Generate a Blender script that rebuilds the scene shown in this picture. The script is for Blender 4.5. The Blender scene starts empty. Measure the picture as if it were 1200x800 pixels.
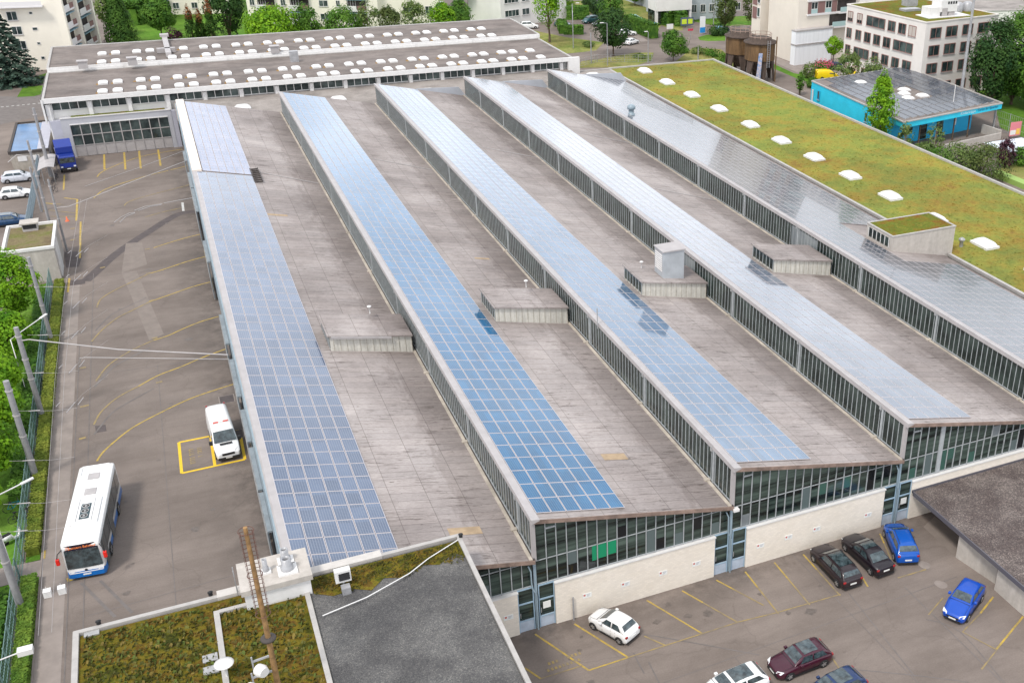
import bpy, math, random
from mathutils import Vector, Matrix
R = random.Random(7)
rad = math.radians
sc = bpy.context.scene
COL = sc.collection
# ---------------------------------------------------------------- camera (calibrated, metres)
YAW, PITCH, ROLL = 0.4555869933, 0.4785749662, 0.0191538185
CAM = Vector((-16.344836910, -54.759858581, 50.275324752))
FPX, CX, CY = 1246.67188654, 796.82328565, 420.26329656
fw = Vector((math.sin(YAW)*math.cos(PITCH), math.cos(YAW)*math.cos(PITCH), -math.sin(PITCH)))
r0 = Vector((math.cos(YAW), -math.sin(YAW), 0)); u0 = r0.cross(fw)
rt = math.cos(ROLL)*r0 + math.sin(ROLL)*u0; up = -math.sin(ROLL)*r0 + math.cos(ROLL)*u0
cd = bpy.data.cameras.new('camera'); cam = bpy.data.objects.new('camera', cd); COL.objects.link(cam)
cam.matrix_world = Matrix(((rt.x, up.x, -fw.x, CAM.x), (rt.y, up.y, -fw.y, CAM.y), (rt.z, up.z, -fw.z, CAM.z), (0, 0, 0, 1)))
cd.sensor_fit = 'HORIZONTAL'; cd.sensor_width = 36; cd.lens = FPX*36/1200
cd.shift_x = (600-CX)/1200; cd.shift_y = (CY-400)/1200
cd.clip_start = 0.5; cd.clip_end = 5000
sc.camera = cam
def P(x, y, z=0.0):
    """surveyed point: where the sight line of a photo pixel meets the level z"""
    d = fw + rt*((x-CX)/FPX) - up*((y-CY)/FPX)
    return CAM + d*((z-CAM.z)/d.z)
# ---------------------------------------------------------------- light and view
def setup_world():
    w = bpy.data.worlds.new('World'); sc.world = w; w.use_nodes = True
    nt = w.node_tree; nt.nodes.clear(); N = nt.nodes.new; L = nt.links.new
    out = N('ShaderNodeOutputWorld'); bg = N('ShaderNodeBackground'); L(bg.outputs[0], out.inputs[0])
    sky = N('ShaderNodeTexSky'); sky.sky_type = 'NISHITA'; sky.sun_disc = False
    sky.sun_elevation = rad(SUN_EL); sky.sun_rotation = rad(SUN_ROT); sky.air_density = 1.0; sky.dust_density = 2.0
    tc = N('ShaderNodeTexCoord'); mp = N('ShaderNodeMapping'); L(tc.outputs['Generated'], mp.inputs[0]); mp.inputs['Scale'].default_value = (1.0, 1.0, 3.0)
    mp.inputs['Location'].default_value = (0.35, 0.1, 0)
    n1 = N('ShaderNodeTexNoise'); n1.inputs['Scale'].default_value = 2.6; n1.inputs['Detail'].default_value = 7; n1.inputs['Roughness'].default_value = .55
    L(mp.outputs[0], n1.inputs['Vector'])
    cr = N('ShaderNodeValToRGB'); L(n1.outputs[0], cr.inputs[0])
    cr.color_ramp.elements[0].position = .30; cr.color_ramp.elements[0].color = (.25, .25, .25, 1)
    cr.color_ramp.elements[1].position = .46; cr.color_ramp.elements[1].color = (1, 1, 1, 1)
    n2 = N('ShaderNodeTexNoise'); n2.inputs['Scale'].default_value = 5.5; n2.inputs['Detail'].default_value = 5
    L(mp.outputs[0], n2.inputs['Vector'])
    cc = N('ShaderNodeValToRGB'); L(n2.outputs[0], cc.inputs[0])
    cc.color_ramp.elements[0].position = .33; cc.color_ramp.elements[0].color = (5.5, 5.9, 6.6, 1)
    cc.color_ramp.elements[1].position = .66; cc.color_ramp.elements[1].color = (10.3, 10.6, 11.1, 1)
    sx = N('ShaderNodeSeparateXYZ'); L(tc.outputs['Generated'], sx.inputs[0])   # bright low band added to the clouds, for panel reflections and wall light
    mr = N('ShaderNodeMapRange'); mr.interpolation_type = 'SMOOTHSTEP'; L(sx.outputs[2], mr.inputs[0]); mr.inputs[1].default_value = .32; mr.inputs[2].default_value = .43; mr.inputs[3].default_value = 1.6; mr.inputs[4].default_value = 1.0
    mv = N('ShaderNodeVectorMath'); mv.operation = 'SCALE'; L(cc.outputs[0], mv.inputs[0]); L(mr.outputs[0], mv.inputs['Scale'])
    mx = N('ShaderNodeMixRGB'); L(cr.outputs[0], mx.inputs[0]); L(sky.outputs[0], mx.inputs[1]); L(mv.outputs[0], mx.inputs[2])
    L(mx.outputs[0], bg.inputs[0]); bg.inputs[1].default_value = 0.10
    sl = bpy.data.lights.new('sun', 'SUN'); sl.energy = 1.85; sl.angle = rad(10); sl.color = (1, .95, .88)
    so = bpy.data.objects.new('sun', sl); COL.objects.link(so)
    el, az = rad(SUN_EL), rad(SUN_ROT)
    d = Vector((math.sin(az)*math.cos(el), math.cos(az)*math.cos(el), math.sin(el)))   # towards the sun
    so.rotation_euler = d.to_track_quat('Z', 'Y').to_euler(); so.location = (0, 0, 90)
SUN_EL, SUN_ROT = 56, 232
setup_world()
sc.view_settings.view_transform = 'Standard'; sc.view_settings.look = 'None'
sc.view_settings.exposure = 0.53; sc.view_settings.gamma = 1
# ---------------------------------------------------------------- materials
MATS = {}
def mat(name, col, rough=.7, var=.0, scale=1.0, metal=0.0, spec=.5, bump=0.0, bscale=None, detail=4, stretch=(1, 1, 1), col2=None, emis=0, coat=0):
    if name in MATS: return MATS[name]
    m = bpy.data.materials.new(name); m.use_nodes = True; nt = m.node_tree; b = nt.nodes['Principled BSDF']; N = nt.nodes.new; L = nt.links.new
    b.inputs['Roughness'].default_value = rough; b.inputs['Metallic'].default_value = metal; b.inputs['Specular IOR Level'].default_value = spec
    if coat: b.inputs['Coat Weight'].default_value = coat; b.inputs['Coat Roughness'].default_value = .03
    c = (*col, 1)
    if var or col2:
        tc = N('ShaderNodeTexCoord'); mp = N('ShaderNodeMapping'); L(tc.outputs['Object'], mp.inputs[0]); mp.inputs['Scale'].default_value = stretch
        n = N('ShaderNodeTexNoise'); n.inputs['Scale'].default_value = scale; n.inputs['Detail'].default_value = detail; n.inputs['Roughness'].default_value = .62
        L(mp.outputs[0], n.inputs['Vector'])
        cr = N('ShaderNodeValToRGB'); L(n.outputs[0], cr.inputs[0])
        a = col2 if col2 else tuple(x*(1-var) for x in col); d = col if col2 else tuple(min(1, x*(1+var)) for x in col)
        cr.color_ramp.elements[0].position = .34; cr.color_ramp.elements[0].color = (*a, 1)
        cr.color_ramp.elements[1].position = .66; cr.color_ramp.elements[1].color = (*d, 1)
        L(cr.outputs[0], b.inputs['Base Color'])
    else: b.inputs['Base Color'].default_value = c
    if bump:
        tc = N('ShaderNodeTexCoord'); n = N('ShaderNodeTexNoise'); n.inputs['Scale'].default_value = bscale or scale*4; n.inputs['Detail'].default_value = 3
        L(tc.outputs['Object'], n.inputs['Vector']); bp = N('ShaderNodeBump'); bp.inputs['Strength'].default_value = bump; bp.inputs['Distance'].default_value = .05
        L(n.outputs[0], bp.inputs['Height']); L(bp.outputs[0], b.inputs['Normal'])
    if emis: b.inputs['Emission Color'].default_value = c; b.inputs['Emission Strength'].default_value = emis
    MATS[name] = m; return m
def nodes_mat(name, rough=.8):
    m = bpy.data.materials.new(name); m.use_nodes = True; MATS[name] = m
    nt = m.node_tree; b = nt.nodes['Principled BSDF']; b.inputs['Roughness'].default_value = rough
    return m, nt, b, nt.nodes.new, nt.links.new
def ramp(N, L, src, p0, c0, p1, c1):
    cr = N('ShaderNodeValToRGB'); L(src, cr.inputs[0]); e = cr.color_ramp.elements
    e[0].position = p0; e[0].color = (*c0, 1); e[1].position = p1; e[1].color = (*c1, 1); return cr.outputs[0]
def noise(N, L, vec, scale, detail=4, rough=.6, st=(1, 1, 1), loc=(0, 0, 0)):
    mp = N('ShaderNodeMapping'); L(vec, mp.inputs[0]); mp.inputs['Scale'].default_value = st; mp.inputs['Location'].default_value = loc
    n = N('ShaderNodeTexNoise'); n.inputs['Scale'].default_value = scale; n.inputs['Detail'].default_value = detail; n.inputs['Roughness'].default_value = rough
    L(mp.outputs[0], n.inputs['Vector']); return n.outputs[0]
def mix(N, L, f, a, b, mode='MIX'):
    m = N('ShaderNodeMixRGB'); m.blend_type = mode
    for i, s in ((0, f), (1, a), (2, b)):
        if hasattr(s, 'default_value') and not isinstance(s, (int, float)): L(s, m.inputs[i])
        elif i == 0: m.inputs[0].default_value = s
        else: m.inputs[i].default_value = (*s, 1)
    return m.outputs[0]
def pos(N): return N('ShaderNodeNewGeometry').outputs['Position']

def make_asphalt():
    m, nt, b, N, L = nodes_mat('asphalt', .85); p = pos(N)
    big = ramp(N, L, noise(N, L, p, .09, 5, .65), .3, (.148, .120, .104), .7, (.245, .203, .178))
    strk = ramp(N, L, noise(N, L, p, .42, 6, .75, (.16, 1, 1)), .40, (.72, .71, .70), .6, (1, 1, 1))
    c = mix(N, L, .55, big, strk, 'MULTIPLY')
    fine = ramp(N, L, noise(N, L, p, 9, 3, .7), .3, (.86, .86, .86), .7, (1.12, 1.12, 1.12)); c = mix(N, L, .8, c, fine, 'MULTIPLY')
    stn = ramp(N, L, noise(N, L, p, .33, 6, .7, (1, 1, 1), (40, 3, 0)), .25, (.5, .48, .47), .37, (1, 1, 1)); c = mix(N, L, .6, c, stn, 'MULTIPLY')
    v = N('ShaderNodeTexVoronoi'); v.feature = 'DISTANCE_TO_EDGE'; v.inputs['Scale'].default_value = .11
    wn = N('ShaderNodeTexNoise'); wn.inputs['Scale'].default_value = .6; L(p, wn.inputs['Vector'])
    ad = N('ShaderNodeVectorMath'); ad.operation = 'MULTIPLY_ADD'; L(wn.outputs['Color'], ad.inputs[0]); ad.inputs[1].default_value = (2.2, 2.2, 0); L(p, ad.inputs[2]); L(ad.outputs[0], v.inputs['Vector'])
    crk = ramp(N, L, v.outputs['Distance'], .0, (.55, .55, .55), .009, (1, 1, 1)); c = mix(N, L, .28, c, crk, 'MULTIPLY')
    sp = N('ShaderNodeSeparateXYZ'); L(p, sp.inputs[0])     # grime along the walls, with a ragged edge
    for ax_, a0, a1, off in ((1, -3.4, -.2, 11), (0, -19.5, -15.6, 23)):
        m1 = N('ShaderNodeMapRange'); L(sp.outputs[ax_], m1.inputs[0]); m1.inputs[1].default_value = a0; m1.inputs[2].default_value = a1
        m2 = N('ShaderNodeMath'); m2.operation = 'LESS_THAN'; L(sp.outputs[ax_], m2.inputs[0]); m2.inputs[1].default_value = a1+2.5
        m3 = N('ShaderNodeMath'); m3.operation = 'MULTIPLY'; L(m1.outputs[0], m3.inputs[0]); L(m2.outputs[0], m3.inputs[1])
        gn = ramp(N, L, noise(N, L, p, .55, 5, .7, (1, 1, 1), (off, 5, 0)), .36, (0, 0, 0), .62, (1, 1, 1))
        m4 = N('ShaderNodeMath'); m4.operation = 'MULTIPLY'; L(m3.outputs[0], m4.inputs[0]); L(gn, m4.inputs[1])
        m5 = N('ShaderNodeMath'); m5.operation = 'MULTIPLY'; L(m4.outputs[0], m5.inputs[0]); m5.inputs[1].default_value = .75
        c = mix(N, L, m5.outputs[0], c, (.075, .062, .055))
    L(c, b.inputs['Base Color']); rr = N('ShaderNodeMath'); b.inputs['Specular IOR Level'].default_value = .35
    return m
def make_roof():
    m, nt, b, N, L = nodes_mat('fibre_cement_roof', .88); p = pos(N)
    big = ramp(N, L, noise(N, L, p, .12, 5, .6), .3, (.262, .230, .218), .7, (.420, .380, .365))
    br = N('ShaderNodeTexBrick'); L(p, br.inputs['Vector']); br.inputs['Scale'].default_value = 1
    br.inputs['Brick Width'].default_value = 2.48; br.inputs['Row Height'].default_value = .98; br.inputs['Mortar Size'].default_value = .03; br.inputs['Mortar Smooth'].default_value = .4
    br.offset = 0; br.inputs['Color1'].default_value = (.9, .9, .9, 1); br.inputs['Color2'].default_value = (1.07, 1.06, 1.05, 1); br.inputs['Mortar'].default_value = (.52, .50, .49, 1)
    c = mix(N, L, .85, big, br.outputs[0], 'MULTIPLY')
    ln = ramp(N, L, noise(N, L, p, 1.0, 5, .75, (.55, 4.2, 1)), .37, (.34, .31, .29), .46, (1, 1, 1))
    mask = ramp(N, L, noise(N, L, p, .28, 4, .6, (1, 1, 1), (9, 2, 0)), .36, (0, 0, 0), .58, (1, 1, 1))
    ln2 = mix(N, L, mask, (1, 1, 1), ln); c = mix(N, L, .85, c, ln2, 'MULTIPLY')
    big2 = ramp(N, L, noise(N, L, p, .045, 6, .7, (1, 1, 1), (2, 8, 0)), .38, (.78, .76, .75), .56, (1.06, 1.06, 1.06)); c = mix(N, L, 1, c, big2, 'MULTIPLY')
    sp = N('ShaderNodeSeparateXYZ'); L(p, sp.inputs[0]); dv = N('ShaderNodeMath'); dv.operation = 'DIVIDE'; L(sp.outputs[0], dv.inputs[0]); dv.inputs[1].default_value = 14.85
    fr = N('ShaderNodeMath'); fr.operation = 'FRACT'; L(dv.outputs[0], fr.inputs[0])      # silt that collects by the valley gutter
    nz = noise(N, L, p, .8, 5, .7, (2, .5, 1)); ad = N('ShaderNodeMath'); ad.operation = 'MULTIPLY_ADD'; L(nz, ad.inputs[0]); ad.inputs[1].default_value = .35; L(fr.outputs[0], ad.inputs[2])
    silt = ramp(N, L, ad.outputs[0], .94, (1, 1, 1), 1.18, (.78, .76, .75)); c = mix(N, L, 1, c, silt, 'MULTIPLY')
    fine = ramp(N, L, noise(N, L, p, 6, 4, .75, (.5, 2, 1)), .3, (.74, .73, .73), .7, (1.2, 1.2, 1.2)); c = mix(N, L, .8, c, fine, 'MULTIPLY')
    spt = ramp(N, L, noise(N, L, p, 2.3, 3, .6, (1, 1.4, 1), (3, 30, 0)), .27, (.35, .33, .30), .33, (1, 1, 1)); c = mix(N, L, .8, c, spt, 'MULTIPLY')
    L(c, b.inputs['Base Color'])
    w = N('ShaderNodeTexWave'); w.bands_direction = 'Y'; w.inputs['Scale'].default_value = 1.76; L(p, w.inputs['Vector'])
    bp = N('ShaderNodeBump'); bp.inputs['Strength'].default_value = .35; bp.inputs['Distance'].default_value = .03; L(w.outputs['Fac'], bp.inputs['Height']); L(bp.outputs[0], b.inputs['Normal'])
    return m
def make_flatroof(name, c0, c1, sc_=.3, blot=.35):
    m, nt, b, N, L = nodes_mat(name, .9); p = pos(N)
    c = ramp(N, L, noise(N, L, p, sc_, 6, .68), .3, c0, .7, c1)
    s = ramp(N, L, noise(N, L, p, .15, 5, .7, (1, 2, 1), (5, 7, 0)), .36, (1-blot,)*3, .55, (1, 1, 1)); c = mix(N, L, 1, c, s, 'MULTIPLY')
    f = ramp(N, L, noise(N, L, p, 5, 4, .7), .3, (.85, .85, .85), .7, (1.12, 1.12, 1.12)); c = mix(N, L, .9, c, f, 'MULTIPLY')
    L(c, b.inputs['Base Color']); return m
def make_gravel(name, cols, dark=(.5, .5, .5), s=5.5):
    m, nt, b, N, L = nodes_mat(name, .95); p = pos(N)
    v = N('ShaderNodeTexVoronoi'); v.inputs['Scale'].default_value = s; L(p, v.inputs['Vector'])
    sep = N('ShaderNodeSeparateColor'); L(v.outputs['Color'], sep.inputs[0])
    cr = N('ShaderNodeValToRGB'); L(sep.outputs[0], cr.inputs[0]); e = cr.color_ramp.elements
    e[0].position = 0; e[0].color = (*cols[0], 1); e[1].position = 1; e[1].color = (*cols[-1], 1)
    for i, cc in enumerate(cols[1:-1]):
        x = e.new((i+1)/(len(cols)-1)); x.color = (*cc, 1)
    blot = ramp(N, L, noise(N, L, p, .32, 6, .62), .42, dark, .62, (1, 1, 1)); c = mix(N, L, 1, cr.outputs[0], blot, 'MULTIPLY')
    L(c, b.inputs['Base Color'])
    bp = N('ShaderNodeBump'); bp.inputs['Strength'].default_value = .5; bp.inputs['Distance'].default_value = .05; L(v.outputs['Distance'], bp.inputs['Height']); L(bp.outputs[0], b.inputs['Normal'])
    return m
def make_veg(name, cols, s1=.35, s2=3.0, bump=.6, p0=.34, p1=.68):
    m, nt, b, N, L = nodes_mat(name, .95); p = pos(N); b.inputs['Specular IOR Level'].default_value = .1
    n1 = noise(N, L, p, s1, 6, .7)
    cr = N('ShaderNodeValToRGB'); L(n1, cr.inputs[0]); e = cr.color_ramp.elements
    e[0].position = p0; e[0].color = (*cols[0], 1); e[1].position = p1; e[1].color = (*cols[-1], 1)
    for i, cc in enumerate(cols[1:-1]):
        x = e.new(p0+(p1-p0)*(i+1)/(len(cols)-1)); x.color = (*cc, 1)
    f = ramp(N, L, noise(N, L, p, s2, 5, .8), .32, (.6, .62, .6), .68, (1.25, 1.25, 1.2)); c = mix(N, L, .85, cr.outputs[0], f, 'MULTIPLY')
    pt = ramp(N, L, noise(N, L, p, .07, 6, .7, (1, 1, 1), (3, 1, 0)), .40, (.84, .77, .78), .56, (1.05, 1.08, 1.0)); c = mix(N, L, .9, c, pt, 'MULTIPLY')
    L(c, b.inputs['Base Color'])
    if bump:
        bp = N('ShaderNodeBump'); bp.inputs['Strength'].default_value = bump; bp.inputs['Distance'].default_value = .12; L(noise(N, L, p, s2*1.6, 3), bp.inputs['Height']); L(bp.outputs[0], b.inputs['Normal'])
    return m
def make_leaf(name, c0, c1, s=.8, tr=.25):
    m, nt, b, N, L = nodes_mat(name, .75); p = pos(N); b.inputs['Specular IOR Level'].default_value = .2
    c = ramp(N, L, noise(N, L, p, s, 4, .6), .35, c0, .66, c1)
    f = ramp(N, L, noise(N, L, p, 5, 3, .7), .3, (.55, .6, .55), .7, (1.4, 1.35, 1.2)); c = mix(N, L, .8, c, f, 'MULTIPLY')
    L(c, b.inputs['Base Color'])
    t = N('ShaderNodeBsdfTranslucent'); L(c, t.inputs[0]); ms = N('ShaderNodeMixShader'); ms.inputs[0].default_value = tr
    L(b.outputs[0], ms.inputs[1]); L(t.outputs[0], ms.inputs[2]); L(ms.outputs[0], nt.nodes['Material Output'].inputs[0])
    return m
def make_cells(name, c0, c1, line, nx=6, ny=10, lw=.07, rough=.1, rv=(.62, 1.2)):
    m, nt, b, N, L = nodes_mat(name, rough); p = pos(N); b.inputs['IOR'].default_value = 1.5
    uv = N('ShaderNodeUVMap'); sx = N('ShaderNodeSeparateXYZ'); L(uv.outputs[0], sx.inputs[0])
    def grid(o, n, w):
        a = N('ShaderNodeMath'); a.operation = 'MULTIPLY'; L(o, a.inputs[0]); a.inputs[1].default_value = n
        f = N('ShaderNodeMath'); f.operation = 'FRACT'; L(a.outputs[0], f.inputs[0])
        g = N('ShaderNodeMath'); g.operation = 'SUBTRACT'; L(f.outputs[0], g.inputs[0]); g.inputs[1].default_value = .5
        h = N('ShaderNodeMath'); h.operation = 'ABSOLUTE'; L(g.outputs[0], h.inputs[0])
        k = N('ShaderNodeMath'); k.operation = 'GREATER_THAN'; L(h.outputs[0], k.inputs[0]); k.inputs[1].default_value = .5-w; return k.outputs[0]
    gx = grid(sx.outputs[0], nx, lw); gy = grid(sx.outputs[1], ny, lw*.5)
    mxn = N('ShaderNodeMath'); mxn.operation = 'MAXIMUM'; L(gx, mxn.inputs[0]); L(gy, mxn.inputs[1])
    c = ramp(N, L, noise(N, L, p, .45, 4, .7), .3, c0, .7, c1)
    wn = N('ShaderNodeTexWhiteNoise'); wn.noise_dimensions = '3D'
    sn = N('ShaderNodeVectorMath'); sn.operation = 'SNAP'; L(p, sn.inputs[0]); sn.inputs[1].default_value = (1.05, 1.813, 50); L(sn.outputs[0], wn.inputs[0])
    v = ramp(N, L, wn.outputs[0], 0, (rv[0],)*3, 1, (rv[1],)*3); c = mix(N, L, .55, c, v, 'MULTIPLY')
    c = mix(N, L, mxn.outputs[0], c, line); L(c, b.inputs['Base Color'])
    b.inputs['Coat Weight'].default_value = .3; b.inputs['Coat Roughness'].default_value = .02
    return m
def make_bricks(name, c, w=.5, h=.2, mortar=.8):
    m, nt, b, N, L = nodes_mat(name, .9)
    tc = N('ShaderNodeTexCoord'); sp = N('ShaderNodeSeparateXYZ'); L(tc.outputs['Object'], sp.inputs[0]); cb = N('ShaderNodeCombineXYZ')
    ad = N('ShaderNodeMath'); L(sp.outputs[0], ad.inputs[0]); L(sp.outputs[1], ad.inputs[1]); L(ad.outputs[0], cb.inputs[0]); L(sp.outputs[2], cb.inputs[1])
    br = N('ShaderNodeTexBrick'); L(cb.outputs[0], br.inputs['Vector']); br.inputs['Scale'].default_value = 1; br.inputs['Brick Width'].default_value = w; br.inputs['Row Height'].default_value = h
    br.inputs['Mortar Size'].default_value = .018; br.inputs['Color1'].default_value = (*[x*.94 for x in c], 1); br.inputs['Color2'].default_value = (*[x*1.05 for x in c], 1); br.inputs['Mortar'].default_value = (*[x*mortar for x in c], 1)
    st = ramp(N, L, noise(N, L, tc.outputs['Object'], .7, 5, .65, (1, 1, 2)), .3, (.94, .93, .91), .65, (1, 1, 1)); L(mix(N, L, 1, br.outputs[0], st, 'MULTIPLY'), b.inputs['Base Color'])
    return m
def make_streaky(name, c, amt=.35, s=1.5):
    m, nt, b, N, L = nodes_mat(name, .85); tc = N('ShaderNodeTexCoord').outputs['Object']
    a = ramp(N, L, noise(N, L, tc, s, 6, .7, (1.6, 1.6, .22)), .35, tuple(x*(1-amt) for x in c), .65, c)
    f = ramp(N, L, noise(N, L, tc, s*3, 4, .7), .3, (.86, .85, .83), .7, (1.06, 1.06, 1.06)); L(mix(N, L, .9, a, f, 'MULTIPLY'), b.inputs['Base Color']); return m
def make_glass(name, c0, c1, s=.35, rough=.06, st=(1, 1, 1)):
    m, nt, b, N, L = nodes_mat(name, rough); p = pos(N); b.inputs['IOR'].default_value = 1.5
    L(ramp(N, L, noise(N, L, p, s, 4, .6, st), .4, c0, .66, c1), b.inputs['Base Color']); return m

ASPH = make_asphalt(); ROOF = make_roof()
FLAT = make_flatroof('bitumen_roof', (.145, .118, .105), (.23, .195, .176))
LINKR = make_flatroof('link_roof_felt', (.25, .22, .20), (.35, .315, .29))
GRAV = make_gravel('dark_gravel', [(.07, .069, .069), (.11, .107, .104), (.145, .138, .13), (.09, .088, .09), (.22, .21, .19)], (.58, .58, .60), 19)
GRAV2 = make_gravel('brown_gravel', [(.07, .057, .054), (.125, .103, .095), (.18, .15, .135), (.10, .082, .078), (.30, .25, .22)], (.58, .54, .55), 13)
SED = make_veg('sedum_yellow_green', [(.19, .11, .04), (.27, .21, .045), (.225, .225, .05), (.17, .21, .05), (.32, .285, .06)], .24, 3.4, .35, .27, .74)
SEDD = make_veg('sedum_moss_dark', [(.04, .045, .010), (.085, .085, .012), (.165, .13, .018), (.11, .06, .015), (.14, .135, .03)], .9, 3.2, .8)
MOSSB = make_veg('moss_brown', [(.14, .10, .07), (.19, .15, .09), (.13, .14, .04)], .35, 3, .5)
GRASS = make_veg('grass', [(.07, .15, .02), (.10, .21, .025), (.14, .22, .04)], .12, 1.3, .4)
MEADOW = make_veg('meadow', [(.10, .15, .03), (.19, .21, .06), (.28, .26, .10), (.12, .17, .04)], .10, .9, .6)
BRICK = make_bricks('white_painted_brick', (.75, .685, .60), .3, .15, .95); CREAM = mat('cream_render', (.80, .75, .65), .9, .05, .15)
CREAM2 = mat('warm_white_render', (.70, .64, .56), .9, .05, .2); WHITEW = mat('white_render', (.72, .70, .67), .9, .05, .3)
OFFICE = mat('pale_stone_render', (.68, .64, .60), .9, .05, .3)
CONC = make_streaky('concrete', (.50, .46, .42), .18, .8); CONCD = make_streaky('weathered_concrete', (.42, .38, .33), .3, .8)
CORR = make_streaky('pale_fibre_sheet', (.66, .64, .58), .28, 2.2)
WHITEP = mat('white_paint', (.68, .665, .65), .5, .05, 2); POLE = mat('pole_grey', (.27, .265, .27), .6, .12, 2); LGREY = mat('light_grey_metal', (.38, .355, .35), .5, .08, 1)
MGREY = mat('grey_metal', (.33, .33, .33), .5, .1, 3); GALV = mat('galvanised_steel', (.36, .36, .37), .42, .15, 2, metal=.25)
BLUEGREY = mat('blue_grey_steel', (.27, .35, .40), .45, .08, 1.5); BLUEFR = mat('pale_blue_frame', (.30, .42, .52), .5)
RUST = make_streaky('rust_brown', (.20, .115, .05), .6, .9); RUSTD = make_streaky('rust_dark', (.10, .07, .055), .5, 1.0)
RUSTL = mat('rusty_mast_tube', (.25, .145, .06), .85, .35, 2.5); RUSTE = mat('rusty_edge', (.22, .155, .125), .85, .4, .8, stretch=(1, .3, 1))
DARK = mat('dark_rubber', (.018, .018, .02), .7); BLACKP = mat('black_plastic', (.02, .02, .022), .45)
MULL = mat('mullion_grey', (.36, .38, .39), .5, .12, 2); GUTTER = mat('gutter_pale', (.42, .37, .31), .8, .25, .7); GUTD = mat('gutter_dark', (.06, .05, .045), .8)
GL_FAC = make_glass('facade_glass', (.004, .008, .008), (.085, .12, .10), .6, .05, (.13, 1, 2.8))  # pale stretched bands in the colour imitate reflections and the interior
GL_RIDGE = make_glass('ridge_glass', (.012, .020, .018), (.05, .07, .062), .5, .1)
GL_RIDGEP = make_glass('ridge_glass_pale', (.16, .18, .19), (.25, .27, .27), .4, .3)
GL_WIN = make_glass('window_glass', (.02, .03, .032), (.09, .12, .115), .4, .06)
GL_CAR = mat('car_glass', (.07, .10, .11), .03, spec=.7, coat=.6, col2=(.006, .012, .014), scale=2.6, detail=5)  # lighter blotches in the colour imitate sky reflection and the interior
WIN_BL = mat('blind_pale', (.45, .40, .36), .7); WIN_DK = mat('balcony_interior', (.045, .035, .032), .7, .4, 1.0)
YEL = mat('road_yellow', (.52, .35, .05), .75, 0, 2.2, col2=(.28, .21, .08)); YELV = mat('road_yellow_fresh', (.72, .47, .02), .7, .08, 2); YELF = mat('road_yellow_worn', (.33, .24, .09), .8, 0, 1.6, col2=(.20, .16, .11))
WLINE = mat('road_white', (.50, .49, .47), .8, .2, 2); PATCHD = mat('dark_tar_patch', (.085, .068, .066), .8, .18, 1.2)
PATCHL = mat('light_asphalt_patch', (.205, .170, .148), .85, .1, 1.0); FAINT = mat('faint_tyre_mark', (.15, .132, .124), .85, .15, 1)
SLAB = mat('path_concrete', (.25, .212, .19), .9, .13, .7); TURQ = mat('turquoise_render', (.02, .53, .72), .7, .07, .5)
TURQD = mat('turquoise_wall', (.008, .38, .66), .7, .06, .5); DOME = mat('acrylic_dome', (.80, .79, .78), .25, spec=.6)
KERBP = mat('parapet_metal', (.38, .36, .34), .5, .1, 1.5); FENCE = mat('fence_green', (.13, .21, .20), .6); FENCEB = mat('fence_bluegrey', (.22, .28, .32), .6)
PLATE = mat('number_plate', (.75, .75, .72), .5); TAILR = mat('tail_lamp_red', (.30, .008, .01), .2, coat=.5); HEADL = mat('head_lamp', (.75, .76, .78), .1, coat=.5)
ALLOY = mat('alloy_rim', (.5, .5, .51), .3, metal=.7); BROWNP = mat('cedar_panel', (.36, .19, .07), .7); MAUVE = mat('mauve_panel', (.22, .12, .11), .8)
BALC = mat('balcony_white', (.70, .68, .68), .7); BALGL = mat('balcony_glass_panel', (.38, .52, .52), .3); WRAP = mat('white_sheeting', (.80, .81, .84), .6, .05, .6, stretch=(3, 3, .2))
GREENC = mat('green_curtain', (.0, .23, .10), .7); TARP = mat('wet_roof_membrane', (.10, .22, .42), .12, .22, .3); LILAC = mat('lilac_roof_sheet', (.42, .42, .48), .5, .06, .6)
BARK = mat('bark', (.11, .075, .05), .95, .3, 4); BIRCHB = mat('pale_bark', (.45, .42, .36), .9, .2, 4)
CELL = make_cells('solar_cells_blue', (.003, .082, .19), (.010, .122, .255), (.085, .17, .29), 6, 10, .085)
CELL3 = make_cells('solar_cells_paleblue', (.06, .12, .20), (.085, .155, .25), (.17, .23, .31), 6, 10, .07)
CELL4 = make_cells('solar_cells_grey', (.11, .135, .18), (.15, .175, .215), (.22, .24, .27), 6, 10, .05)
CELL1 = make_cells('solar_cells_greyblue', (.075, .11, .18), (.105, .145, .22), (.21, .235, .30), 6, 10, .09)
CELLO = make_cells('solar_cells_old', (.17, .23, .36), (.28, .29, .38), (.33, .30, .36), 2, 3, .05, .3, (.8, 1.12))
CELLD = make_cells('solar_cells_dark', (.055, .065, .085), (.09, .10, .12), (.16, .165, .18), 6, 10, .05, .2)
PFRAME = mat('panel_frame', (.56, .52, .53), .4, metal=.2)
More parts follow.
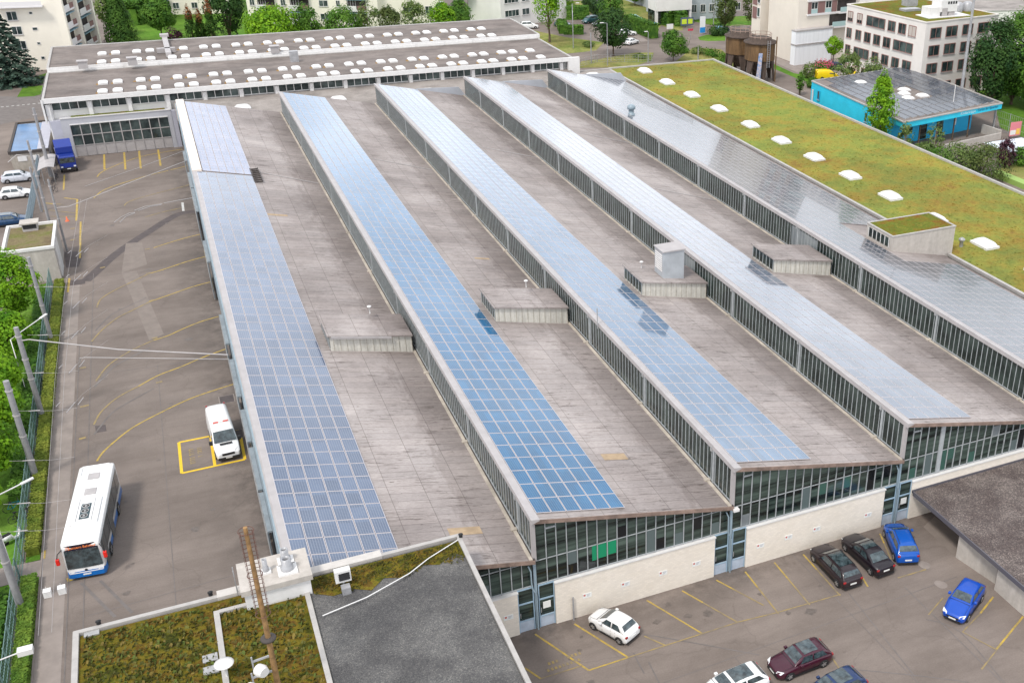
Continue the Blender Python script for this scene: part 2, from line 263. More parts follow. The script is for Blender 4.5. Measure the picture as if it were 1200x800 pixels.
# ---------------------------------------------------------------- mesh builder
class MB:
    def __init__(s): s.v = []; s.f = []; s.m = []; s.uv = {}; s.sm = []
    def face(s, pts, m=0, uv=None, smooth=False):
        n = len(s.v); s.v += [tuple(p) for p in pts]; s.f.append(tuple(range(n, n+len(pts)))); s.m.append(m); s.sm.append(smooth)
        if uv: s.uv[len(s.f)-1] = uv
    def idx(s, vs, fs, m=0, smooth=False):
        n = len(s.v); s.v += [tuple(p) for p in vs]
        for f in fs: s.f.append(tuple(i+n for i in f)); s.m.append(m); s.sm.append(smooth)
    def box(s, x0, x1, y0, y1, z0, z1, m=0):
        vs = [(x0, y0, z0), (x1, y0, z0), (x1, y1, z0), (x0, y1, z0), (x0, y0, z1), (x1, y0, z1), (x1, y1, z1), (x0, y1, z1)]
        s.idx(vs, [(0, 3, 2, 1), (4, 5, 6, 7), (0, 1, 5, 4), (1, 2, 6, 5), (2, 3, 7, 6), (3, 0, 4, 7)], m); return s
    def bar(s, a, b, w, h=None, m=0, upv=(0, 0, 1)):
        """rectangular bar from a to b"""
        a = Vector(a); b = Vector(b); d = (b-a).normalized(); u = Vector(upv)
        if abs(d.dot(u)) > .98: u = Vector((0, 1, 0))
        sd = d.cross(u).normalized(); u = sd.cross(d); h = h or w
        o = [sd*(i*w/2)+u*(j*h/2) for i, j in ((-1, -1), (1, -1), (1, 1), (-1, 1))]
        s.idx([a+k for k in o]+[b+k for k in o], [(0, 1, 2, 3), (7, 6, 5, 4), (0, 4, 5, 1), (1, 5, 6, 2), (2, 6, 7, 3), (3, 7, 4, 0)], m); return s
    def tube(s, pts, r, n=8, m=0, cap=True):
        pts = [Vector(p) for p in pts]; rs = r if isinstance(r, (list, tuple)) else [r]*len(pts)
        vs = []; fs = []
        for i, p in enumerate(pts):
            d = (pts[min(i+1, len(pts)-1)]-pts[max(i-1, 0)]).normalized(); u = Vector((0, 0, 1)) if abs(d.z) < .95 else Vector((1, 0, 0))
            a = d.cross(u).normalized(); b = a.cross(d)
            vs += [p+(a*math.cos(t*2*math.pi/n)+b*math.sin(t*2*math.pi/n))*rs[i] for t in range(n)]
        for i in range(len(pts)-1):
            for t in range(n): fs.append((i*n+t, i*n+(t+1) % n, (i+1)*n+(t+1) % n, (i+1)*n+t))
        s.idx(vs, fs, m, True)
        if cap: s.idx(vs[-n:], [tuple(range(n))], m); s.idx(vs[:n], [tuple(range(n-1, -1, -1))], m)
        return s
    def prism(s, poly, z0, z1, m=0):
        n = len(poly); vs = [(p[0], p[1], z0) for p in poly]+[(p[0], p[1], z1) for p in poly]
        s.idx(vs, [tuple(range(n-1, -1, -1)), tuple(range(n, 2*n))]+[(i, (i+1) % n, n+(i+1) % n, n+i) for i in range(n)], m); return s
    def lathe(s, c, prof, n=16, m=0, smooth=True):
        vs = []; fs = []
        for r, z in prof: vs += [(c[0]+r*math.cos(2*math.pi*t/n), c[1]+r*math.sin(2*math.pi*t/n), c[2]+z) for t in range(n)]
        for i in range(len(prof)-1):
            for t in range(n): fs.append((i*n+t, i*n+(t+1) % n, (i+1)*n+(t+1) % n, (i+1)*n+t))
        s.idx(vs, fs, m, smooth)
        for k in (0, len(prof)-1):
            if prof[k][0] > .01: s.idx(vs[k*n:(k+1)*n], [tuple(range(n))], m)
        return s
    def poly(s, pts, z, m=0): s.face([(p[0], p[1], z) for p in pts], m); return s
    def data(s, name, mats, off=(0, 0, 0)):
        me = bpy.data.meshes.new(name)
        me.from_pydata([(x-off[0], y-off[1], z-off[2]) for x, y, z in s.v], [], s.f)
        for q in (mats if isinstance(mats, (list, tuple)) else [mats]): me.materials.append(q)
        me.polygons.foreach_set('material_index', s.m); me.polygons.foreach_set('use_smooth', s.sm)
        if s.uv:
            ul = me.uv_layers.new(name='UVMap')
            for fi, uv in s.uv.items():
                for k, li in enumerate(me.polygons[fi].loop_indices): ul.data[li].uv = uv[k]
        me.update(); return me
def root_off(o):
    while o.parent: o = o.parent
    return o.location.copy()
def thing(name, label, cat, loc=(0, 0, 0), rz=0, group=None, kind=None):
    o = bpy.data.objects.new(name, None); COL.objects.link(o); o.location = loc; o.rotation_euler = (0, 0, rz); o.empty_display_size = .5
    o['label'] = label; o['category'] = cat
    if group: o['group'] = group
    return o
def part(name, mb, mats, parent, world=True, label=None, kind=None, bevel=0):
    """a child mesh; world=True: the builder holds world coordinates of an unrotated thing"""
    off = root_off(parent) if world else (0, 0, 0)
    o = bpy.data.objects.new(name, mb.data(name, mats, off)); COL.objects.link(o); o.parent = parent
    if label: o['label'] = label
    if kind: o['kind'] = kind
    if bevel:
        b = o.modifiers.new('bevel', 'BEVEL'); b.width = bevel; b.segments = 2; b.limit_method = 'ANGLE'
    return o
def solo(name, mb, mats, label, cat, group=None, loc=None, kind=None):
    loc = Vector(loc) if loc is not None else Vector(mb.v[0])*0
    o = bpy.data.objects.new(name, mb.data(name, mats, loc)); COL.objects.link(o); o.location = loc
    o['label'] = label; o['category'] = cat
    if group: o['group'] = group
    if kind: o['kind'] = kind
    return o
def struct(name, mb, mats, kind='structure'):
    o = bpy.data.objects.new(name, mb.data(name, mats)); COL.objects.link(o); o['kind'] = kind; return o
def text(name, body, size, matl, parent, mtx, extrude=.004):
    c = bpy.data.curves.new(name, 'FONT'); c.body = body; c.size = size; c.extrude = extrude; c.align_x = 'CENTER'; c.align_y = 'CENTER'
    t = bpy.data.objects.new(name, c); COL.objects.link(t); dg = bpy.context.evaluated_depsgraph_get(); dg.update()
    me = bpy.data.meshes.new_from_object(t.evaluated_get(dg)); bpy.data.objects.remove(t); me.materials.clear(); me.materials.append(matl)
    o = bpy.data.objects.new(name, me); COL.objects.link(o)
    if parent: o.parent = parent
    o.matrix_local = mtx; return o
def frame_mtx(o, x, y):
    x = Vector(x).normalized(); y = Vector(y).normalized(); z = x.cross(y)
    return Matrix(((x.x, y.x, z.x, o[0]), (x.y, y.y, z.y, o[1]), (x.z, y.z, z.z, o[2]), (0, 0, 0, 1)))
# ---------------------------------------------------------------- ground, roads, markings
g = MB(); g.face([(-900, -300, 0), (900, -300, 0), (900, 1500, 0), (-900, 1500, 0)]); struct('ground', g, ASPH)
def PP(l, s=1, ox=0, oy=0): return [P(ox+x/s, oy+y/s) for x, y in l]
RC = [0]
def ribbon(mb, pts, w, z, m=0):
    RC[0] = (RC[0]+1) % 31; z += RC[0]*.00011+(.004 if mb is globals().get('wn') else 0)
    pts = [Vector((p[0], p[1], 0)) for p in pts]; L_ = []; R_ = []
    for i, p in enumerate(pts):
        d = (pts[min(i+1, len(pts)-1)]-pts[max(i-1, 0)]).normalized(); n = Vector((-d.y, d.x, 0))*(w/2); L_.append(p+n); R_.append(p-n)
    for i in range(len(pts)-1): mb.face([(*R_[i][:2], z), (*R_[i+1][:2], z), (*L_[i+1][:2], z), (*L_[i][:2], z)], m)
def smooth_pts(pts, n=6):
    out = []; pts = [Vector((p[0], p[1], 0)) for p in pts]
    for i in range(len(pts)-1):
        a = pts[max(i-1, 0)]; b = pts[i]; c = pts[i+1]; d = pts[min(i+2, len(pts)-1)]
        for k in range(n):
            t = k/n; out.append(.5*((2*b)+(-a+c)*t+(2*a-5*b+4*c-d)*t*t+(-a+3*b-3*c+d)*t**3))
    return out+[pts[-1]]
# grass verges, lawns (sheets a little above the asphalt)
def sheet(name, pts, z, m, kind='structure'):
    mb = MB(); a = sum((pts[i][0]*pts[(i+1) % len(pts)][1]-pts[(i+1) % len(pts)][0]*pts[i][1]) for i in range(len(pts)))
    if a < 0: pts = pts[::-1]
    mb.poly(pts, z); return struct(name, mb, m, kind)
sheet('verge', [(-32.3, -60), (-34.6, -60), (-34.4, 22), (-34.2, 30), (-36.2, 60), (-36.4, 78), (-32.3, 79)], .02, GRASS)
sheet('path', [(-31.0, -40), (-29.3, -40), (-29.3, 77), (-30.9, 77)], .008, SLAB)
sheet('verge', [(-32, -60), (-31.02, -60), (-31.02, 20.0), (-32, 20.2)], .03, GRASS)
sheet('verge', [(-32, 22.2), (-31.02, 22.2), (-30.95, 78), (-32, 78)], .03, GRASS)
sheet('path', [(-37, 19.6), (-31, 20.1), (-31, 22.1), (-37, 22.4)], .045, SLAB)
sheet('lawn', PP([(20, 114), (27, 102), (56, 100), (58, 108), (40, 113)]), .02, GRASS)
sheet('lawn', PP([(22, 97), (60, 84), (60, 97), (30, 99)]), .02, GRASS)
sheet('lawn', [(-24, 205), (-24, 300), (24, 300), (24, 205)], .02, GRASS)
sheet('lawn', PP([(500, 40), (600, 40), (600, 8), (470, 8)]), .02, GRASS)
sheet('lawn', [(24, 205), (24, 240), (60, 240), (60, 205)], .03, GRASS)
sheet('road', PP([(-60, 128), (-60, 112), (20, 113.5), (48, 112), (60, 125), (60, 134), (0, 146), (-60, 160)]), .004, FAINT)
mb = MB()
for i in range(14): 
    a = P(-30+i*6.2, 128.8-i*.62); b = P(-30+i*6.2+3.2, 128.5-i*.62); ribbon(mb, [a, b], .35, .012)
struct('lane_marking', mb, WLINE)
# meadow slopes and paths to the north-east
sheet('meadow', PP([(606, 36), (625, 36), (664, 44), (708, 50), (698, 60), (655, 64), (640, 60), (612, 50)]), .02, MEADOW)
sheet('meadow', PP([(672, 80), (682, 72), (700, 70), (745, 62), (766, 62), (764, 71), (740, 79)]), .02, MEADOW)
sheet('meadow', PP([(700, 0), (745, 0), (775, 16), (800, 26), (800, 36), (790, 36), (775, 30), (765, 42), (745, 36), (725, 28), (695, 16), (664, 22), (664, 2)]), .02, MEADOW)
sheet('meadow', PP([(790, 74), (812, 56), (845, 58), (862, 72), (862, 90)]), .02, MEADOW)
sheet('meadow', PP([(818, 44), (828, 41), (850, 41), (850, 48), (830, 48.5), (820, 47.5)]), .02, GRASS)
sheet('lawn', PP([(808, 24), (850, 20), (900, 18), (900, 28), (862, 31), (835, 30), (815, 26)]), .02, GRASS)
sheet('verge', PP([(898, 70), (902, 73), (930, 86), (960, 92), (975, 96), (968, 101), (938, 94), (905, 80)]), .02, GRASS)
sheet('path', PP([(901, 63), (928, 74), (985, 68), (1000, 90), (945, 90), (900, 70)]), .012, SLAB)
sheet('lawn', PP([(1165, 118), (1260, 125), (1260, 180), (1225, 172), (1172, 150)]), .02, GRASS)
sheet('lawn', PP([(1166, 199), (1210, 187), (1260, 215), (1240, 235), (1205, 222)]), .03, MEADOW)
sheet('lawn', PP([(1095, 8), (1300, 20), (1300, 130), (1165, 120), (1100, 80)]), .015, GRASS)
mb = MB(); ribbon(mb, PP([(730, 32), (745, 42), (756, 49)]), 2.0, .03); ribbon(mb, PP([(680, 62), (720, 57), (760, 52)]), .3, .03, 0); struct('pavement', mb, SLAB)
# yard patches
mb = MB()
ribbon(mb, smooth_pts(PP([(920, 190), (850, 200), (790, 228), (700, 285), (600, 350), (520, 410), (460, 465), (400, 518)], 4, 0, 200)), 1.25, .004)
ribbon(mb, smooth_pts(PP([(400, 518), (370, 522), (325, 526)], 4, 0, 200)), 1.6, .008)
mb.poly(PP([(300, 380), (360, 378), (385, 400), (370, 450), (310, 455)], 4, 0, 200)[::-1], .0022)
mb.poly(PP([(445, 395), (495, 390), (500, 420), (450, 428)], 4, 0, 400)[::-1], .004)
struct('tar_patch', mb, PATCHD)
mb = MB()
mb.poly(PP([(570, 478), (640, 470), (768, 765), (700, 795)], 4, 0, 200)[::-1], .006)
mb.poly(PP([(590, 340), (665, 335), (690, 440), (570, 478)], 4, 0, 200)[::-1], .006)
struct('light_patch', mb, PATCHL)
mb = MB()
for l in ([(380, 330), (455, 405), (540, 490)], [(470, 320), (540, 390), (620, 470)]): ribbon(mb, smooth_pts(PP(l, 4, 0, 600)), .22, .008)
for l in ([(570, 658), (590, 700), (620, 755)], [(640, 700), (660, 740), (690, 800)], [(610, 570), (800, 602), (1160, 668)]): ribbon(mb, smooth_pts(PP(l, 4, 600, 600)), .09, .008)
for l in ([(430, 738), (700, 765), (940, 795)],): ribbon(mb, smooth_pts(PP(l, 4, 900, 600)), .08, .008)
for l in ([(640, 350), (1090, 790)], [(380, 380), (690, 770)], [(740, 500), (900, 560), (1110, 800)]): ribbon(mb, smooth_pts(PP(l, 4, 900, 600)), .08, .008)
# lane seams along the left yard
for x0, y0, x1, y1 in ((-28.1, 8, -27.9, 80), (-29.1, 5, -29.05, 60)): ribbon(mb, [(x0, y0), (x1, y1)], .07, .014)
for y, w_ in ((40, .16), (49.5, .22), (63, .14)): ribbon(mb, smooth_pts([(-27.6, y), (-26.2, y+3.4), (-25.0, y+4.8), (-22.5, y+7)]), w_, .008)
struct('tyre_marks', mb, FAINT)
mb = MB()
ribbon(mb, [P(305, 440), P(330, 500), P(358, 600)], .5, .008)
for (x, y) in ((-16.4, 42.0), (-16.3, 35.0)): mb.box(x-.6, x+.6, y-.7, y+.7, .004, .016)
struct('drain_covers', mb, PATCHD)
mb = MB(); ro = random.Random(3)
for i in range(46):
    cx_, cy_ = (ro.uniform(-28, -16.5), ro.uniform(8, 118)) if i < 28 else (ro.uniform(0, 30), -ro.uniform(.8, 6.5)); r_ = ro.uniform(.08, .42)
    pts = [(cx_+r_*ro.uniform(.55, 1.15)*math.cos(a*math.pi/5)*ro.uniform(.9, 1.3), cy_+r_*ro.uniform(.55, 1.15)*math.sin(a*math.pi/5)) for a in range(10)]; mb.poly(pts, .0095+i*.00002)
struct('oil_stains', mb, mat('oil_stain', (.125, .103, .09), .6, .2, 3))
mb = MB()
for l in ([(-27.9, 14), (-15.9, 14.6)], [(-27.9, 52.3), (-15.9, 51.2)], [(-27.9, 79), (-20, 78), (-15.9, 78.4)], [(-22.3, 8), (-22.0, 52)], [(2, -8.4), (30, -7.6)], [(11, -8.2), (11.6, -20)], [(20.2, -.4), (20.9, -20)]): ribbon(mb, l, .055, .010)
struct('asphalt_joints', mb, FAINT)
mb = MB()
for (x, y) in ((-16.4, 42.0), (-16.3, 35.0)): ribbon(mb, [(x-.66, y-.76), (x+.66, y-.76), (x+.66, y+.76), (x-.66, y+.76), (x-.66, y-.76)], .12, .02)
for c in ((1084, 662), (1103.5, 685)):
    q = P(*c); mb.prism([(q.x+.42*math.cos(a*math.pi/9), q.y+.42*math.sin(a*math.pi/9)) for a in range(18)], .004, .014); q = P(c[0]-3, c[1]-1.5) ; mb.prism([(q.x+.36*math.cos(a*math.pi/9), q.y+.36*math.sin(a*math.pi/9)) for a in range(18)], .004, .012)
struct('manhole_covers', mb, SLAB)
# yellow lines of the bus yard
mb = MB(); wn = MB(); W_ = .17
A_ = [([(1095, 200), (900, 265), (740, 340), (620, 405), (530, 475), (478, 525), (455, 560)], 400, 0), ([(1060, 35), (950, 75), (850, 118), (740, 160), (650, 210)], 400, 0),
      ([(650, 210), (590, 240), (530, 278), (470, 335), (440, 390)], 400, 1), ([(1025, 683), (940, 708), (860, 740), (790, 772), (720, 795)], 200, 0), ([(720, -5), (640, 30), (560, 75), (500, 120), (450, 185)], 400, 1),
      ([(985, 522), (900, 545), (800, 580), (700, 615)], 200, 0), ([(700, 615), (620, 655), (550, 690), (480, 745), (430, 800)], 200, 1), ([(965, 402), (880, 425), (760, 465), (700, 482)], 200, 0),
      ([(700, 482), (600, 530), (520, 570), (470, 605), (455, 640)], 200, 1), ([(940, 298), (860, 318), (780, 342), (720, 362)], 200, 0), ([(850, 175), (760, 195), (680, 218)], 200, 1),
      ([(905, 62), (820, 85), (740, 105), (650, 130), (600, 148), (582, 165)], 200, 1), ([(790, 0), (700, 22), (620, 45), (540, 70), (480, 95), (440, 128)], 200, 0),
      ([(855, 700), (760, 715), (660, 735), (570, 765), (495, 797)], 0, 0), ([(890, 772), (850, 785), (800, 797)], 0, 0), ([(495, 797), (470, 812), (455, 830)], 0, 0), ([(958, 370), (1000, 560)], 200, 1)]
for l, oy, worn in A_: ribbon(wn if worn else mb, smooth_pts(PP(l, 4, 0, oy)), W_, .012)
for l in ([(488, 725), (490, 795)], [(582, 715), (588, 795)], [(652, 708), (660, 790)], [(741, 702), (753, 778)]): ribbon(mb, PP(l, 4), .28, .012)
for l in ([(302, 20), (298, 90)], [(212, 152), (260, 158)], [(378, 240), (375, 410)], [(325, 505), (318, 570)]): ribbon(mb, PP(l, 4, 0, 200), .22, .012)
ribbon(mb, PP([(300, 128), (362, 135), (358, 235)], 4, 0, 200), .24, .012)
for l in ([(230, 185), (358, 200)], [(240, 215), (355, 215)], [(205, 150), (300, 160)]): ribbon(wn, PP(l, 4, 0, 200), .16, .016)
v = [(-20.9, 35.6), (-18.3, 35.6), (-15.9, 35.7), (-15.95, 30.4), (-18.35, 30.35), (-20.95, 30.3)]
yv = MB()
for a, b in ((0, 1), (1, 2), (2, 3), (3, 4), (4, 5), (5, 0), (1, 4)): ribbon(yv, [v[a], v[b]], .24, .012)
struct('yellow_box', yv, YELV)
for x, y in ((340, 272), (387, 125), (340, 325), (90+300, 305), (400, 303), (385, 455), (200, 190), (745, 192), (690, 368), (695, 482), (710, 610), (725, 785), (480, 455)):
    q = P(x/4, (400 if x in (387, 90+300, 400, 385, 745) or y in (303, 305) else 200)+y/4); ribbon(wn, [(q.x-.25, q.y), (q.x+.3, q.y+.1)], .3, .012)
ribbon(mb, [P(84, 680), P(82, 676)], .5, .012); ribbon(mb, [P(50, 655), P(51, 645)], .35, .03)
# worn ground lettering of the yard box and of the car park
for (x0, ww) in ((-20.0, .42), (-19.35, .38)):
    for k in range(8 if x0 < -19.7 else 5):
        y = 34.0-k*.30-(.25 if k > 3 else 0); wn.box(x0-ww/2, x0+ww/2, y-.1, y, .004, .014); wn.box(x0-ww/2, x0-ww/2+.1, y-.2, y-.02, .004, .016)
# car park lines in front of the hall
bx = [(-.45, -.45), (2.2, -.5), (7.25, -.45), (9.75, -.5), (12.3, -.5), (14.5, -.5), (16.8, -.5), (19.05, -.5), (21.5, -.5), (24, -.5), (25.3, -.6)]
ex = PP([(360, 740), (545, 680), (892, 568), (1057, 515)], 4, 600, 600)+PP([(52, 477), (197, 434), (338, 390), (467, 350)], 4, 900, 600)
st = PP([(108, 570), (292, 522), (632, 412), (797, 367), (957, 317), (1093, 278)], 4, 600, 600)+PP([(30, 235), (165, 197), (525, 100)], 4, 900, 600)
en = [ex[0], ex[1], ex[2], ex[3]]
for a, b in ((st[0], ex[0]), (st[1], ex[1])): ribbon(mb, [a, b], .14, .012)
for a, b, wrn in ((st[2], ex[2], 0), (st[3], ex[3], 1), (st[4], P(895, 709), 1), (st[5], P(912.5, 719), 1), (st[6], P(949, 708.5), 1), (st[7], P(984.5, 697.5), 1), (st[8], P(1044, 655), 1)):
    mid = a+(b-a)*.38; ribbon(mb, [a, mid], .13, .012); ribbon(wn if wrn else mb, [mid, b], .12, .012)
ribbon(mb, [P(1008, 672), P(1017, 687)], .13, .012); pass
ribbon(wn, [P(633, 795), P(682, 779.5)], .10, .012); ribbon(mb, [P(690, 785), P(736, 770)], .12, .012); ribbon(wn, [P(736, 770), P(865, 728.5), P(912, 717), P(985, 696)], .10, .012)
ribbon(wn, [P(1052, 677), P(1085, 667)], .12, .016); ribbon(wn, [P(755, 745), P(780, 756)], .12, .012)
ribbon(mb, [P(615, 782), P(634, 795)], .13, .012); ribbon(mb, [P(1164, 699), P(1149, 718)], .14, .012); ribbon(wn, [P(1149, 718), P(1128, 740), P(1168, 761), P(1150, 784)], .12, .012)
ribbon(mb, [P(1199, 722), P(1168, 760)], .14, .012); ribbon(wn, [P(1105, 700), P(1088, 720)], .10, .012); ribbon(wn, [P(966, 756), P(988, 790)], .12, .012); ribbon(wn, [P(893, 785), P(902, 800)], .12, .012)
for y_, x_ in ((.25, (643, 779)), (0, (642, 787))):
    q = P(*x_)
    for k in range(9):
        if k in (3, 4) and y_: continue
        wn.box(q.x+k*.27, q.x+k*.27+.16, q.y+k*.01, q.y+.26+k*.01, .004, .014)
struct('yellow_lines', mb, YEL); struct('yellow_lines_worn', wn, YELF)
mb = MB()
for l in ([(855, 150), (860, 190)],): ribbon(mb, PP(l, 4, 0, 200), .3, .012)
for l in ([(495, 406), (556, 400)],): ribbon(mb, PP(l, 8, 680, 0), .3, .012)
struct('white_lines', mb, WLINE)
mb = MB(); mb.poly([P(1082, 617), P(1095, 605), P(1120, 622), P(1120, 652)][::-1], .012); struct('ramp_slab', mb, PATCHL)
# kerb between verge and path
mb = MB(); mb.box(-31.0, -30.88, -40, 78, 0, .10); struct('kerb', mb, SLAB)
# ---------------------------------------------------------------- the depot hall (saw-tooth)
S, ZT, ZL, LEN = 14.85, 9.225, 5.985, 124.1
hall = thing('depot_hall', 'long saw-tooth depot hall with grey sheet roofs, glazed ridges and white wall facade', 'factory hall', (22.3, 62, 0))
def zroof(x, k): return ZT-(x-k*S)/S*(ZT-ZL)
SL = (ZT-ZL)/S
for k in range(-1, 4):
    mb = MB(); x0, x1 = k*S-.12, (k+1)*S-.02; y0, y1 = -.32, LEN
    if k == 3: x1 = 4*S
    z0, z1 = zroof(x0, k), zroof(x1, k)
    mb.idx([(x0, y0, z0-.22), (x1, y0, z1-.22), (x1, y1, z1-.22), (x0, y1, z0-.22), (x0, y0, z0), (x1, y0, z1), (x1, y1, z1), (x0, y1, z0)], [(0, 3, 2, 1), (4, 5, 6, 7), (0, 1, 5, 4), (1, 2, 6, 5), (2, 3, 7, 6), (3, 0, 4, 7)])
    rf = part('roof', mb, ROOF, hall)
    mb = MB(); mb.idx([(x0, y0-.06, z0-.26), (x1, y0-.06, z1-.26), (x1, y0-.06, z1+.04), (x0, y0-.06, z0+.04), (x0, y0-.003, z0-.26), (x1, y0-.003, z1-.26), (x1, y0-.003, z1+.04), (x0, y0-.003, z0+.04)], [(0, 1, 2, 3), (4, 7, 6, 5), (3, 2, 6, 7), (0, 4, 5, 1), (0, 3, 7, 4), (1, 5, 6, 2)])
    part('roof_edge', mb, RUSTE, rf)
    # ridge cap
    mb = MB(); xa, xb = k*S-.16, k*S+.42
    mb.idx([(xa, y0-.07, ZT-.28), (xa, y1+.05, ZT-.28), (xa, y1+.05, ZT+.10), (xa, y0-.07, ZT+.10), (xb, y0-.07, zroof(xb, k)+.09), (xb, y1+.05, zroof(xb, k)+.09), (xb, y0-.07, zroof(xb, k)+.003), (xb, y1+.05, zroof(xb, k)+.003)], [(0, 3, 2, 1), (3, 4, 5, 2), (4, 6, 7, 5), (0, 6, 4, 3)])
    part('ridge_cap', mb, LGREY, rf)
    if k >= 0:
        # pale gutter with a dark joint along the valley
        mb = MB(); mb.box(k*S-.40, k*S-.17, -.3, LEN, ZL+.06, ZL+.16, 0); mb.box(k*S-.17, k*S+.0, -.3, LEN, ZL-.02, ZL+.09, 1)
        for j in range(10): mb.box(k*S-.52, k*S-.1, 3.2+j*12.4, 3.5+j*12.4, ZL+.10, ZL+.22, 0)
        part('gutter', mb, [GUTTER, GUTD], rf)
        # glazing band of the ridge, mullions and posts
        mb = MB(); pale = {2: (11.4, 12.6)}.get(k)
        mb.box(k*S, k*S+.06, 0, LEN, ZL+.1, ZT-.24); gz = part('ridge_glazing', mb, GL_RIDGE, hall)
        mb = MB(); n = 0; y = .15
        while y < LEN:
            mb.box(k*S-.045, k*S-.003, y, y+.055, ZL+.12, ZT-.26); y += .62; n += 1
        mb.box(k*S-.06, k*S-.004, 0, LEN, ZT-.34, ZT-.285); mb.box(k*S-.06, k*S-.004, 0, LEN, ZL+.12, ZL+.2)
        for j in range(11): mb.box(k*S-.1, k*S-.002, max(0, 2.8+j*12.4-12.4), max(0, 2.8+j*12.4-12.4)+.2, ZL+.1, ZT-.25)
        part('mullions', mb, MULL, gz)
        mb = MB(); yy = [(33+3.2, 41.5)] if k in (2, 3) else []
        for a, b in yy: mb.box(k*S-.03, k*S-.005, a, b, ZL+.5, ZT-.5)
        if yy: part('pale_panes', mb, GL_RIDGEP, gz)
        for j in range(10): mb = MB(); mb.box(k*S-.20, k*S-.05, 3.0+j*12.4, 3.22+j*12.4, ZT-.5, ZT-.1); part('bracket', mb, MGREY, gz)
# facade towards the car park
DW = 1.32
for k in range(-1, 4):
    xl, xr = k*S, (k+1)*S
    if k == 3: xr = 4*S
    # glass
    mb = MB(); a, b = xl+.16, xr-.16
    zb = 3.62
    mb.face([(a, .10, zb), (b, .10, zb), (b, .10, zroof(b, k)-.25), (a, .10, zroof(a, k)-.25)])
    mb.face([(a, .10, .9), (xl+DW, .10, .9), (xl+DW, .10, zb), (a, .10, zb)]); mb.face([(xr-DW, .10, .9), (b, .10, .9), (b, .10, zb), (xr-DW, .10, zb)])
    gz = part('window_band', mb, GL_FAC, hall)
    mb = MB(); n = 20; st_ = (xr-xl-.3)/n
    for j in range(1, n):
        x = xl+.15+j*st_
        if j == 1: continue
        z0 = 3.62 if xl+DW < x < xr-DW else 3.62
        mb.box(x-.028, x+.028, .02, .097, z0, zroof(x, k)-.26)
    x = xl+.15+st_; mb.box(x-.028, x+.028, .02, .097, 3.62, ZL); mb.box(x-.028, x+.028, .02, .097, ZL, zroof(x, k)-.26)
    mb.box(xl+.15+st_, xl+.15+2*st_, .0, .097, 8.05, 8.16)
    mb.box(xl+.16, xr-.5 if k < 3 else xr-2, .05, .096, 5.62, 5.67); mb.box(xl+.16, xr-.16, .03, .096, 3.66, 3.72)
    if k == 2:  mb.box(xl+3.55, xl+3.95, .0, .092, 3.66, zroof(xl+3.7, k)-.3)
    part('mullions', mb, MULL, gz)
    rp = random.Random(50+k)
    for _ in range(9):
        j = rp.randrange(1, 19); xa_ = xl+.15+j*st_+.03; xb_ = xa_+st_-.06; za_, zb_ = rp.choice(((3.75, 4.7), (3.75, 5.6), (4.6, 5.6), (5.7, 6.6))); zb_ = min(zb_, zroof(xb_, k)-.35)
        if zb_-za_ < .4: continue
        mb = MB(); mb.box(xa_, xb_, .070+_*.0012, .0985, za_, zb_); part('odd_pane', mb, (GL_RIDGEP, mat('pane_grey', (.10, .13, .13), .15), mat('pane_dark', (.008, .01, .012), .04), mat('pane_green', (.04, .10, .08), .1))[rp.randrange(4)], gz)
    if k == 0:
        mb = MB()
        for j in (5, 6, 7): mb.box(xl+.15+j*st_+(.35 if j == 5 else .05), xl+.15+(j+1)*st_-.05, .078, .096, 4.35+(j-5)*.08, 5.62)
        part('green_curtain', mb, GREENC, gz)
    # white brick wall
    mb = MB(); mb.box(xl+DW, xr-DW, -.14, .2, 0, 3.5, 0); wl = part('brick_wall', mb, BRICK, hall)
    mb = MB(); mb.box(xl+DW-.05, xr-DW+.05, -.2, .24, 3.5, 3.6); part('coping', mb, WHITEP, wl)
    sx = {0: [(688, 697), (733, 684), (777, 671), (816, 660)], 1: [(891, 639), (924, 629), (957, 619.5), (1017, 603)]}.get(k, [])
    if k == -1: sx = [(596, 723)]
    for (px, py) in sx:
        # sign plate on the wall: solve for height on the plane y = -.15
        d = fw+rt*((px-CX)/FPX)-up*((py-CY)/FPX); q = CAM+d*((-.15-CAM.y)/d.y)
        mb = MB(); mb.box(q.x-.33, q.x+.33, -.165, -.143, q.z-.2, q.z+.2, 0); mb.box(q.x-.26, q.x-.12, -.170, -.1652, q.z-.02, q.z+.13, 1)
        for r_ in range(3): mb.box(q.x-.02, q.x+.25-.05*r_, -.170, -.1652, q.z+.07-r_*.08, q.z+.10-r_*.08, 2)
        part('parking_sign', mb, [PLATE, mat('sign_red', (.5, .12, .10), .6), mat('sign_print', (.3, .32, .36), .6)], wl)
    # doors either side of the column
    for (da, db) in ((xl+.16, xl+DW-.02), (xr-DW+.02, xr-.16)):
        mb = MB(); mb.box(da, db, .02, .09, 0, .95, 1)
        dr = part('door', mb, [BLUEFR, mat('door_panel', (.42, .48, .56), .5, .12, 1.5)], hall)
        mb = MB()
        for (x0_, x1_) in ((da, da+.07), (db-.07, db)): mb.box(x0_, x1_, -.03, .015, 0, 3.66)
        mb.box(da+.07, db-.07, -.03, .015, 2.35, 2.47); mb.box(da+.07, db-.07, -.03, .015, 3.56, 3.66); mb.box(da+.07, db-.07, -.03, .015, .9, .98)
        part('door_frame', mb, BLUEFR, dr)
        mb = MB(); mb.box(da+.12, da+.16, -.08, -.032, 1.3, 1.7); part('handle', mb, GALV, dr)
        if k in (0, 2) and da < xl+1:
            mb = MB(); mb.box(da+.3, db-.3, -.02, .018, 1.55, 2.1); part('notice', mb, PLATE, dr)
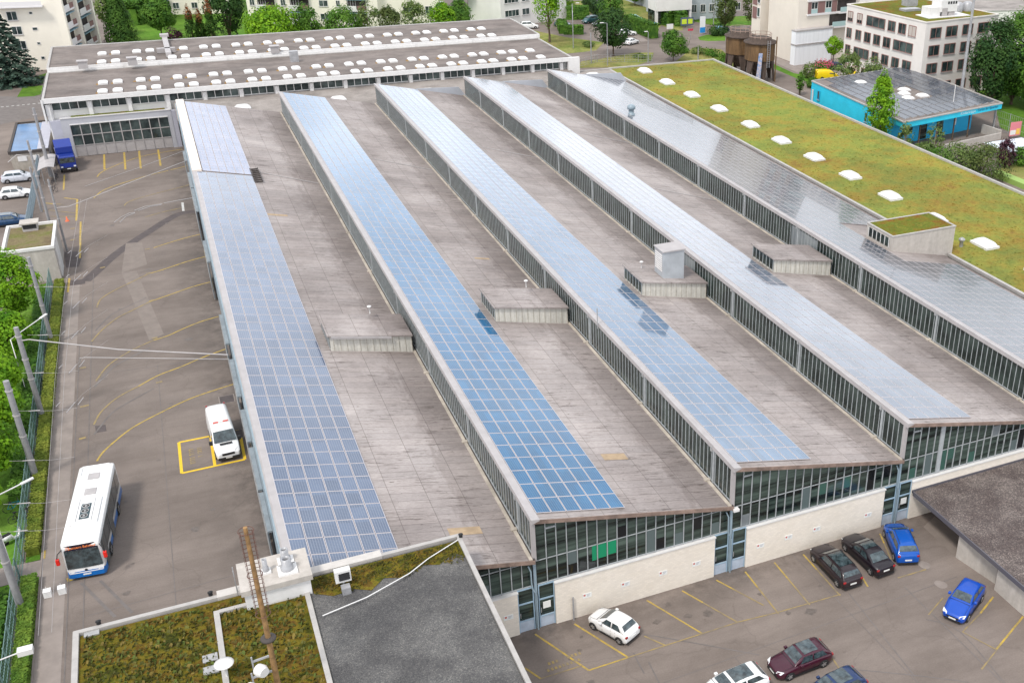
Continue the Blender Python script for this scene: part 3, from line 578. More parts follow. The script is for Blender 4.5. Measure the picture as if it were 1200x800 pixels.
    if k >= 0:
        mb = MB(); mb.box(xl-.13, xl+.15, -.12, .12, ZL-.2, ZT-.3, 0); mb.box(xl-.10, xl+.10, -.02, .12, 0, ZL-.2, 1); part('corner_post', mb, [LGREY, BLUEGREY], hall)
        mb = MB(); mb.tube([(xl-.45, -.05, ZL-.5), (xl-.32, -.16, ZL-.9), (xl-.3, -.16, 3.7), (xl-.12, -.16, 3.3), (xl, -.16, 3.0), (xl, -.16, 0)], .055, 6); part('downpipe', mb, BLUEGREY, hall)
for k in range(1, 4):
    if k == 1:
        mb = MB(); mb.box(k*S-.1, k*S+.35, -.55, -.2, ZL-.35, ZL-.15); mb.bar((k*S+.1, -.2, ZL-.2), (k*S+.1, .0, ZL-.1), .06); part('flood_light', mb, WHITEP, hall)
# side wall with yard gates under the eave
mb = MB(); mb.box(-15.2, -14.95, 0, LEN, 0, ZT-.4); sw = part('side_wall', mb, BLUEGREY, hall)
mb = MB(); mb.box(-15.10, -14.99, -.3, LEN, ZT-.42, ZT-.02, 0); part('eave_box', mb, LGREY, hall)
mb = MB(); mb.box(-15.05, -13.95, 85.8, LEN, ZT-.12, ZT+.16); part('parapet', mb, mat('parapet_cream', (.70, .62, .55), .7, .06, 1), hall)
GD = mat('gate_panel', (.22, .25, .27), .5, .15, 1)
for y0_, y1_ in ((12.0, 17.2), (17.6, 24), (25, 30.5), (33, 40.5), (44, 51.0), (66, 73), (84, 93.5), (93.9, 101.0), (107, 112)):
    mb = MB(); mb.box(-15.55, -15.22, y0_, y1_, 4.6, 4.75, 0); mb.box(-15.55, -15.47, y0_, y1_, .3, 4.6, 1); gt = part('yard_gate', mb, [GD, GD], hall)
    mb = MB()
    for t in range(5): yv = y0_+(y1_-y0_)*t/4; mb.box(-15.59, -15.553, yv-.06, yv+.06, .2, 4.7); 
    for t in range(4): mb.bar((-15.57, y0_+(y1_-y0_)*t/4, .8), (-15.57, y0_+(y1_-y0_)*(t+1)/4, 4.5), .05)
    part('gate_brace', mb, MGREY, gt)
# north end: ends of the sheds, link roof
mb = MB(); mb.box(-14.9, 60.0, LEN+.05, LEN+.3, 0, ZL-.3); part('north_wall', mb, WHITEW, hall)
for k in range(-1, 4):
    x0, x1 = k*S, (k+1)*S; mb = MB(); f = .62
    mb.idx([(x0+S*.45, LEN+.02, zroof(x0+S*.45, k)-.25), (x1, LEN+.02, ZL-.25), (x1, LEN+.02, ZL+.15), (x0+S*.93, LEN+.02, zroof(x0+S*.93, k)+1.35), (x0+S*.45, LEN+.02, zroof(x0+S*.45, k)+.1),
            (x0+S*.45, LEN+.12, zroof(x0+S*.45, k)-.25), (x1, LEN+.12, ZL-.25), (x1, LEN+.12, ZL+.15), (x0+S*.93, LEN+.12, zroof(x0+S*.93, k)+1.35), (x0+S*.45, LEN+.12, zroof(x0+S*.45, k)+.1)],
           [(0, 1, 2, 3, 4), (9, 8, 7, 6, 5), (3, 2, 7, 8), (4, 3, 8, 9)])
    if k >= 1: part('end_upstand', mb, mat('upstand_sheet', (.42, .44, .48), .5, .06, .8), hall)
    mb = MB(); mb.idx([(x0, LEN+.03, 4), (x1, LEN+.03, 4), (x1, LEN+.03, ZL-.26), (x0, LEN+.03, ZT-.3)], [(0, 3, 2, 1)]); part('end_gable', mb, LGREY, hall)
mb = MB(); 
for xa_, xb_, yb_, zb_ in ((-15.3, 52.0, 133.3, 6.95), (52.0, 60.3, 133.2, 6.2)):
    za_ = ZL-.02; ya_ = LEN+.31
    mb.idx([(xa_, ya_, za_-.4), (xb_, ya_, za_-.4), (xb_, yb_, zb_-.4), (xa_, yb_, zb_-.4), (xa_, ya_, za_), (xb_, ya_, za_), (xb_, yb_, zb_), (xa_, yb_, zb_)], [(0, 3, 2, 1), (4, 5, 6, 7), (0, 1, 5, 4), (1, 2, 6, 5), (2, 3, 7, 6), (3, 0, 4, 7)])
mb.idx([], []); lr = part('link_roof', mb, LINKR, hall)
mb = MB(); mb.box(52.0, 60.3, 133.2, 133.5, ZL-.6, ZL+.4); part('parapet', mb, KERBP, lr)
def dome(cx, cy, z, w=1.5, d=2.0, h=.45, kerb=.28):
    """roof-light dome on a kerb"""
    mb = MB(); mb.box(cx-w/2, cx+w/2, cy-d/2, cy+d/2, z-.02, z+kerb, 1)
    n = 6; vs = []; fs = []
    for i in range(n+1):
        for j in range(n+1):
            u, v_ = i/n*2-1, j/n*2-1; hh = h*(max(0, (1-u**4))*max(0, (1-v_**4)))**.6
            vs.append((cx+u*w/2*1.02, cy+v_*d/2*1.02, z+kerb+.04+hh))
    for i in range(n):
        for j in range(n): a = i*(n+1)+j; fs.append((a, a+n+1, a+n+2, a+1))
    mb.idx(vs, fs, 0, True); return mb
for x_ in (9.5-14.85, 9.5, 24.3, 39.2): part('skylight', dome(x_-.2, LEN+3.4, ZL+.22, 2.4, 1.8, .45), [DOME, WHITEP], lr)
part('skylight', dome(54.9, LEN+5, ZL+.05, 2.6, 1.8, .45), [DOME, WHITEP], lr)
# roof monitors
for k in range(-1, 4):
    mb = MB(); x0, x1 = k*S+7.45, (k+1)*S-.42; ya, yb = 32.7, 37.2 if k < 3 else 37.5
    if k < 3:
        zt0, zt1 = zroof(x0, k)+1.55, zroof(x1, k)+1.75
        zt0, zt1 = (zt0+.0, zt1)
        def hz(x): return zt0+(zt1-zt0)*(x-x0)/(x1-x0)
        mb.idx([(x0, ya, zroof(x0, k)-.02), (x1, ya, zroof(x1, k)-.02), (x1, ya, zt1-.12), (x0, ya, zt0-.12), (x0, yb, zroof(x0, k)-.02), (x1, yb, zroof(x1, k)-.02), (x1, yb, zt1-.12), (x0, yb, zt0-.12)],
               [(0, 1, 2, 3), (1, 5, 6, 2), (5, 4, 7, 6), (4, 0, 3, 7)])
        mn = part('roof_monitor', mb, CORR, hall)
        mb = MB(); e = .2; mb.idx([(x0-e, ya-e, zt0-.12), (x1+.1, ya-e, zt1-.12), (x1+.1, yb+e, zt1-.12), (x0-e, yb+e, zt0-.12), (x0-e, ya-e, zt0+.02), (x1+.1, ya-e, zt1+.02), (x1+.1, yb+e, zt1+.02), (x0-e, yb+e, zt0+.02)], [(0, 3, 2, 1), (4, 5, 6, 7), (0, 1, 5, 4), (1, 2, 6, 5), (2, 3, 7, 6), (3, 0, 4, 7)])
        part('monitor_roof', mb, ROOF, mn)
        mb = MB(); mb.box(x0-.04, x0-.003, ya+.12, yb-.1, zroof(x0, k)+.22, zt0-.2, 0)
        for t in range(7): yv = ya+.1+t*(yb-ya-.25)/6; mb.box(x0-.09, x0-.041, yv, yv+.07, zroof(x0, k)+.1, zt0-.14, 1)
        part('monitor_window', mb, [GL_RIDGE, MULL], mn)
        mb = MB()
        for t in range(13): xv = x0+.3+t*(x1-x0-.3)/12; mb.box(xv-.02, xv+.02, ya-.03, ya-.003, zroof(xv, k)+.05, hz(xv)-.14)
        part('sheet_ribs', mb, mat('sheet_rib', (.38, .35, .29), .8, .3, 3), mn)
        if k != 2:
            mb = MB(); c = (x0+(1.5 if k == 1 else 4.2), 36.4, zt0-.1); mb.lathe(c, [(.06, -.2), (.06, .45), (.2, .46), (.2, .52), (.02, .6)], 8); part('vent_cap', mb, WHITEP, mn)
        if k == -1: mb = MB(); mb.bar((x0+.1, ya-.28, hz(x0+.1)-.16), (x0+5.2, ya-.28, hz(x0+5.2)-.16), .12, .2); part('rain_gutter', mb, LGREY, mn)
        if k == 1:
            mb = MB(); mb.box(24.9, 27.2, 33.6, 35.6, 8.1, 11.35, 0); mb.box(24.8, 27.3, 33.5, 35.7, 11.35, 11.47, 2); mb.box(24.88, 24.898, 33.8, 35.4, 9.2, 11.2, 2)
            for t in range(8): mb.box(24.84, 24.878, 33.8, 35.4, 9.3+t*.23, 9.42+t*.23, 1)
            part('vent_tower', mb, [mat('tower_sheet', (.36, .38, .40), .6, .1, 1), WHITEP, LGREY], mn)
    else:
        x0, x1 = 51.9, 60.4; zt = 9.25
        mb.box(x0, x1, ya, yb, 5.7, zt); mn = part('roof_monitor', mb, CONC, hall)
        mb = MB(); mb.box(x0+.15, x1-.15, ya+.15, yb-.15, zt+.002, zt+.06); part('sedum', mb, make_veg('sedum_red', [(.20, .055, .02), (.17, .13, .02), (.11, .14, .02), (.20, .17, .03)], .5, 4, .6), mn)
        mb = MB()
        for a in ((x0-.06, x1+.06, ya-.06, ya+.14), (x0-.06, x1+.06, yb-.14, yb+.06), (x0-.06, x0+.14, ya+.14, yb-.14), (x1-.14, x1+.06, ya+.14, yb-.14)): mb.box(*a, zt+.003, zt+.12)
        part('parapet', mb, KERBP, mn)
        mb = MB(); mb.box(x0-.03, x0-.003, ya+.5, yb-.4, zroof(x0, 3)+.3, zt-.3, 0)
        for t in range(6): yv = ya+.5+t*(yb-ya-1)/5; mb.box(x0-.07, x0-.031, yv, yv+.09, zroof(x0, 3)+.25, zt-.25, 1)
        part('monitor_window', mb, [GL_RIDGE, WHITEP], mn)
# thin lightning wires over the roofs, ladder guard, small vents
mb = MB()
for k, y in ((-1, 88), (0, 88), (1, 88), (2, 62), (2, 90)):
    mb.bar((k*S+6.9, y, zroof(k*S+6.9, k)+.05), ((k+1)*S-.5, y-3.2, ZL+.2), .07)
part('lightning_wire', mb, LGREY, hall)
mb = MB(); q = P(289, 196, 8)
for t in range(8): mb.box(-8.3, -7.3, 83.0+t*.8, 83.08+t*.8, zroof(-8, -1)+.02, zroof(-8, -1)+.2)
for x_ in (-8.3, -7.35): mb.box(x_, x_+.07, 83, 89, zroof(-8, -1)+.02, zroof(-8, -1)+.22)
part('snow_guard', mb, GUTD, hall)
mb = MB(); mb.lathe((46.6, 92.0, zroof(46.6, 3)), [(.55, 0), (.55, .25), (.4, .3), (.4, .9), (.62, .95), (.62, 1.35), (.3, 1.6)], 14); part('vent_cowl', mb, mat('cowl_blue', (.22, .28, .32), .4), hall)
mb = MB(); mb.tube([(k_, 25.1, 8.9) for k_ in (14.55,)]+[(14.55, 25.1, 10.9)], .05, 6); part('vent_pipe', mb, MGREY, hall)
mb = MB()
for (px, py, w_, d_) in ((325, 252, 2.2, .6), (720, 535, 1.9, .9), (565, 303, 1.6, .45), (545, 622, 2.2, .9)):
    k = 0 if px > 500 else -1
    if px == 565: k = 0
    if px == 545: k = -1
    z = 7
    for _ in range(20): q = P(px, py, z); z = zroof(q.x, k)
    mb.idx([(q.x-w_/2, q.y-d_/2, zroof(q.x-w_/2, k)+.02), (q.x+w_/2, q.y-d_/2, zroof(q.x+w_/2, k)+.02), (q.x+w_/2, q.y+d_/2, zroof(q.x+w_/2, k)+.02), (q.x-w_/2, q.y+d_/2, zroof(q.x-w_/2, k)+.02)], [(0, 1, 2, 3)])
part('repair_patch', mb, mat('patch_tan', (.38, .28, .18), .9, .15, 2), hall)
# ---------------------------------------------------------------- solar arrays
def panel_mb(mb, k, xa, ya, w, d, lift=.10):
    def pt(x, y, h): return (x, y, zroof(x, k)+h)
    x1, y1 = xa+w, ya+d; g = .035
    vs = [pt(xa, ya, lift-.04), pt(x1, ya, lift-.04), pt(x1, y1, lift-.04), pt(xa, y1, lift-.04), pt(xa, ya, lift), pt(x1, ya, lift), pt(x1, y1, lift), pt(xa, y1, lift)]
    mb.idx(vs, [(4, 5, 6, 7), (0, 1, 5, 4), (1, 2, 6, 5), (2, 3, 7, 6), (3, 0, 4, 7)], 1)
    mb.face([pt(xa+g, ya+g, lift+.004), pt(x1-g, ya+g, lift+.004), pt(x1-g, y1-g, lift+.004), pt(xa+g, y1-g, lift+.004)], 0, [(0, 0), (1, 0), (1, 1), (0, 1)])
def array(k, cells, label, rows, cols, x0, skip=None, pw=1.05, pl=1.813, big=0, vis=None):
    t = thing('solar_array', label, 'solar array', (x0+3, rows[0], 7.5), group='rooftop solar arrays on the saw-tooth hall')
    items = [(x0+c*pw, y) for y in rows for c in range(cols) if not (skip and skip(x0+c*pw, y))]
    items.sort(key=lambda q: (0 if (vis is None or vis(*q)) else 1, (q[0]-CAM.x)**2+(q[1]-CAM.y)**2))
    for (x, y) in items[:100]:
        mb = MB(); panel_mb(mb, k, x, y, pw-.035, pl-.035); part('solar_panel', mb, [cells, PFRAME], t)
    if len(items) > 100:
        mb = MB()
        for (x, y) in items[100:]: panel_mb(mb, k, x, y, pw-.035, pl-.035)
        part('solar_panels', mb, [cells, PFRAME], t, kind='stuff')
ROWS = [.40+1.8132*i for i in range(68)]
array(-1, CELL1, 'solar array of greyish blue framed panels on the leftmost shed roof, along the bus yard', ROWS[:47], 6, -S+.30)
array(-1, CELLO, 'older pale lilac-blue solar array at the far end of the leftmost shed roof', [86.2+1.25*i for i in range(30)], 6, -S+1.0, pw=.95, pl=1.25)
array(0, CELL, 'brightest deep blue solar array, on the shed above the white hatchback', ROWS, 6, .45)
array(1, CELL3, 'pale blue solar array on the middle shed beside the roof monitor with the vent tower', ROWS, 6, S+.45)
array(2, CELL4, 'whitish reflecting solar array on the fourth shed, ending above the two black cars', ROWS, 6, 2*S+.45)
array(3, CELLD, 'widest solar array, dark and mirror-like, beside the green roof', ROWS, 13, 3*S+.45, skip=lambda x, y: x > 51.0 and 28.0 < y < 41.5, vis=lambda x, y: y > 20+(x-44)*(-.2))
# ---------------------------------------------------------------- green roof building on the right
gx0, gx1, gy0, gy1, gz = 59.75, 82.4, -30, 134.4, 6.05
t = thing('green_roof_building', 'long low building with a yellow-green planted roof and a row of white roof lights', 'building', (70, 60, 0))
mb = MB(); mb.box(gx0+.3, gx1-.2, gy0, gy1-.2, 0, gz-.1); part('wall', mb, CONC, t)
mb = MB(); mb.face([(gx0+.2, gy0, gz), (gx1-.2, gy0, gz), (gx1-.2, gy1-.2, gz), (gx0+.2, gy1-.2, gz)]); rf = part('planted_roof', mb, SED, t)
mb = MB(); mb.box(gx0, gx0+.35, gy0, 32.6, gz-.2, gz+.16); mb.box(gx0, gx0+.35, 37.7, gy1, gz-.2, gz+.16); mb.box(gx1-.35, gx1, gy0, gy1, gz-.4, gz+.28); mb.box(gx0+.35, gx1-.35, gy1-.35, gy1, gz-.3, gz+.22)
part('parapet', mb, KERBP, t)
mb = MB(); mb.box(gx1+.002, gx1+.08, gy0, gy1, gz-.6, gz+.1); part('roof_edge_trim', mb, mat('trim_green', (.10, .33, .30), .5), t)
for y in (129.6, 119.7, 109.6, 99.4, 88.8, 79.2, 70.0, 60.8, 51.6, 42.4, 33.2, 24.2): part('skylight', dome(65.5, y, gz, 1.9, 2.9, .42, .22), [DOME, WHITEP], t)
mb = MB(); mb.lathe((P(1126, 289, gz).x, P(1126, 289, gz).y, gz), [(.22, 0), (.22, .7), (.36, .75), (.36, .95), (.05, 1.15)], 12); part('vent_pipe', mb, GALV, t)
mb = MB()
for i in range(2600):
    x, y = R.uniform(gx0+.6, gx1-.6), 20+114*R.random()**1.3; h = R.uniform(.03, .09); a = R.uniform(0, 6.28); w_ = R.uniform(.1, .25)
    mb.face([(x-w_*math.cos(a), y-w_*math.sin(a), gz+.003), (x+w_*math.cos(a), y+w_*math.sin(a), gz+.003), (x+.5*w_*math.cos(a), y+.5*w_*math.sin(a), gz+h), (x-.5*w_*math.cos(a), y-.5*w_*math.sin(a), gz+h)])
part('sedum_tufts', mb, SED, t, kind='stuff')
# ---------------------------------------------------------------- rear halls with many domes
def rearhall(name, label, x0, x1, y0, y1, z, zlow, domes, rowsy, gab):
    t = thing(name, label, 'hall', ((x0+x1)/2, (y0+y1)/2, 0))
    mb = MB(); mb.box(x0+.2, x1-.2, y0+.9, y1, 0, z-.9, 0); part('wall', mb, WHITEW, t)
    mb = MB(); mb.box(x0, x1, y0, y1, z-.32, z-.02); rf = part('roof', mb, FLAT, t)
    mb = MB(); mb.box(x0-.1, x1+.1, y0-.16, y0+.12, z-.62, z+.10); part('fascia', mb, WHITEP, t)
    mb = MB(); mb.box(x0-.12, x0+.22, y0+.13, y1, z-.5, z+.14); mb.box(x1-.22, x1+.12, y0+.13, y1, z-.5, z+.14); mb.box(x0-.1, x1+.1, y1-.02, y1+.5, z-.5, z+.1); part('roof_kerb', mb, KERBP, t)
    for x in domes:
        for i, y in enumerate(rowsy):
            xx = x+(.0 if i == 0 else .05); part('skylight', dome(xx, y+R.uniform(-.06, .06), z, 1.38, 1.8, .22, .18), [DOME, WHITEP], t)
    mb = MB()
    for x in domes:
        for y in rowsy:
            if R.random() < .6:
                a_, b_ = R.uniform(.25, .55), R.uniform(.5, .95); mb.prism([(x-.66-a_, y-b_*.8), (x-.655, y-b_), (x-.655, y+b_*.6), (x-.66-a_*.7, y+b_*.4)], z-.018, z-.012)
    part('moss_patches', mb, MOSSO, t)
    return t, rf
dx = []
for k in range(14): dx += [-25.05+5.535*k, -22.9+5.535*k]
MOSSO = mat('moss_ochre', (.26, .15, .04), .95, .3, 2)
t, rf = rearhall('front_rear_hall', 'white-fronted flat hall with domed roof lights, nearer of the two behind the depot', -33.3, 52.2, 132.6, 151.6, 9.05, 7, dx[:27], (134.6, 140.9), 0)
for k in range(16):
    xa = -32.2+5.535*k-.3; xb = min(xa+5.0, 51.8)
    mb = MB(); mb.box(xa+.15, xb, 133.38, 133.46, 7.15, 8.35, 0)
    wn_ = part('window', mb, GL_WIN, t)
    mb = MB()
    for j in range(5): xv = xa+.15+(xb-xa-.2)*j/4; mb.box(xv-.05, xv+.05, 133.3, 133.375, 7.15, 8.35)
    mb.box(xa+.15, xb, 133.28, 133.37, 7.05, 7.15); part('frame', mb, WHITEP, wn_)
    mb = MB(); mb.box(xa-.5, xa+.1, 132.95, 133.45, 5.6, 8.2); part('pillar', mb, WHITEP, t)
mb = MB(); mb.box(51.4, 53.6, 132.3, 132.9, 5.2, 9.1); part('end_wall', mb, WHITEP, t)
mb = MB(); mb.idx([(-33.6, 132.3, 5.4), (-33.6, 136.4, 7.3), (-33.6, 151, 7.3), (-33.6, 151, 9.1), (-33.6, 132.3, 9.1), (-33.35, 132.3, 5.4), (-33.35, 136.4, 7.3), (-33.35, 151, 7.3), (-33.35, 151, 9.1), (-33.35, 132.3, 9.1)], [(0, 4, 3, 2, 1), (5, 6, 7, 8, 9), (0, 1, 6, 5), (0, 5, 9, 4)]); part('gable_board', mb, WHITEP, t)
mb = MB(); mb.box(-33.2, -32.6, 132.7, 133.2, 0, 8.2); part('corner_column', mb, WHITEP, t)
t2, rf2 = rearhall('back_rear_hall', 'flat hall with domed roof lights and a raised duct, farther one behind the depot', -33.2, 52.6, 152.2, 170.6, 9.75, 8, dx[:26], (154.0, 161.3), 0)
for k in range(16):
    xa = -32.4+5.535*k; mb = MB(); mb.box(xa, min(xa+5.0, 52), 151.86, 152.02, 9.05, 9.5); part('clerestory', mb, WHITEP, t2)
mb = MB(); mb.box(-14.9, -14.0, 154.5, 170.8, 9.8, 10.6); mb.box(-15.2, -13.7, 169.6, 171.0, 10.6, 11.0); mb.box(-16.2, -13.2, 158.6, 159.4, 9.8, 10.6); part('roof_duct', mb, LGREY, t2)
for (px, py) in ((98, 80), (156, 76), (645/2, 62)):
    q = P(px, py, 9.75); mb = MB(); mb.box(q.x-.7, q.x+.7, q.y-.5, q.y+.5, 9.74, 10.9); mb.box(q.x-.85, q.x+.85, q.y-.65, q.y+.65, 10.9, 11.02); part('chimney', mb, LGREY, t2)
for (px, py) in ((345, 70),): q = P(px, py, 9.4); mb = MB(); mb.box(q.x-.7, q.x+.7, q.y-.5, q.y+.5, 9.0, 10.9); part('chimney', mb, GALV, t2)
# gate house with folding doors
t = thing('gate_annex', 'grey annex with a wide folding glass gate and mossy roof strip', 'building', (-23.5, 132, 0))
ax0, ax1, ay = -31.6, -16.0, 131.95; zt = 6.05
mb = MB(); mb.box(ax0, ax1, ay, 133.3, zt-.95, zt, 0); mb.box(ax0, ax0+1.1, ay, 133.3, 0, zt-.95, 0); mb.box(ax1-.6, ax1, ay, 133.3, 0, zt-.95, 0); mb.box(ax0+1.1, ax1-.6, ay+.7, 133.3, 0, zt-.95, 0); part('wall', mb, mat('annex_grey', (.42, .42, .45), .7, .06, .5), t)
mb = MB(); mb.box(ax0+1.5, ax1-.8, ay+.3, 133.2, zt+.003, zt+.1); part('planted_roof', mb, MATS['sedum_red'], t)
mb = MB(); mb.box(ax0-.05, ax1+.05, ay-.1, ay+.1, zt, zt+.14); mb.box(ax0+1.1, ax1-.6, ay-.1, ay-.003, zt-1.05, zt-.9); part('roof_edge_trim', mb, WHITEP, t)
n = 10; w_ = (ax1-.6-ax0-1.1)/n
for j in range(n):
    xa = ax0+1.1+j*w_; mb = MB(); mb.box(xa+.04, xa+w_-.04, ay+.1, ay+.2, .05, 1.75); lf = part('gate_leaf', mb, LGREY, t)
    mb = MB(); mb.box(xa+.04, xa+w_-.04, ay+.12, ay+.18, 1.75, zt-1.05); part('pane', mb, GL_WIN, lf)
    mb = MB(); mb.box(xa-.07, xa+.07, ay+.02, ay+.095, .05, zt-1.05); mb.box(xa+.07, xa+w_-.07, ay+.03, ay+.095, 3.3, 3.42); mb.box(xa+.07, xa+w_-.07, ay+.03, ay+.095, 1.7, 1.8); part('frame', mb, LGREY, lf)
mb = MB(); mb.box(-21.6, -18.6, ay+.205, ay+.25, 1.8, 3.6)
part('lift_platform', mb, mat('lift_yellow', (.5, .42, .02), .5), t)
mb = MB(); mb.box(-33.0, ax0-.003, 132.2, 133.3, 0, zt-.3); part('side_panel', mb, LILAC, t); mb = MB(); mb.box(ax1+.003, -15.3, 132.0, 133.3, 0, zt-.2); part('side_panel', mb, LILAC, t)
# low house with a wet blue roof
t = thing('low_store', 'low concrete store with a wet blue membrane roof, left of the blue truck', 'building', (-36.3, 136, 0))
mb = MB(); mb.box(-38.9, -33.75, 127.7, 145.2, 0, 2.75); part('wall', mb, CONCD, t)
mb = MB(); mb.box(-38.7, -35.2, 127.9, 144.4, 2.78, 2.86); part('membrane_roof', mb, TARP, t)
mb = MB(); mb.box(-35.2, -33.75, 127.9, 144.4, 2.8, 2.95); part('sheet_roof', mb, LILAC, t)
mb = MB(); mb.box(-39.05, -38.7, 127.55, 145.35, 2.5, 3.0); mb.box(-38.7, -33.7, 145.0, 145.35, 2.5, 3.0); mb.box(-38.7, -33.7, 127.55, 127.9, 2.5, 2.9); part('parapet', mb, GUTD, t)
for xa in (-38.0, -36.3): mb = MB(); mb.box(xa, xa+1.2, 127.62, 127.69, 1.35, 2.1); part('window', mb, WHITEP, t)
# kiosk with mossy roof
t = thing('transformer_kiosk', 'small concrete kiosk with a brown mossy roof and white rim', 'kiosk', (-33.8, 85, 0))
mb = MB(); mb.box(-36.35, -31.2, 79.5, 88.6, 0, 3.95); part('wall', mb, CONC, t)
mb = MB(); mb.box(-36.0, -31.5, 79.9, 88.2, 3.955, 4.0); part('moss_roof', mb, MOSSB, t)
mb = MB()
for a in ((-36.45, -31.1, 79.4, 79.7), (-36.45, -31.1, 88.4, 88.7), (-36.45, -36.15, 79.7, 88.4), (-31.4, -31.1, 79.7, 88.4)): mb.box(*a, 3.9, 4.22)
part('parapet', mb, WHITEP, t)
mb = MB(); mb.box(-34.6, -33.0, 86.3, 87.6, 4.0, 4.9, 0); mb.box(-34.8, -32.8, 86.1, 87.8, 4.9, 5.05, 1); mb.box(-34.5, -33.1, 86.27, 86.298, 4.3, 4.8, 2); part('roof_vent', mb, [LGREY, CONC, DARK], t)
mb = MB(); mb.box(-31.19, -31.1, 80.5, 84, 0, 3.7); part('door', mb, WHITEP, t)
# ---------------------------------------------------------------- office block in front (lower left)
ZB = 9.3; bx0, bx1, by1 = -26.4, -4.7, .18
t = thing('front_office', 'tall block in the foreground with mossy and dark gravel roofs and a metal parapet', 'building', (-15, -6, 0))
mb = MB(); mb.box(bx0+.05, bx1-.05, -22, -.36, 0, ZB-.3); part('wall', mb, CONC, t)
mb = MB(); mb.poly([(bx0+.3, -22), (-14.1, -22), (-14.1, -.2), (bx0+.3, -.2)], ZB-.14); part('moss_roof', mb, SEDD, t)
mb = MB(); mb.poly([(-14.1, -22), (bx1-.3, -22), (bx1-.3, -.2), (-14.1, -.2)], ZB-.15); part('gravel_roof', mb, GRAV, t)
mb = MB(); pr = [(-13.8, -.5)]
top = [(-13.9, -.35), (-4.95, -.35)]; low = [(-4.95, -2.2), (-5.5, -1.8), (-6.6, -2.3), (-7.8, -2.1), (-8.8, -2.6), (-9.9, -2.5), (-10.8, -3.0), (-11.7, -2.7), (-12.9, -2.6), (-13.9, -2.2)]
mb.poly(low[::-1][:0]+[(-13.9, -.3)]+[(x, y+.6*math.sin(x*3)*.3+.25) for x, y in low[::-1]]+[(-4.95, -.3)], ZB-.12); part('moss_strip', mb, SEDD, t)
mb = MB()
for a in ((bx0, bx1, by1-.28, by1), (bx0, bx0+.28, -22, by1-.28), (bx1-.26, bx1, -22, by1-.28), (-14.4, -14.12, -22, -1.2), (-19.3, -19.0, -9.5, -1.25), (-19.0, -16.4, -1.5, -1.22)): mb.box(*a, ZB-.4, ZB+.03)
mb.box(bx0-.03, bx0, -22, by1, ZB-3, ZB+.0); part('parapet', mb, KERBP, t)
mb = MB(); mb.box(-19, -9.6, by1-.3, by1+.35, ZB-.2, ZB+.045); part('coping', mb, mat('coping_beige', (.50, .47, .44), .7, .08, 1.5), t)
mb = MB()
for i in range(5200):
    x = R.uniform(bx0+.5, -14.6); y = -.5-13*R.random()
    if -19.35 < x < -18.9 and y < -1.2: continue
    if x > -19 and R.random() < .15: continue
    if -17.8 < x < -14 and y > -1.7: continue
    h = R.uniform(.05, .2); a = R.uniform(0, 6.28); w_ = R.uniform(.05, .15); dx_ = R.uniform(-.1, .1)
    mb.face([(x-w_*math.cos(a), y-w_*math.sin(a), ZB-.14), (x+w_*math.cos(a), y+w_*math.sin(a), ZB-.14), (x+dx_+.6*w_*math.cos(a), y+.6*w_*math.sin(a)+dx_, ZB-.14+h), (x+dx_-.6*w_*math.cos(a), y-.6*w_*math.sin(a)+dx_, ZB-.14+h)], R.choice((0, 0, 1, 2)))
for i in range(900):
    x = R.uniform(-13.8, -5.1); y = -R.uniform(.5, 2.2+.3*math.sin(x*2)); h = R.uniform(.05, .18); a = R.uniform(0, 6.28); w_ = R.uniform(.05, .15)
    mb.face([(x-w_*math.cos(a), y-w_*math.sin(a), ZB-.14), (x+w_*math.cos(a), y+w_*math.sin(a), ZB-.14), (x+.6*w_*math.cos(a), y+.6*w_*math.sin(a), ZB-.14+h), (x-.6*w_*math.cos(a), y-.6*w_*math.sin(a), ZB-.14+h)], R.choice((0, 0, 1)))
part('sedum_tufts', mb, [mat('tuft_olive', (.09, .09, .015), .9, .3, 2), mat('tuft_ochre', (.17, .125, .025), .9, .3, 2), mat('tuft_green', (.08, .11, .015), .9)], t, kind='stuff')
mb = MB(); mb.box(-17.55, -13.95, -1.75, .75, ZB-.14, 10.25, 0); mb.box(-17.7, -13.8, -1.9, .9, 10.25, 10.6, 1); bxh = part('chimney_block', mb, [WHITEP, CONC], t)
for (px, py, rr, h) in ((335, 658, .3, .8), (337, 668, .36, .75), (312, 670, .18, .8)):
    q = P(px, py, 10.6); mb = MB(); mb.box(q.x-rr*1.5, q.x+rr*1.5, q.y-rr*1.4, q.y+rr*1.4, 10.6, 10.72, 1); mb.lathe((q.x, q.y, 10.72), [(rr, 0), (rr, .25), (rr*.75, .3), (rr*.75, h), (rr*.55, h), (rr*.55, h-.3)], 14, 0); part('flue', mb, [GALV, WHITEP], bxh)
mb = MB(); q = P(285, 655, 8.8)
for y_ in (-.1, .25): mb.bar((-17.9, y_, 8.0), (-17.9, y_, 10.9), .05)
for k in range(9): mb.bar((-17.9, -.1, 8.2+k*.3), (-17.9, .25, 8.2+k*.3), .035)
part('ladder', mb, GALV, bxh)
q = P(403, 686, ZB); mb = MB(); mb.box(q.x-.42, q.x+.48, q.y-.12, q.y+.28, ZB+.35, ZB+1.15, 0); mb.box(q.x-.22, q.x+.4, q.y-.16, q.y-.123, ZB+.5, ZB+1.0, 1); mb.box(q.x-.2, q.x+.3, q.y-.75, q.y-.3, ZB-.13, ZB+.35, 2)
mb.bar((q.x, q.y, ZB-.1), (q.x, q.y, ZB+.4), .1, m=2)
solo('roof_flood_light', mb, [WHITEP, DARK, GALV], 'white boxed flood light on the gravel roof beside the white cable', 'flood light', loc=(q.x, q.y, ZB-.14))
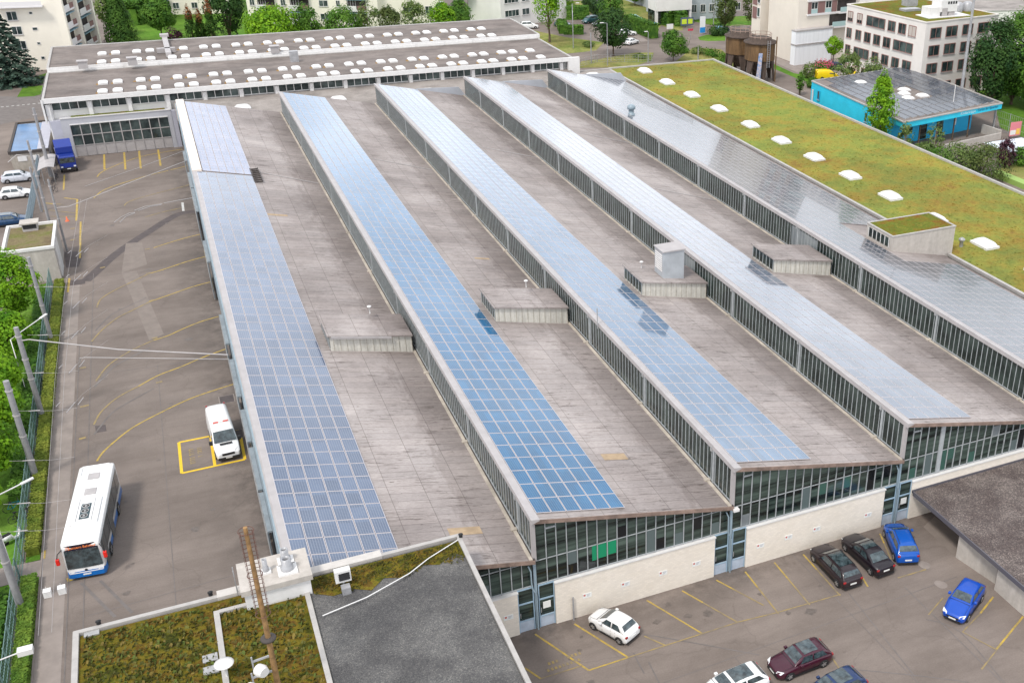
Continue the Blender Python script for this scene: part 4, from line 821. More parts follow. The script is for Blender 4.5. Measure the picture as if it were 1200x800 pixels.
mb = MB(); mb.tube([P(378, 721, ZB), P(430, 701, ZB)+Vector((0, 0, .1)), P(480, 673, ZB)+Vector((0, 0, .1)), P(502, 654, ZB), P(537, 632, ZB)], .035, 6)
q = P(378, 721, ZB); solo('roof_cable', mb, WHITEP, 'thin white cable running diagonally over the dark gravel roof', 'cable', loc=(q.x, q.y, ZB))
for (px, py) in ((108, 739), (232, 733+40)):
    pass
for (px, py) in ((246, 769), (247, 783), (107, 739)):
    q = P(px, py, ZB); mb = MB(); mb.box(q.x-.38, q.x+.38, q.y-.3, q.y+.3, ZB-.14, ZB-.05); part('paving_slab', mb, MGREY, t)
for (px, py) in ((116, 731), (247, 697), (540, 629)):
    q = P(px, py, ZB); mb = MB(); mb.lathe((q.x, q.y, ZB), [(.12, 0), (.12, .2), (.16, .22), (.02, .3)], 8); part('vent_cap', mb, DARK, t)
# satellite dish and rusty mast
q = P(266, 792, ZB); mb = MB(); mb.lathe((q.x, q.y, ZB+.75), [(.0, 0), (.3, .03), (.48, .12), (.50, .16), (.3, .07), (0, .04)], 18); mb.tube([(q.x, q.y, ZB-.1), (q.x, q.y, ZB+.78)], .05, 6)
solo('satellite_dish', mb, WHITEP, 'round white satellite dish at the inner roof parapet', 'dish', loc=(q.x, q.y, ZB))
mx_, my_ = -16.72, -9.3; ms = thing('rusty_mast', 'tall rusty lattice-guarded mast carrying white dish antennas', 'mast', (mx_, my_, ZB-.14))
mb = MB(); mb.tube([(mx_, my_, ZB-.14), (mx_, my_, 14), (mx_, my_, 19.8)], [.15, .13, .10], 12); part('pole', mb, RUSTL, ms)
mb = MB()
for s_ in (-1, 1):
    mb.tube([(mx_+s_*.27, my_, 14.6), (mx_+s_*.27, my_, 19.6)], .018, 5)
    for k in range(20):
        z = 14.7+k*.245; mb.tube([(mx_+s_*.12, my_, z), (mx_+s_*.30, my_-.12, z+.07), (mx_+s_*.34, my_+.1, z+.15), (mx_+s_*.12, my_, z+.24)], .018, 4, cap=False)
for z in (14.6, 17, 19.6): mb.tube([(mx_+.36*math.cos(a*math.pi/6), my_+.36*math.sin(a*math.pi/6), z) for a in range(13)], .02, 4, cap=False)
pass; part('climbing_guard', mb, mat('rusty_wire', (.13, .06, .045), .8), ms)
mb = MB(); mb.lathe((mx_, my_, 12.9), [(.22, 0), (.38, .05), (.38, .14), (.22, .2)], 12); part('collar', mb, GUTD, ms)
for i, (z, sx_) in enumerate(((11.9, -.95), (10.9, -1.1))):
    mb = MB(); mb.bar((mx_, my_, z), (mx_+sx_, my_, z-.1), .09); mb.bar((mx_+sx_, my_, z-.9), (mx_+sx_, my_, z+.2), .08); br = part('antenna_arm', mb, GALV, ms)
    mb = MB(); c = Vector((mx_+sx_+(.35 if i == 0 else -.1), my_-.45, z-.45)); mb.tube([c+Vector((-.16, .22, 0)), c+Vector((0, 0, 0)), c+Vector((.12, -.2, 0))], [.30, .34, .26], 14)
    o = part('antenna', mb, WHITEP, br)
mb = MB(); c = Vector((mx_-.6, my_-.5, 10.3)); mb.lathe(c, [(.0, -.1), (.24, -.1), (.26, .12), (.0, .16)], 14); part('antenna', mb, WHITEP, ms)
# ---------------------------------------------------------------- ramp canopy on the right
t = thing('ramp_canopy', 'brown gravel-roofed canopy with concrete walls over the ramp at right', 'canopy', (38, -8, 0))
mb = MB(); mb.poly([(31.1, -24), (52, -24), (52, -.22), (31.1, -.22)], 2.62); part('gravel_roof', mb, GRAV2, t)
mb = MB(); mb.box(31.1, 52, -24, -.22, 2.3, 2.61); part('roof_slab', mb, CONC, t)
mb = MB(); mb.box(31.0, 31.09, -24, -.3, 2.35, 2.72, 0); mb.box(31.0, 52, -.215, -.155, 2.55, 2.78, 0); part('roof_edge_trim', mb, mat('edge_plum', (.10, .095, .11), .4), t)
mb = MB(); mb.idx([(31.35, -5.7, 0), (31.9, -5.7, 0), (32.6, -9.2, 0), (32.0, -9.4, 0), (31.35, -5.7, 2.3), (31.9, -5.7, 2.3), (32.6, -9.2, 2.3), (32.0, -9.4, 2.3)], [(0, 1, 5, 4), (3, 7, 6, 2), (0, 4, 7, 3), (1, 2, 6, 5)]); part('ramp_wall', mb, CONC, t)
mb = MB(); mb.box(31.5, 32.2, -24, -9.9, 0, 2.3); part('ramp_wall', mb, CONC, t)
mb = MB(); mb.box(33.6, 34, -5, -.3, 0, 2.3); part('ramp_wall', mb, CONC, t)
# ---------------------------------------------------------------- far buildings
def wall_frame(o, d): o = Vector(o); d = Vector((d[0], d[1], 0)).normalized(); n = Vector((d.y, -d.x, 0)); return o, d, n
def slab(mb, o, d, n, u0, u1, z0, z1, p0, p1, m=0):
    """box lying on a wall: along d, out along n"""
    q = [o+d*u+n*p for u, p in ((u0, p0), (u1, p0), (u1, p1), (u0, p1))]
    vs = [(v.x, v.y, z0) for v in q]+[(v.x, v.y, z1) for v in q]
    mb.idx(vs, [(0, 1, 2, 3), (4, 7, 6, 5), (0, 4, 5, 1), (1, 5, 6, 2), (2, 6, 7, 3), (3, 7, 4, 0)], m)
def window(parent, F, u0, u1, z0, z1, glass=GL_WIN, fr=WHITEP, mull=1, blind=0, sill=True, fw_=.08):
    o, d, n = F; mb = MB(); slab(mb, o, d, n, u0, u1, z0, z1, .004, .03); w = part('window', mb, glass, parent)
    mb = MB()
    for a in ((u0-.03, u0+fw_, z0, z1), (u1-fw_, u1+.03, z0, z1), (u0+fw_, u1-fw_, z1-fw_, z1+.03), (u0+fw_, u1-fw_, z0-.03, z0+fw_)): slab(mb, o, d, n, *a, .006, .09)
    for k in range(mull): u = u0+(u1-u0)*(k+1)/(mull+1); slab(mb, o, d, n, u-.04, u+.04, z0+fw_, z1-fw_, .032, .08)
    part('frame', mb, fr, w)
    if sill: mb = MB(); slab(mb, o, d, n, u0-.1, u1+.1, z0-.12, z0-.035, .003, .16); part('sill', mb, LGREY, w)
    if blind: mb = MB(); slab(mb, o, d, n, u0+fw_, u1-fw_, z1-(z1-z0)*blind, z1-fw_, .034, .06); part('blind', mb, WIN_BL, w)
    return w
def block(t, pts, z0, z1, m, roofm=None, rim=.25):
    a = sum(pts[i][0]*pts[(i+1) % len(pts)][1]-pts[(i+1) % len(pts)][0]*pts[i][1] for i in range(len(pts)))
    if a < 0: pts = pts[::-1]
    mb = MB(); mb.prism([(p[0], p[1]) for p in pts], z0, z1); part('wall', mb, m, t)
    if roofm:
        c = Vector((sum(p[0] for p in pts)/len(pts), sum(p[1] for p in pts)/len(pts))); ins = [(c.x+(p[0]-c.x)*.975, c.y+(p[1]-c.y)*.975) for p in pts]
        mb = MB(); mb.prism(ins, z1+.002, z1+.06); rf = part('roof', mb, roofm, t)
        mb = MB()
        for i in range(len(pts)):
            p, q = pts[i], pts[(i+1) % len(pts)]; mb.bar((p[0], p[1], z1+.06), (q[0], q[1], z1+.06), rim, .2+.004*i)
        part('parapet', mb, KERBP if m != OFFICE else OFFICE, rf)
# pale office block, three and a half storeys
A, B = Vector((113.5, 135.3, 0)), Vector((116.2, 112.4, 0)); C = Vector((135.5, 114.6, 0)); D = A+(C-B); HO = 14.7
t = thing('office_block', 'pale office block with square dark windows and a planted roof with machinery', 'office building', tuple((A+C)/2))
block(t, [A, B, C, D], 0, HO, OFFICE, MATS['sedum_red'])
F = wall_frame(A, B-A); LW = (B-A).length; u = LW/24.0
rowsz = [(1.2, 3.1), (4.9, 6.9), (8.3, 10.3), (11.6, 13.6)]
pat = {3: [(.6, 2.2, .65), (3.6, 5.2, .65), (6.6, 12.3, 0), (13.2, 15.4, 0), (16.3, 18.5, 0), (19.3, 21.4, 1)], 2: [(.6, 2.2, 0), (3.5, 5.3, 0), (6.3, 8.3, 0), (9.2, 11.3, 0), (12.2, 14.4, 0), (15.3, 21.0, 0)],
       1: [(.6, 2.2, 0), (3.4, 8.2, 0), (9.2, 11.2, 0), (12.2, 14.3, 0), (15.3, 17.5, 0), (18.5, 21, 0)], 0: [(.6, 2.4, 1), (3.4, 5.5, 1), (6.4, 8.5, 0), (9.4, 11.4, 0), (12.4, 14.6, 0)]}
FRB = mat('bronze_frame', (.26, .14, .12), .5)
for r_ in range(4):
    for (a, b, bl) in pat[r_]: window(t, F, a*u, b*u, *rowsz[r_], fr=FRB, mull=2 if b-a > 3 else 1, blind=bl, fw_=.1)
F = wall_frame(B, C-B)
for r_ in range(4):
    for (a, b) in ((1.3, 4.1), (5.4, 8.4), (9.8, 12.6), (14, 17)): window(t, F, a, b, *rowsz[r_], fr=FRB, mull=1, fw_=.1)
def at(u_, v_, z=0): return A+(B-A)*u_+(C-B)*v_+Vector((0, 0, z))
mb = MB()
q = at(.80, .33); mb.box(q.x-2.2, q.x+.3, q.y-1.3, q.y+1.3, HO, HO+1.9, 0); mb.box(q.x+.3, q.x+4.2, q.y-1.5, q.y+1.5, HO+1.0, HO+3.2, 0); mb.box(q.x+.6, q.x+1.9, q.y-1.53, q.y-1.503, HO+.2, HO+1.7, 1); mb.box(q.x+2.3, q.x+3.8, q.y-1.4, q.y+1.2, HO, HO+1.0, 1)
for k in range(4): mb.box(q.x+1.8+k*.6, q.x+2.2+k*.6, q.y-1.53, q.y-1.503, HO+2.4, HO+2.9, 2)
mb.box(q.x-3, q.x+7, q.y-2.3, q.y+2, HO+.07, HO+.2, 0)
part('roof_plant', mb, [WHITEP, LGREY, DARK], t)
mb = MB(); q = at(.72, .75); 
for k in range(2): mb.lathe((q.x+k*2.4, q.y, HO), [(1, 0), (1, 1.5), (.6, 1.8)], 12)
q = at(.3, .55); mb.box(q.x-1.3, q.x+1.3, q.y-1, q.y+1, HO, HO+1.5); mb.box(q.x-5.5, q.x-1.6, q.y-6, q.y-4, HO+.07, HO+.5)
part('roof_vents', mb, GALV, t)
# residential tower with coloured panels
A, B, C = Vector((111.2, 163.0, 0)), Vector((111.2, 150.3, 0)), Vector((128.5, 152.4, 0)); D = A+(C-B); HT = 23
t = thing('residential_tower', 'cream residential block with brown and mauve shutters and white sheeting at its base', 'apartment building', tuple((A+C)/2))
block(t, [A, B, C, D], 0, HT, CREAM2, FLAT)
block(t, [A+Vector((-.7, 2.5, 0)), A+Vector((-.7, 6.5, 0)), A+Vector((6, 6.5, 0)), A+Vector((6, 2.5, 0))], 0, HT, CREAM2)
F = wall_frame(B, C-B)
mb = MB(); slab(mb, *F, -1.5, 8.8, 0, 4.4, .003, 1.6); slab(mb, *F, -1.5, 8.8, 4.5, 7.2, .003, 1.6); part('sheeting', mb, WRAP, t)
mb = MB(); slab(mb, *F, -1.6, 8.9, 4.2, 4.5, .002, 1.75); slab(mb, *F, -1.6, 8.9, 7.2, 7.45, .002, 1.75); part('band', mb, LGREY, t)
for fl in range(1, 7):
    z0 = 4.5+fl*3.0-.1
    if fl == 1: segs = [(8.9, 14.8, 2)]
    else: segs = [(2.6, 3.5, 0), (3.5, 5.3, 1), (5.3, 7.3, 0), (7.5, 9.2, 1), (9.3, 10.7, 0), (10.9, 16.2, 2)]
    for (a, b, k_) in segs:
        mb = MB()
        if k_ == 0: slab(mb, *F, a, b, z0, z0+2.4, .01, .12); part('shutter', mb, BROWNP if fl % 2 else MAUVE, t)
        elif k_ == 1: w = window(t, F, a, b, z0+.9, z0+2.4, fr=WHITEP, mull=1, sill=False); mb = MB(); slab(mb, *F, a, b, z0, z0+.85, .01, .1); part('glass_panel', mb, BALGL, w)
        else:
            slab(mb, *F, a, b, z0, z0+2.4, .01, .05); bl = part('balcony', mb, WIN_DK, t); mb = MB(); slab(mb, *F, a, b, z0, z0+1.0, 1.2, 1.28); part('balustrade', mb, BALGL, bl)
            mb = MB(); slab(mb, *F, a-.2, b+.2, z0-.35, z0-.02, .003, 1.3); part('balcony_slab', mb, BALC, bl)
    mb = MB(); slab(mb, *F, 2.3, 17, z0-.45, z0-.36 if fl == 1 else z0-.05, .003, .3); part('floor_band', mb, BALC, t)
F = wall_frame(A+Vector((-.7, 6.5, 0)), (0, -1))
for z0 in (7.5, 10.5, 13.5): window(t, F, 2.5, 3.7, z0, z0+2, mull=0); mb = MB(); slab(mb, *F, .4, 2.3, z0-.6, z0+2, .01, .12); part('shutter', mb, MAUVE, t)
# turquoise pavilion
t = thing('turquoise_pavilion', 'bright turquoise pavilion with rows of solar panels on its flat roof', 'pavilion', (104, 100, 0))
T0, T1, T2, T3 = (93.2, 115.0), (91.6, 84.2), (115.6, 88.2), (117.2, 118.6)
ZR = 5.1; M_ = (T1[0]*.0+91.75, 87.0)
mb = MB(); mb.prism([(93.2, 115), (91.78, 88.0), (112.2, 91.6), (116, 117)], 0, ZR-1.0); part('wall', mb, TURQD, t)
mb = MB(); mb.prism([T0, T1, T2, T3], ZR-.95, ZR); part('roof_fascia', mb, TURQ, t)
mb = MB(); mb.prism([(93.18, 115.01), (91.75, 87.98), (92.2, 87.99), (93.6, 115.0)], 0.01, ZR-.96); part('west_wall', mb, TURQ, t)
mb = MB(); mb.prism([(p[0]*.985+104.4*.015, p[1]*.985+101.5*.015) for p in (T0, T1, T2, T3)], ZR+.002, ZR+.05); part('roof', mb, FLAT, t)
mb = MB()
for a, b in ((T0, T1), (T1, T2), (T2, T3), (T3, T0)): mb.bar((*a, ZR+.05), (*b, ZR+.05), .3, .18)
part('parapet', mb, KERBP, t)
e1 = (Vector(T2)-Vector(T1)); e2 = (Vector(T0)-Vector(T1))
def tp(u_, v_, z): q = Vector(T1)+e1*u_+e2*v_; return (q.x, q.y, z)
nr = 13; cnt = 0
for r_ in range(nr):
    u_ = .05+r_*.072
    for c_ in range(7):
        v_ = .04+c_*.137
        if (.38 < u_ < .62 and .30 < v_ < .56) or (r_ in (0,) and c_ == 6): continue
        mb = MB(); a, b, c, d = tp(u_, v_, ZR+.10), tp(u_+.048, v_, ZR+.28), tp(u_+.048, v_+.13, ZR+.28), tp(u_, v_+.13, ZR+.10)
        mb.face([a, b, c, d], 0, [(0, 0), (1, 0), (1, 1), (0, 1)]); mb.idx([a, b, c, d, tp(u_, v_, ZR+.05), tp(u_+.046, v_, ZR+.05), tp(u_+.046, v_+.13, ZR+.05), tp(u_, v_+.13, ZR+.05)], [(0, 4, 5, 1), (1, 5, 6, 2), (2, 6, 7, 3)], 1)
        part('solar_panel', mb, [MATS['solar_cells_dark'], MGREY], t)
for (u_, v_) in ((.45, .45), (.40, .36), (.55, .36), (.33, .80), (.52, .52)): q = tp(u_, v_, 0); part('skylight', dome(q[0], q[1], ZR+.05, 1.9, 1.7, .28, .18), [DOME, WHITEP], t)
q = P(1117, 121, ZR); mb = MB(); mb.tube([(q.x, q.y, ZR), (q.x, q.y, ZR+3.2)], .07, 6); part('roof_mast', mb, WHITEP, t)
F = wall_frame((93.1, 115, 0), (-1.35, -27))
for u_, w_ in ((2.6, .8), (19.2, .8)): window(t, F, u_, u_+w_, 2.4, 4.0, mull=0, fr=TURQD)
mb = MB(); slab(mb, *F, 21.6, 22.5, 2.2, 3.5, .01, .05); part('notice', mb, CREAM, t); mb = MB(); slab(mb, *F, .8, 1.1, .5, 3.8, .02, .2); part('downpipe', mb, WHITEP, t)
F = wall_frame((91.78, 88.0, 0), (20.4, 3.6))
for (a, b, z0, z1) in ((3.2, 5.6, 1.6, 2.6), (7.6, 9.2, 0.1, 2.6), (11.6, 13.3, .1, 2.9)): mb = MB(); slab(mb, *F, a, b, z0, z1, .01, .05); part('door' if z0 < 1 else 'window', mb, GL_FAC, t)
mb = MB(); slab(mb, *F, 16.2, 16.6, 1.4, 3.2, .01, .06); part('notice', mb, WHITEP, t)
for u_ in (1.0, 4.2, 8.5, 12.6, 16.4, 23.2):
    q = Vector(T1)+Vector((.6, .9))+e1.normalized()*u_; mb = MB(); mb.tube([(q.x, q.y, 0), (q.x, q.y, ZR-.96)], .14, 8); part('column', mb, BARK if u_ < 20 else MGREY, t)
ang = math.atan2(e1.y, e1.x); e1n = e1.normalized(); nn = Vector((e1n.y, -e1n.x))
for body, u_, z_, s_, mm in (('Kinderkrippe', 15.6, ZR-.42, .72, mat('sign_white', (.62, .80, .85), .6)), ('Garten der Sprachen', 20.7, ZR-.40, .62, mat('sign_navy', (.01, .10, .24), .6))):
    q = Vector(T1)+e1n*u_+nn*.03-Vector((0, 0)); w_ = text('lettering', body, s_, mm, t, Matrix.Identity(4)); w_.matrix_local = frame_mtx((q.x-104, q.y-100, z_), (e1n.x, e1n.y, 0), (0, 0, 1))
q0 = Vector((98.0, 80.5)); 
mb = MB(); mb.bar((99.0, 82.2, .5), (112.8, 84.4, .5), .3, 1.3); mb.bar((112.8, 84.4, .8), (112.4, 88.8, .8), .3, 1.6); solo('retaining_wall', mb, CONC, 'pale concrete retaining wall in front of the turquoise pavilion', 'wall', loc=(106, 83, 0))
# cream apartments, upper left
def balconies(t, F, u0, u1, zs, mb_w=1.3):
    for z in zs:
        mb = MB(); slab(mb, *F, u0+.1, u1-.1, z, z+2.35, .01, .06); b = part('balcony', mb, WIN_DK, t)
        mb = MB(); slab(mb, *F, u0, u1, z-.3, z-.02, .003, mb_w); part('balcony_slab', mb, BALC, b)
        mb = MB(); slab(mb, *F, u0, u0+(u1-u0)*.55, z, z+1.0, mb_w-.1, mb_w); slab(mb, *F, u0+(u1-u0)*.58, u1, z, z+1.0, mb_w-.25, mb_w-.17, 1); part('balustrade', mb, [BALC, MAUVE], b)
        mb = MB()
        for k in range(4): u = u0+.3+k*(u1-u0)*.13; slab(mb, *F, u, u+.1, z+.1, z+2.3, .065, .12)
        part('window_frames', mb, WHITEP, b)
        mb = MB(); slab(mb, *F, u0, u1, z+2.36, z+2.5, .003, mb_w*.9); part('awning', mb, mat('awning_blue', (.22, .34, .40), .7), b)
A, B = Vector((-70, 204.5, 0)), Vector((-33.2, 200.6, 0)); C = Vector((-28.2, 219, 0)); D = C+(A-B)
t = thing('apartment_block', 'cream apartment block with stacked balconies at the upper left corner', 'apartment building', tuple((A+C)/2)); block(t, [A, B, C, D], 0, 22, CREAM, FLAT)
F = wall_frame(B, C-B); balconies(t, F, 1.0, 7.6, (1.2, 4.5, 7.8, 11.1, 14.4)); balconies(t, F, 10.4, 17.4, (2.4, 5.7, 9.0, 12.3, 15.6))
for u_ in (.4, 8.6, 18.2): mb = MB(); slab(mb, *F, u_-.4, u_+.5, 0, 20, .002, 1.5); part('fin_wall', mb, CREAM, t)
F = wall_frame(A, B-A); 
for (px, py, w_, h_) in ((14, 19, 1.8, 1.7), (36, 15.5, .6, .5), (41, 34, .9, .6), (45.5, 51, .6, .5), (50.5, 68, .7, .6), (60, 81, .6, .4), (20, 36, 1.8, 1.6), (25, 53, 1.8, 1.6)):
    d = fw+rt*((px-CX)/FPX)-up*((py-CY)/FPX); q = CAM+d*((F[0]-CAM).dot(F[2])/d.dot(F[2])); u_ = (q-F[0]).dot(F[1])
    window(t, F, u_-w_/2, u_+w_/2, q.z-h_/2, q.z+h_/2, mull=1 if w_ > 1 else 0, sill=w_ > 1, fw_=.06)
d = fw+rt*((22-CX)/FPX)-up*((4-CY)/FPX); q = CAM+d*((F[0]-CAM).dot(F[2])/d.dot(F[2])); u_ = (q-F[0]).dot(F[1])
mb = MB(); slab(mb, *F, u_-4.2, u_+4.2, q.z-.7, q.z-.45, .003, 1.5); slab(mb, *F, u_-4.2, u_+4.2, q.z-.45, q.z+.5, 1.35, 1.45); part('balcony', mb, BALC, t)
def simple_block(name, label, P0, P1, depth, h, m, wins, bal=(), roofm=FLAT, z0w=1.4):
    A, B = Vector((P0[0], P0[1], 0)), Vector((P1[0], P1[1], 0)); d = (B-A).normalized(); n = Vector((-d.y, d.x, 0)); t = thing(name, label, 'building', tuple((A+B)/2+n*depth/2))
    block(t, [A, B, B+n*depth, A+n*depth], 0, h, m, roofm); F = wall_frame(A, B-A)
    for w in wins: window(t, F, *w[:4], mull=w[4] if len(w) > 4 else 1, glass=w[5] if len(w) > 5 else GL_WIN, fr=WHITEP if m != WHITEP else MGREY)
    for b in bal: balconies(t, F, *b)
    return t, F
simple_block('apartment_house', 'cream apartment house behind the green lawn, partly hidden by hedges', (-19, 262), (3, 257), 14, 14, CREAM, [(u_, u_+1.5, z, z+1.5) for u_ in (2.5, 9, 13.5, 18) for z in (1.5, 4.6, 7.7, 10.8)], [(4.6, 8.2, (1.2, 4.3, 7.4, 10.5), 1.2)])
simple_block('apartment_house', 'long cream apartment house with balconies behind the small street trees', (6, 238), (35.2, 224.5), 14, 16, CREAM, [(u_, u_+w_, z, z+1.5) for u_, w_ in ((.8, 1.2), (8.4, 1.2), (17.8, 2.2), (22, 1.0)) for z in (1.6, 4.8, 8.0, 11.2, 14.2)], [(2.6, 7.0, (1.0, 4.2, 7.4, 10.6), 1.3), (10.6, 15.4, (1.0, 4.2, 7.4, 10.6), 1.3), (24.6, 29.4, (1.0, 4.2, 7.4, 10.6), 1.3)])
simple_block('apartment_wing', 'lower pale wing with a mossy flat roof at the end of the cream apartment house', (35.4, 227), (50.5, 224), 12, 7.2, CREAM, [(6.5, 9, 2.6, 4.4), (1.5, 3.5, 2.6, 4.4), (11.8, 13.6, 2.6, 4.4)], (), MOSSB)
W_A = []
for z in (2.4, 5.7, 9.0):
    W_A += [(1.2, 5.6, z, z+1.6, 3), (6.6, 8.9, z, z+1.6, 1), (14, 16.6, z, z+1.6, 1)]
q0, q1 = P(588, 33), P(664, 22); t, F = simple_block('white_office', 'white three-storey house behind the light green street tree', (q0.x, q0.y), (q1.x, q1.y), 14, 16, WHITEW, W_A)
q0, q1 = P(741, 16), P(770, 13); q2 = P(836, 21.5)
t, F = simple_block('grey_office', 'grey panelled office building beyond the roundabout', tuple(P(784, 25))[:2], tuple(P(850, 21))[:2], 16, 14, mat('panel_grey', (.40, .43, .46), .6, .05, .4), [(u_, u_+1.5, z, z+2.0, 1) for u_ in (6.4, 9.0, 11.6, 14.2, 16.8, 19.4) for z in (1.8, 6.2, 10.4)])
mb = MB(); slab(mb, *F, -6, 4.0, 3.6, 12, .01, 5.6); part('white_wing', mb, WHITEW, t)
for u_ in (-6, -3, -.2, 3.4): mb = MB(); slab(mb, *F, u_, u_+.6, 0, 3.6, 4.6, 5.4); part('column', mb, WHITEP, t)
mb = MB(); slab(mb, *F, -6, 4.0, 0, 3.6, .02, 4.2); part('recess', mb, GL_FAC, t)
simple_block('grey_office', 'long grey office wing with blue windows at the top edge above the meadow', tuple(P(690, -14))[:2], tuple(P(772, 14))[:2], 14, 9, mat('panel_grey', (.4, .43, .46)), [(u_, u_+2.2, z, z+2.2, 1) for u_ in (4, 8, 12, 16, 20, 24) for z in (1.5, 5.2)])
q0 = P(1150, 22, 9); t = thing('flat_hall', 'large pale flat-roofed hall beyond the office block', 'building', (168, 168, 0)); block(t, [(146, 150), (190, 140), (215, 200), (150, 205)], 0, 9, WHITEW, LINKR)
t = thing('white_warehouse', 'white warehouse with a mauve strip at the top right corner', 'building', (210, 215, 0)); block(t, [(172, 206), (250, 196), (255, 240), (176, 246)], 0, 11, WHITEW, LGREY)
F = wall_frame((172, 206, 0), (78, -10)); mb = MB(); slab(mb, *F, 6, 16, 4, 8, .01, .1); slab(mb, *F, 26, 40, 2, 6, .01, .1, 1); part('wall_panel', mb, [MAUVE, BALGL], t)
# ---------------------------------------------------------------- rusty silos
def silo(cx, cy, label, zb, ztop, rr):
    t = thing('rusty_silo', label, 'silo', (cx, cy, 0), group='rusty silos on stilts beside the green roof')
    mb = MB(); mb.lathe((cx, cy, 0), [(rr, zb), (rr, ztop-.1)], 24); part('tank', mb, RUST, t)
    mb = MB(); mb.lathe((cx, cy, 0), [(rr+.05, ztop-.15), (rr+.35, ztop-.05), (rr+.35, ztop+.2), (rr*.75, ztop+.5), (rr*.75, ztop+.9), (.1, ztop+1.1)], 24); part('cap', mb, RUSTD, t)
    mb = MB(); mb.lathe((cx, cy, 0), [(rr*.94, zb+.02), (rr*.22, zb-2.6), (rr*.2, zb-2.9)], 24); part('hopper', mb, RUSTD, t)
    for k in range(6):
        a = k*math.pi/3+.3; mb = MB(); x, y = cx+rr*.9*math.cos(a), cy+rr*.9*math.sin(a); x2, y2 = cx+rr*1.1*math.cos(a), cy+rr*1.1*math.sin(a)
        ta = Vector((-math.sin(a), math.cos(a), 0)); mb.idx([Vector((x, y, zb+.3))-ta*.95, Vector((x, y, zb+.3))+ta*.95, Vector((x2, y2, 0))+ta*.25, Vector((x2, y2, 0))-ta*.25]+[Vector((x-.3*math.cos(a), y-.3*math.sin(a), zb+.6))-ta*1.1, Vector((x-.3*math.cos(a), y-.3*math.sin(a), zb+.6))+ta*1.1, Vector((x2-.3*math.cos(a), y2-.3*math.sin(a), 0))+ta*.25, Vector((x2-.3*math.cos(a), y2-.3*math.sin(a), 0))-ta*.25],
            [(0, 3, 2, 1), (4, 5, 6, 7), (0, 4, 7, 3), (1, 2, 6, 5)]); part('leg', mb, RUSTD, t)
    mb = MB()
    for z in (1.5, 2.1): mb.tube([(cx+rr*.72*math.cos(a*math.pi/12), cy+rr*.72*math.sin(a*math.pi/12), ztop+.6+z-.9) for a in range(25)], .05, 4, cap=False)
    for a in range(12): mb.bar((cx+rr*.72*math.cos(a*math.pi/6), cy+rr*.72*math.sin(a*math.pi/6), ztop+.5), (cx+rr*.72*math.cos(a*math.pi/6), cy+rr*.72*math.sin(a*math.pi/6), ztop+1.85), .07)
    part('railing', mb, mat('railing_rust', (.35, .25, .2), .7), t); return t
s2 = silo(95.7, 139.3, 'rusty silo with a white ladder and tall pipe, right of the pair', 4.3, 7.7, 3.1)
silo(95.0, 146.6, 'plainer rusty silo standing left of its twin', 4.3, 7.7, 3.0)
mb = MB(); bx_, by_ = 95.6, 135.5
for s_ in (-.3, .3): mb.bar((bx_+s_, by_, 3.2), (bx_+s_, by_, 8.6), .07)
for k in range(14): mb.bar((bx_-.3, by_, 3.4+k*.36), (bx_+.3, by_, 3.4+k*.36), .05)
part('ladder', mb, GALV, s2)
mb = MB(); mb.tube([(97.6, 135.9, .2), (97.6, 135.9, 9.2)], .12, 8); part('pipe', mb, RUST, s2)
mb = MB(); mb.idx([(93.1, 135.9, 0), (94.0, 135.7, 0), (94.3, 135.7, 6.2), (93.6, 135.9, 6.2), (93.1, 136.0, 0), (94.0, 135.8, 0), (94.3, 135.8, 6.2), (93.6, 136.0, 6.2)], [(0, 1, 2, 3), (7, 6, 5, 4), (0, 3, 7, 4), (1, 5, 6, 2)]); part('painted_board', mb, mat('graffiti_board', (.62, .52, .50), .7, col2=(.10, .25, .5), scale=1.9), s2)
# ---------------------------------------------------------------- vehicles
def paint(name, c): return mat('car_paint_'+name, c, .32, .04, 1.5, spec=.4, coat=.45, metal=.0)
def wheel(t, x, y, r, w=.2, side=1):
    mb = MB(); n = 20; prof = [(r*.62, -w/2), (r*.94, -w/2), (r, -w/2+.03), (r, w/2-.03), (r*.94, w/2), (r*.62, w/2)]
    vs = []; fs = []
    for rr, yy_ in prof: vs += [(x+rr*math.cos(2*math.pi*k/n), y+yy_, r+rr*math.sin(2*math.pi*k/n)) for k in range(n)]
    for i in range(len(prof)-1):
        for k in range(n): fs.append((i*n+k, (i+1)*n+k, (i+1)*n+(k+1) % n, i*n+(k+1) % n))
    mb.idx(vs, fs, 0, True); wl = part('wheel', mb, DARK, t, world=False)
    mb = MB(); yo = y+side*(w/2-.015); c0 = [(x+r*.63*math.cos(2*math.pi*k/n), yo, r+r*.63*math.sin(2*math.pi*k/n)) for k in range(n)]
    mb.idx(c0, [tuple(range(n))], 1)
    for k in range(5):
        a = 2*math.pi*k/5; mb.bar((x, yo+side*.012, r), (x+r*.6*math.cos(a), yo+side*.012, r+r*.6*math.sin(a)), .075, .03, 0, (0, 1, 0))
    mb.idx([(x+r*.15*math.cos(2*math.pi*k/n), yo+side*.03, r+r*.15*math.sin(2*math.pi*k/n)) for k in range(n)], [tuple(range(n))], 0)
    part('rim', mb, [ALLOY, DARK], wl, world=False)
def loft(mb, st, m=0, capm=None):
    """st: list of closed sections (equal length lists of 3D points)"""
    n = len(st[0]); vs = [p for s_ in st for p in s_]; fs = []
    for i in range(len(st)-1):
        for k in range(n): fs.append((i*n+k, i*n+(k+1) % n, (i+1)*n+(k+1) % n, (i+1)*n+k))
    mb.idx(vs, fs, m, True); mb.idx(st[0], [tuple(range(n-1, -1, -1))], m); mb.idx(st[-1], [tuple(range(n))], m)
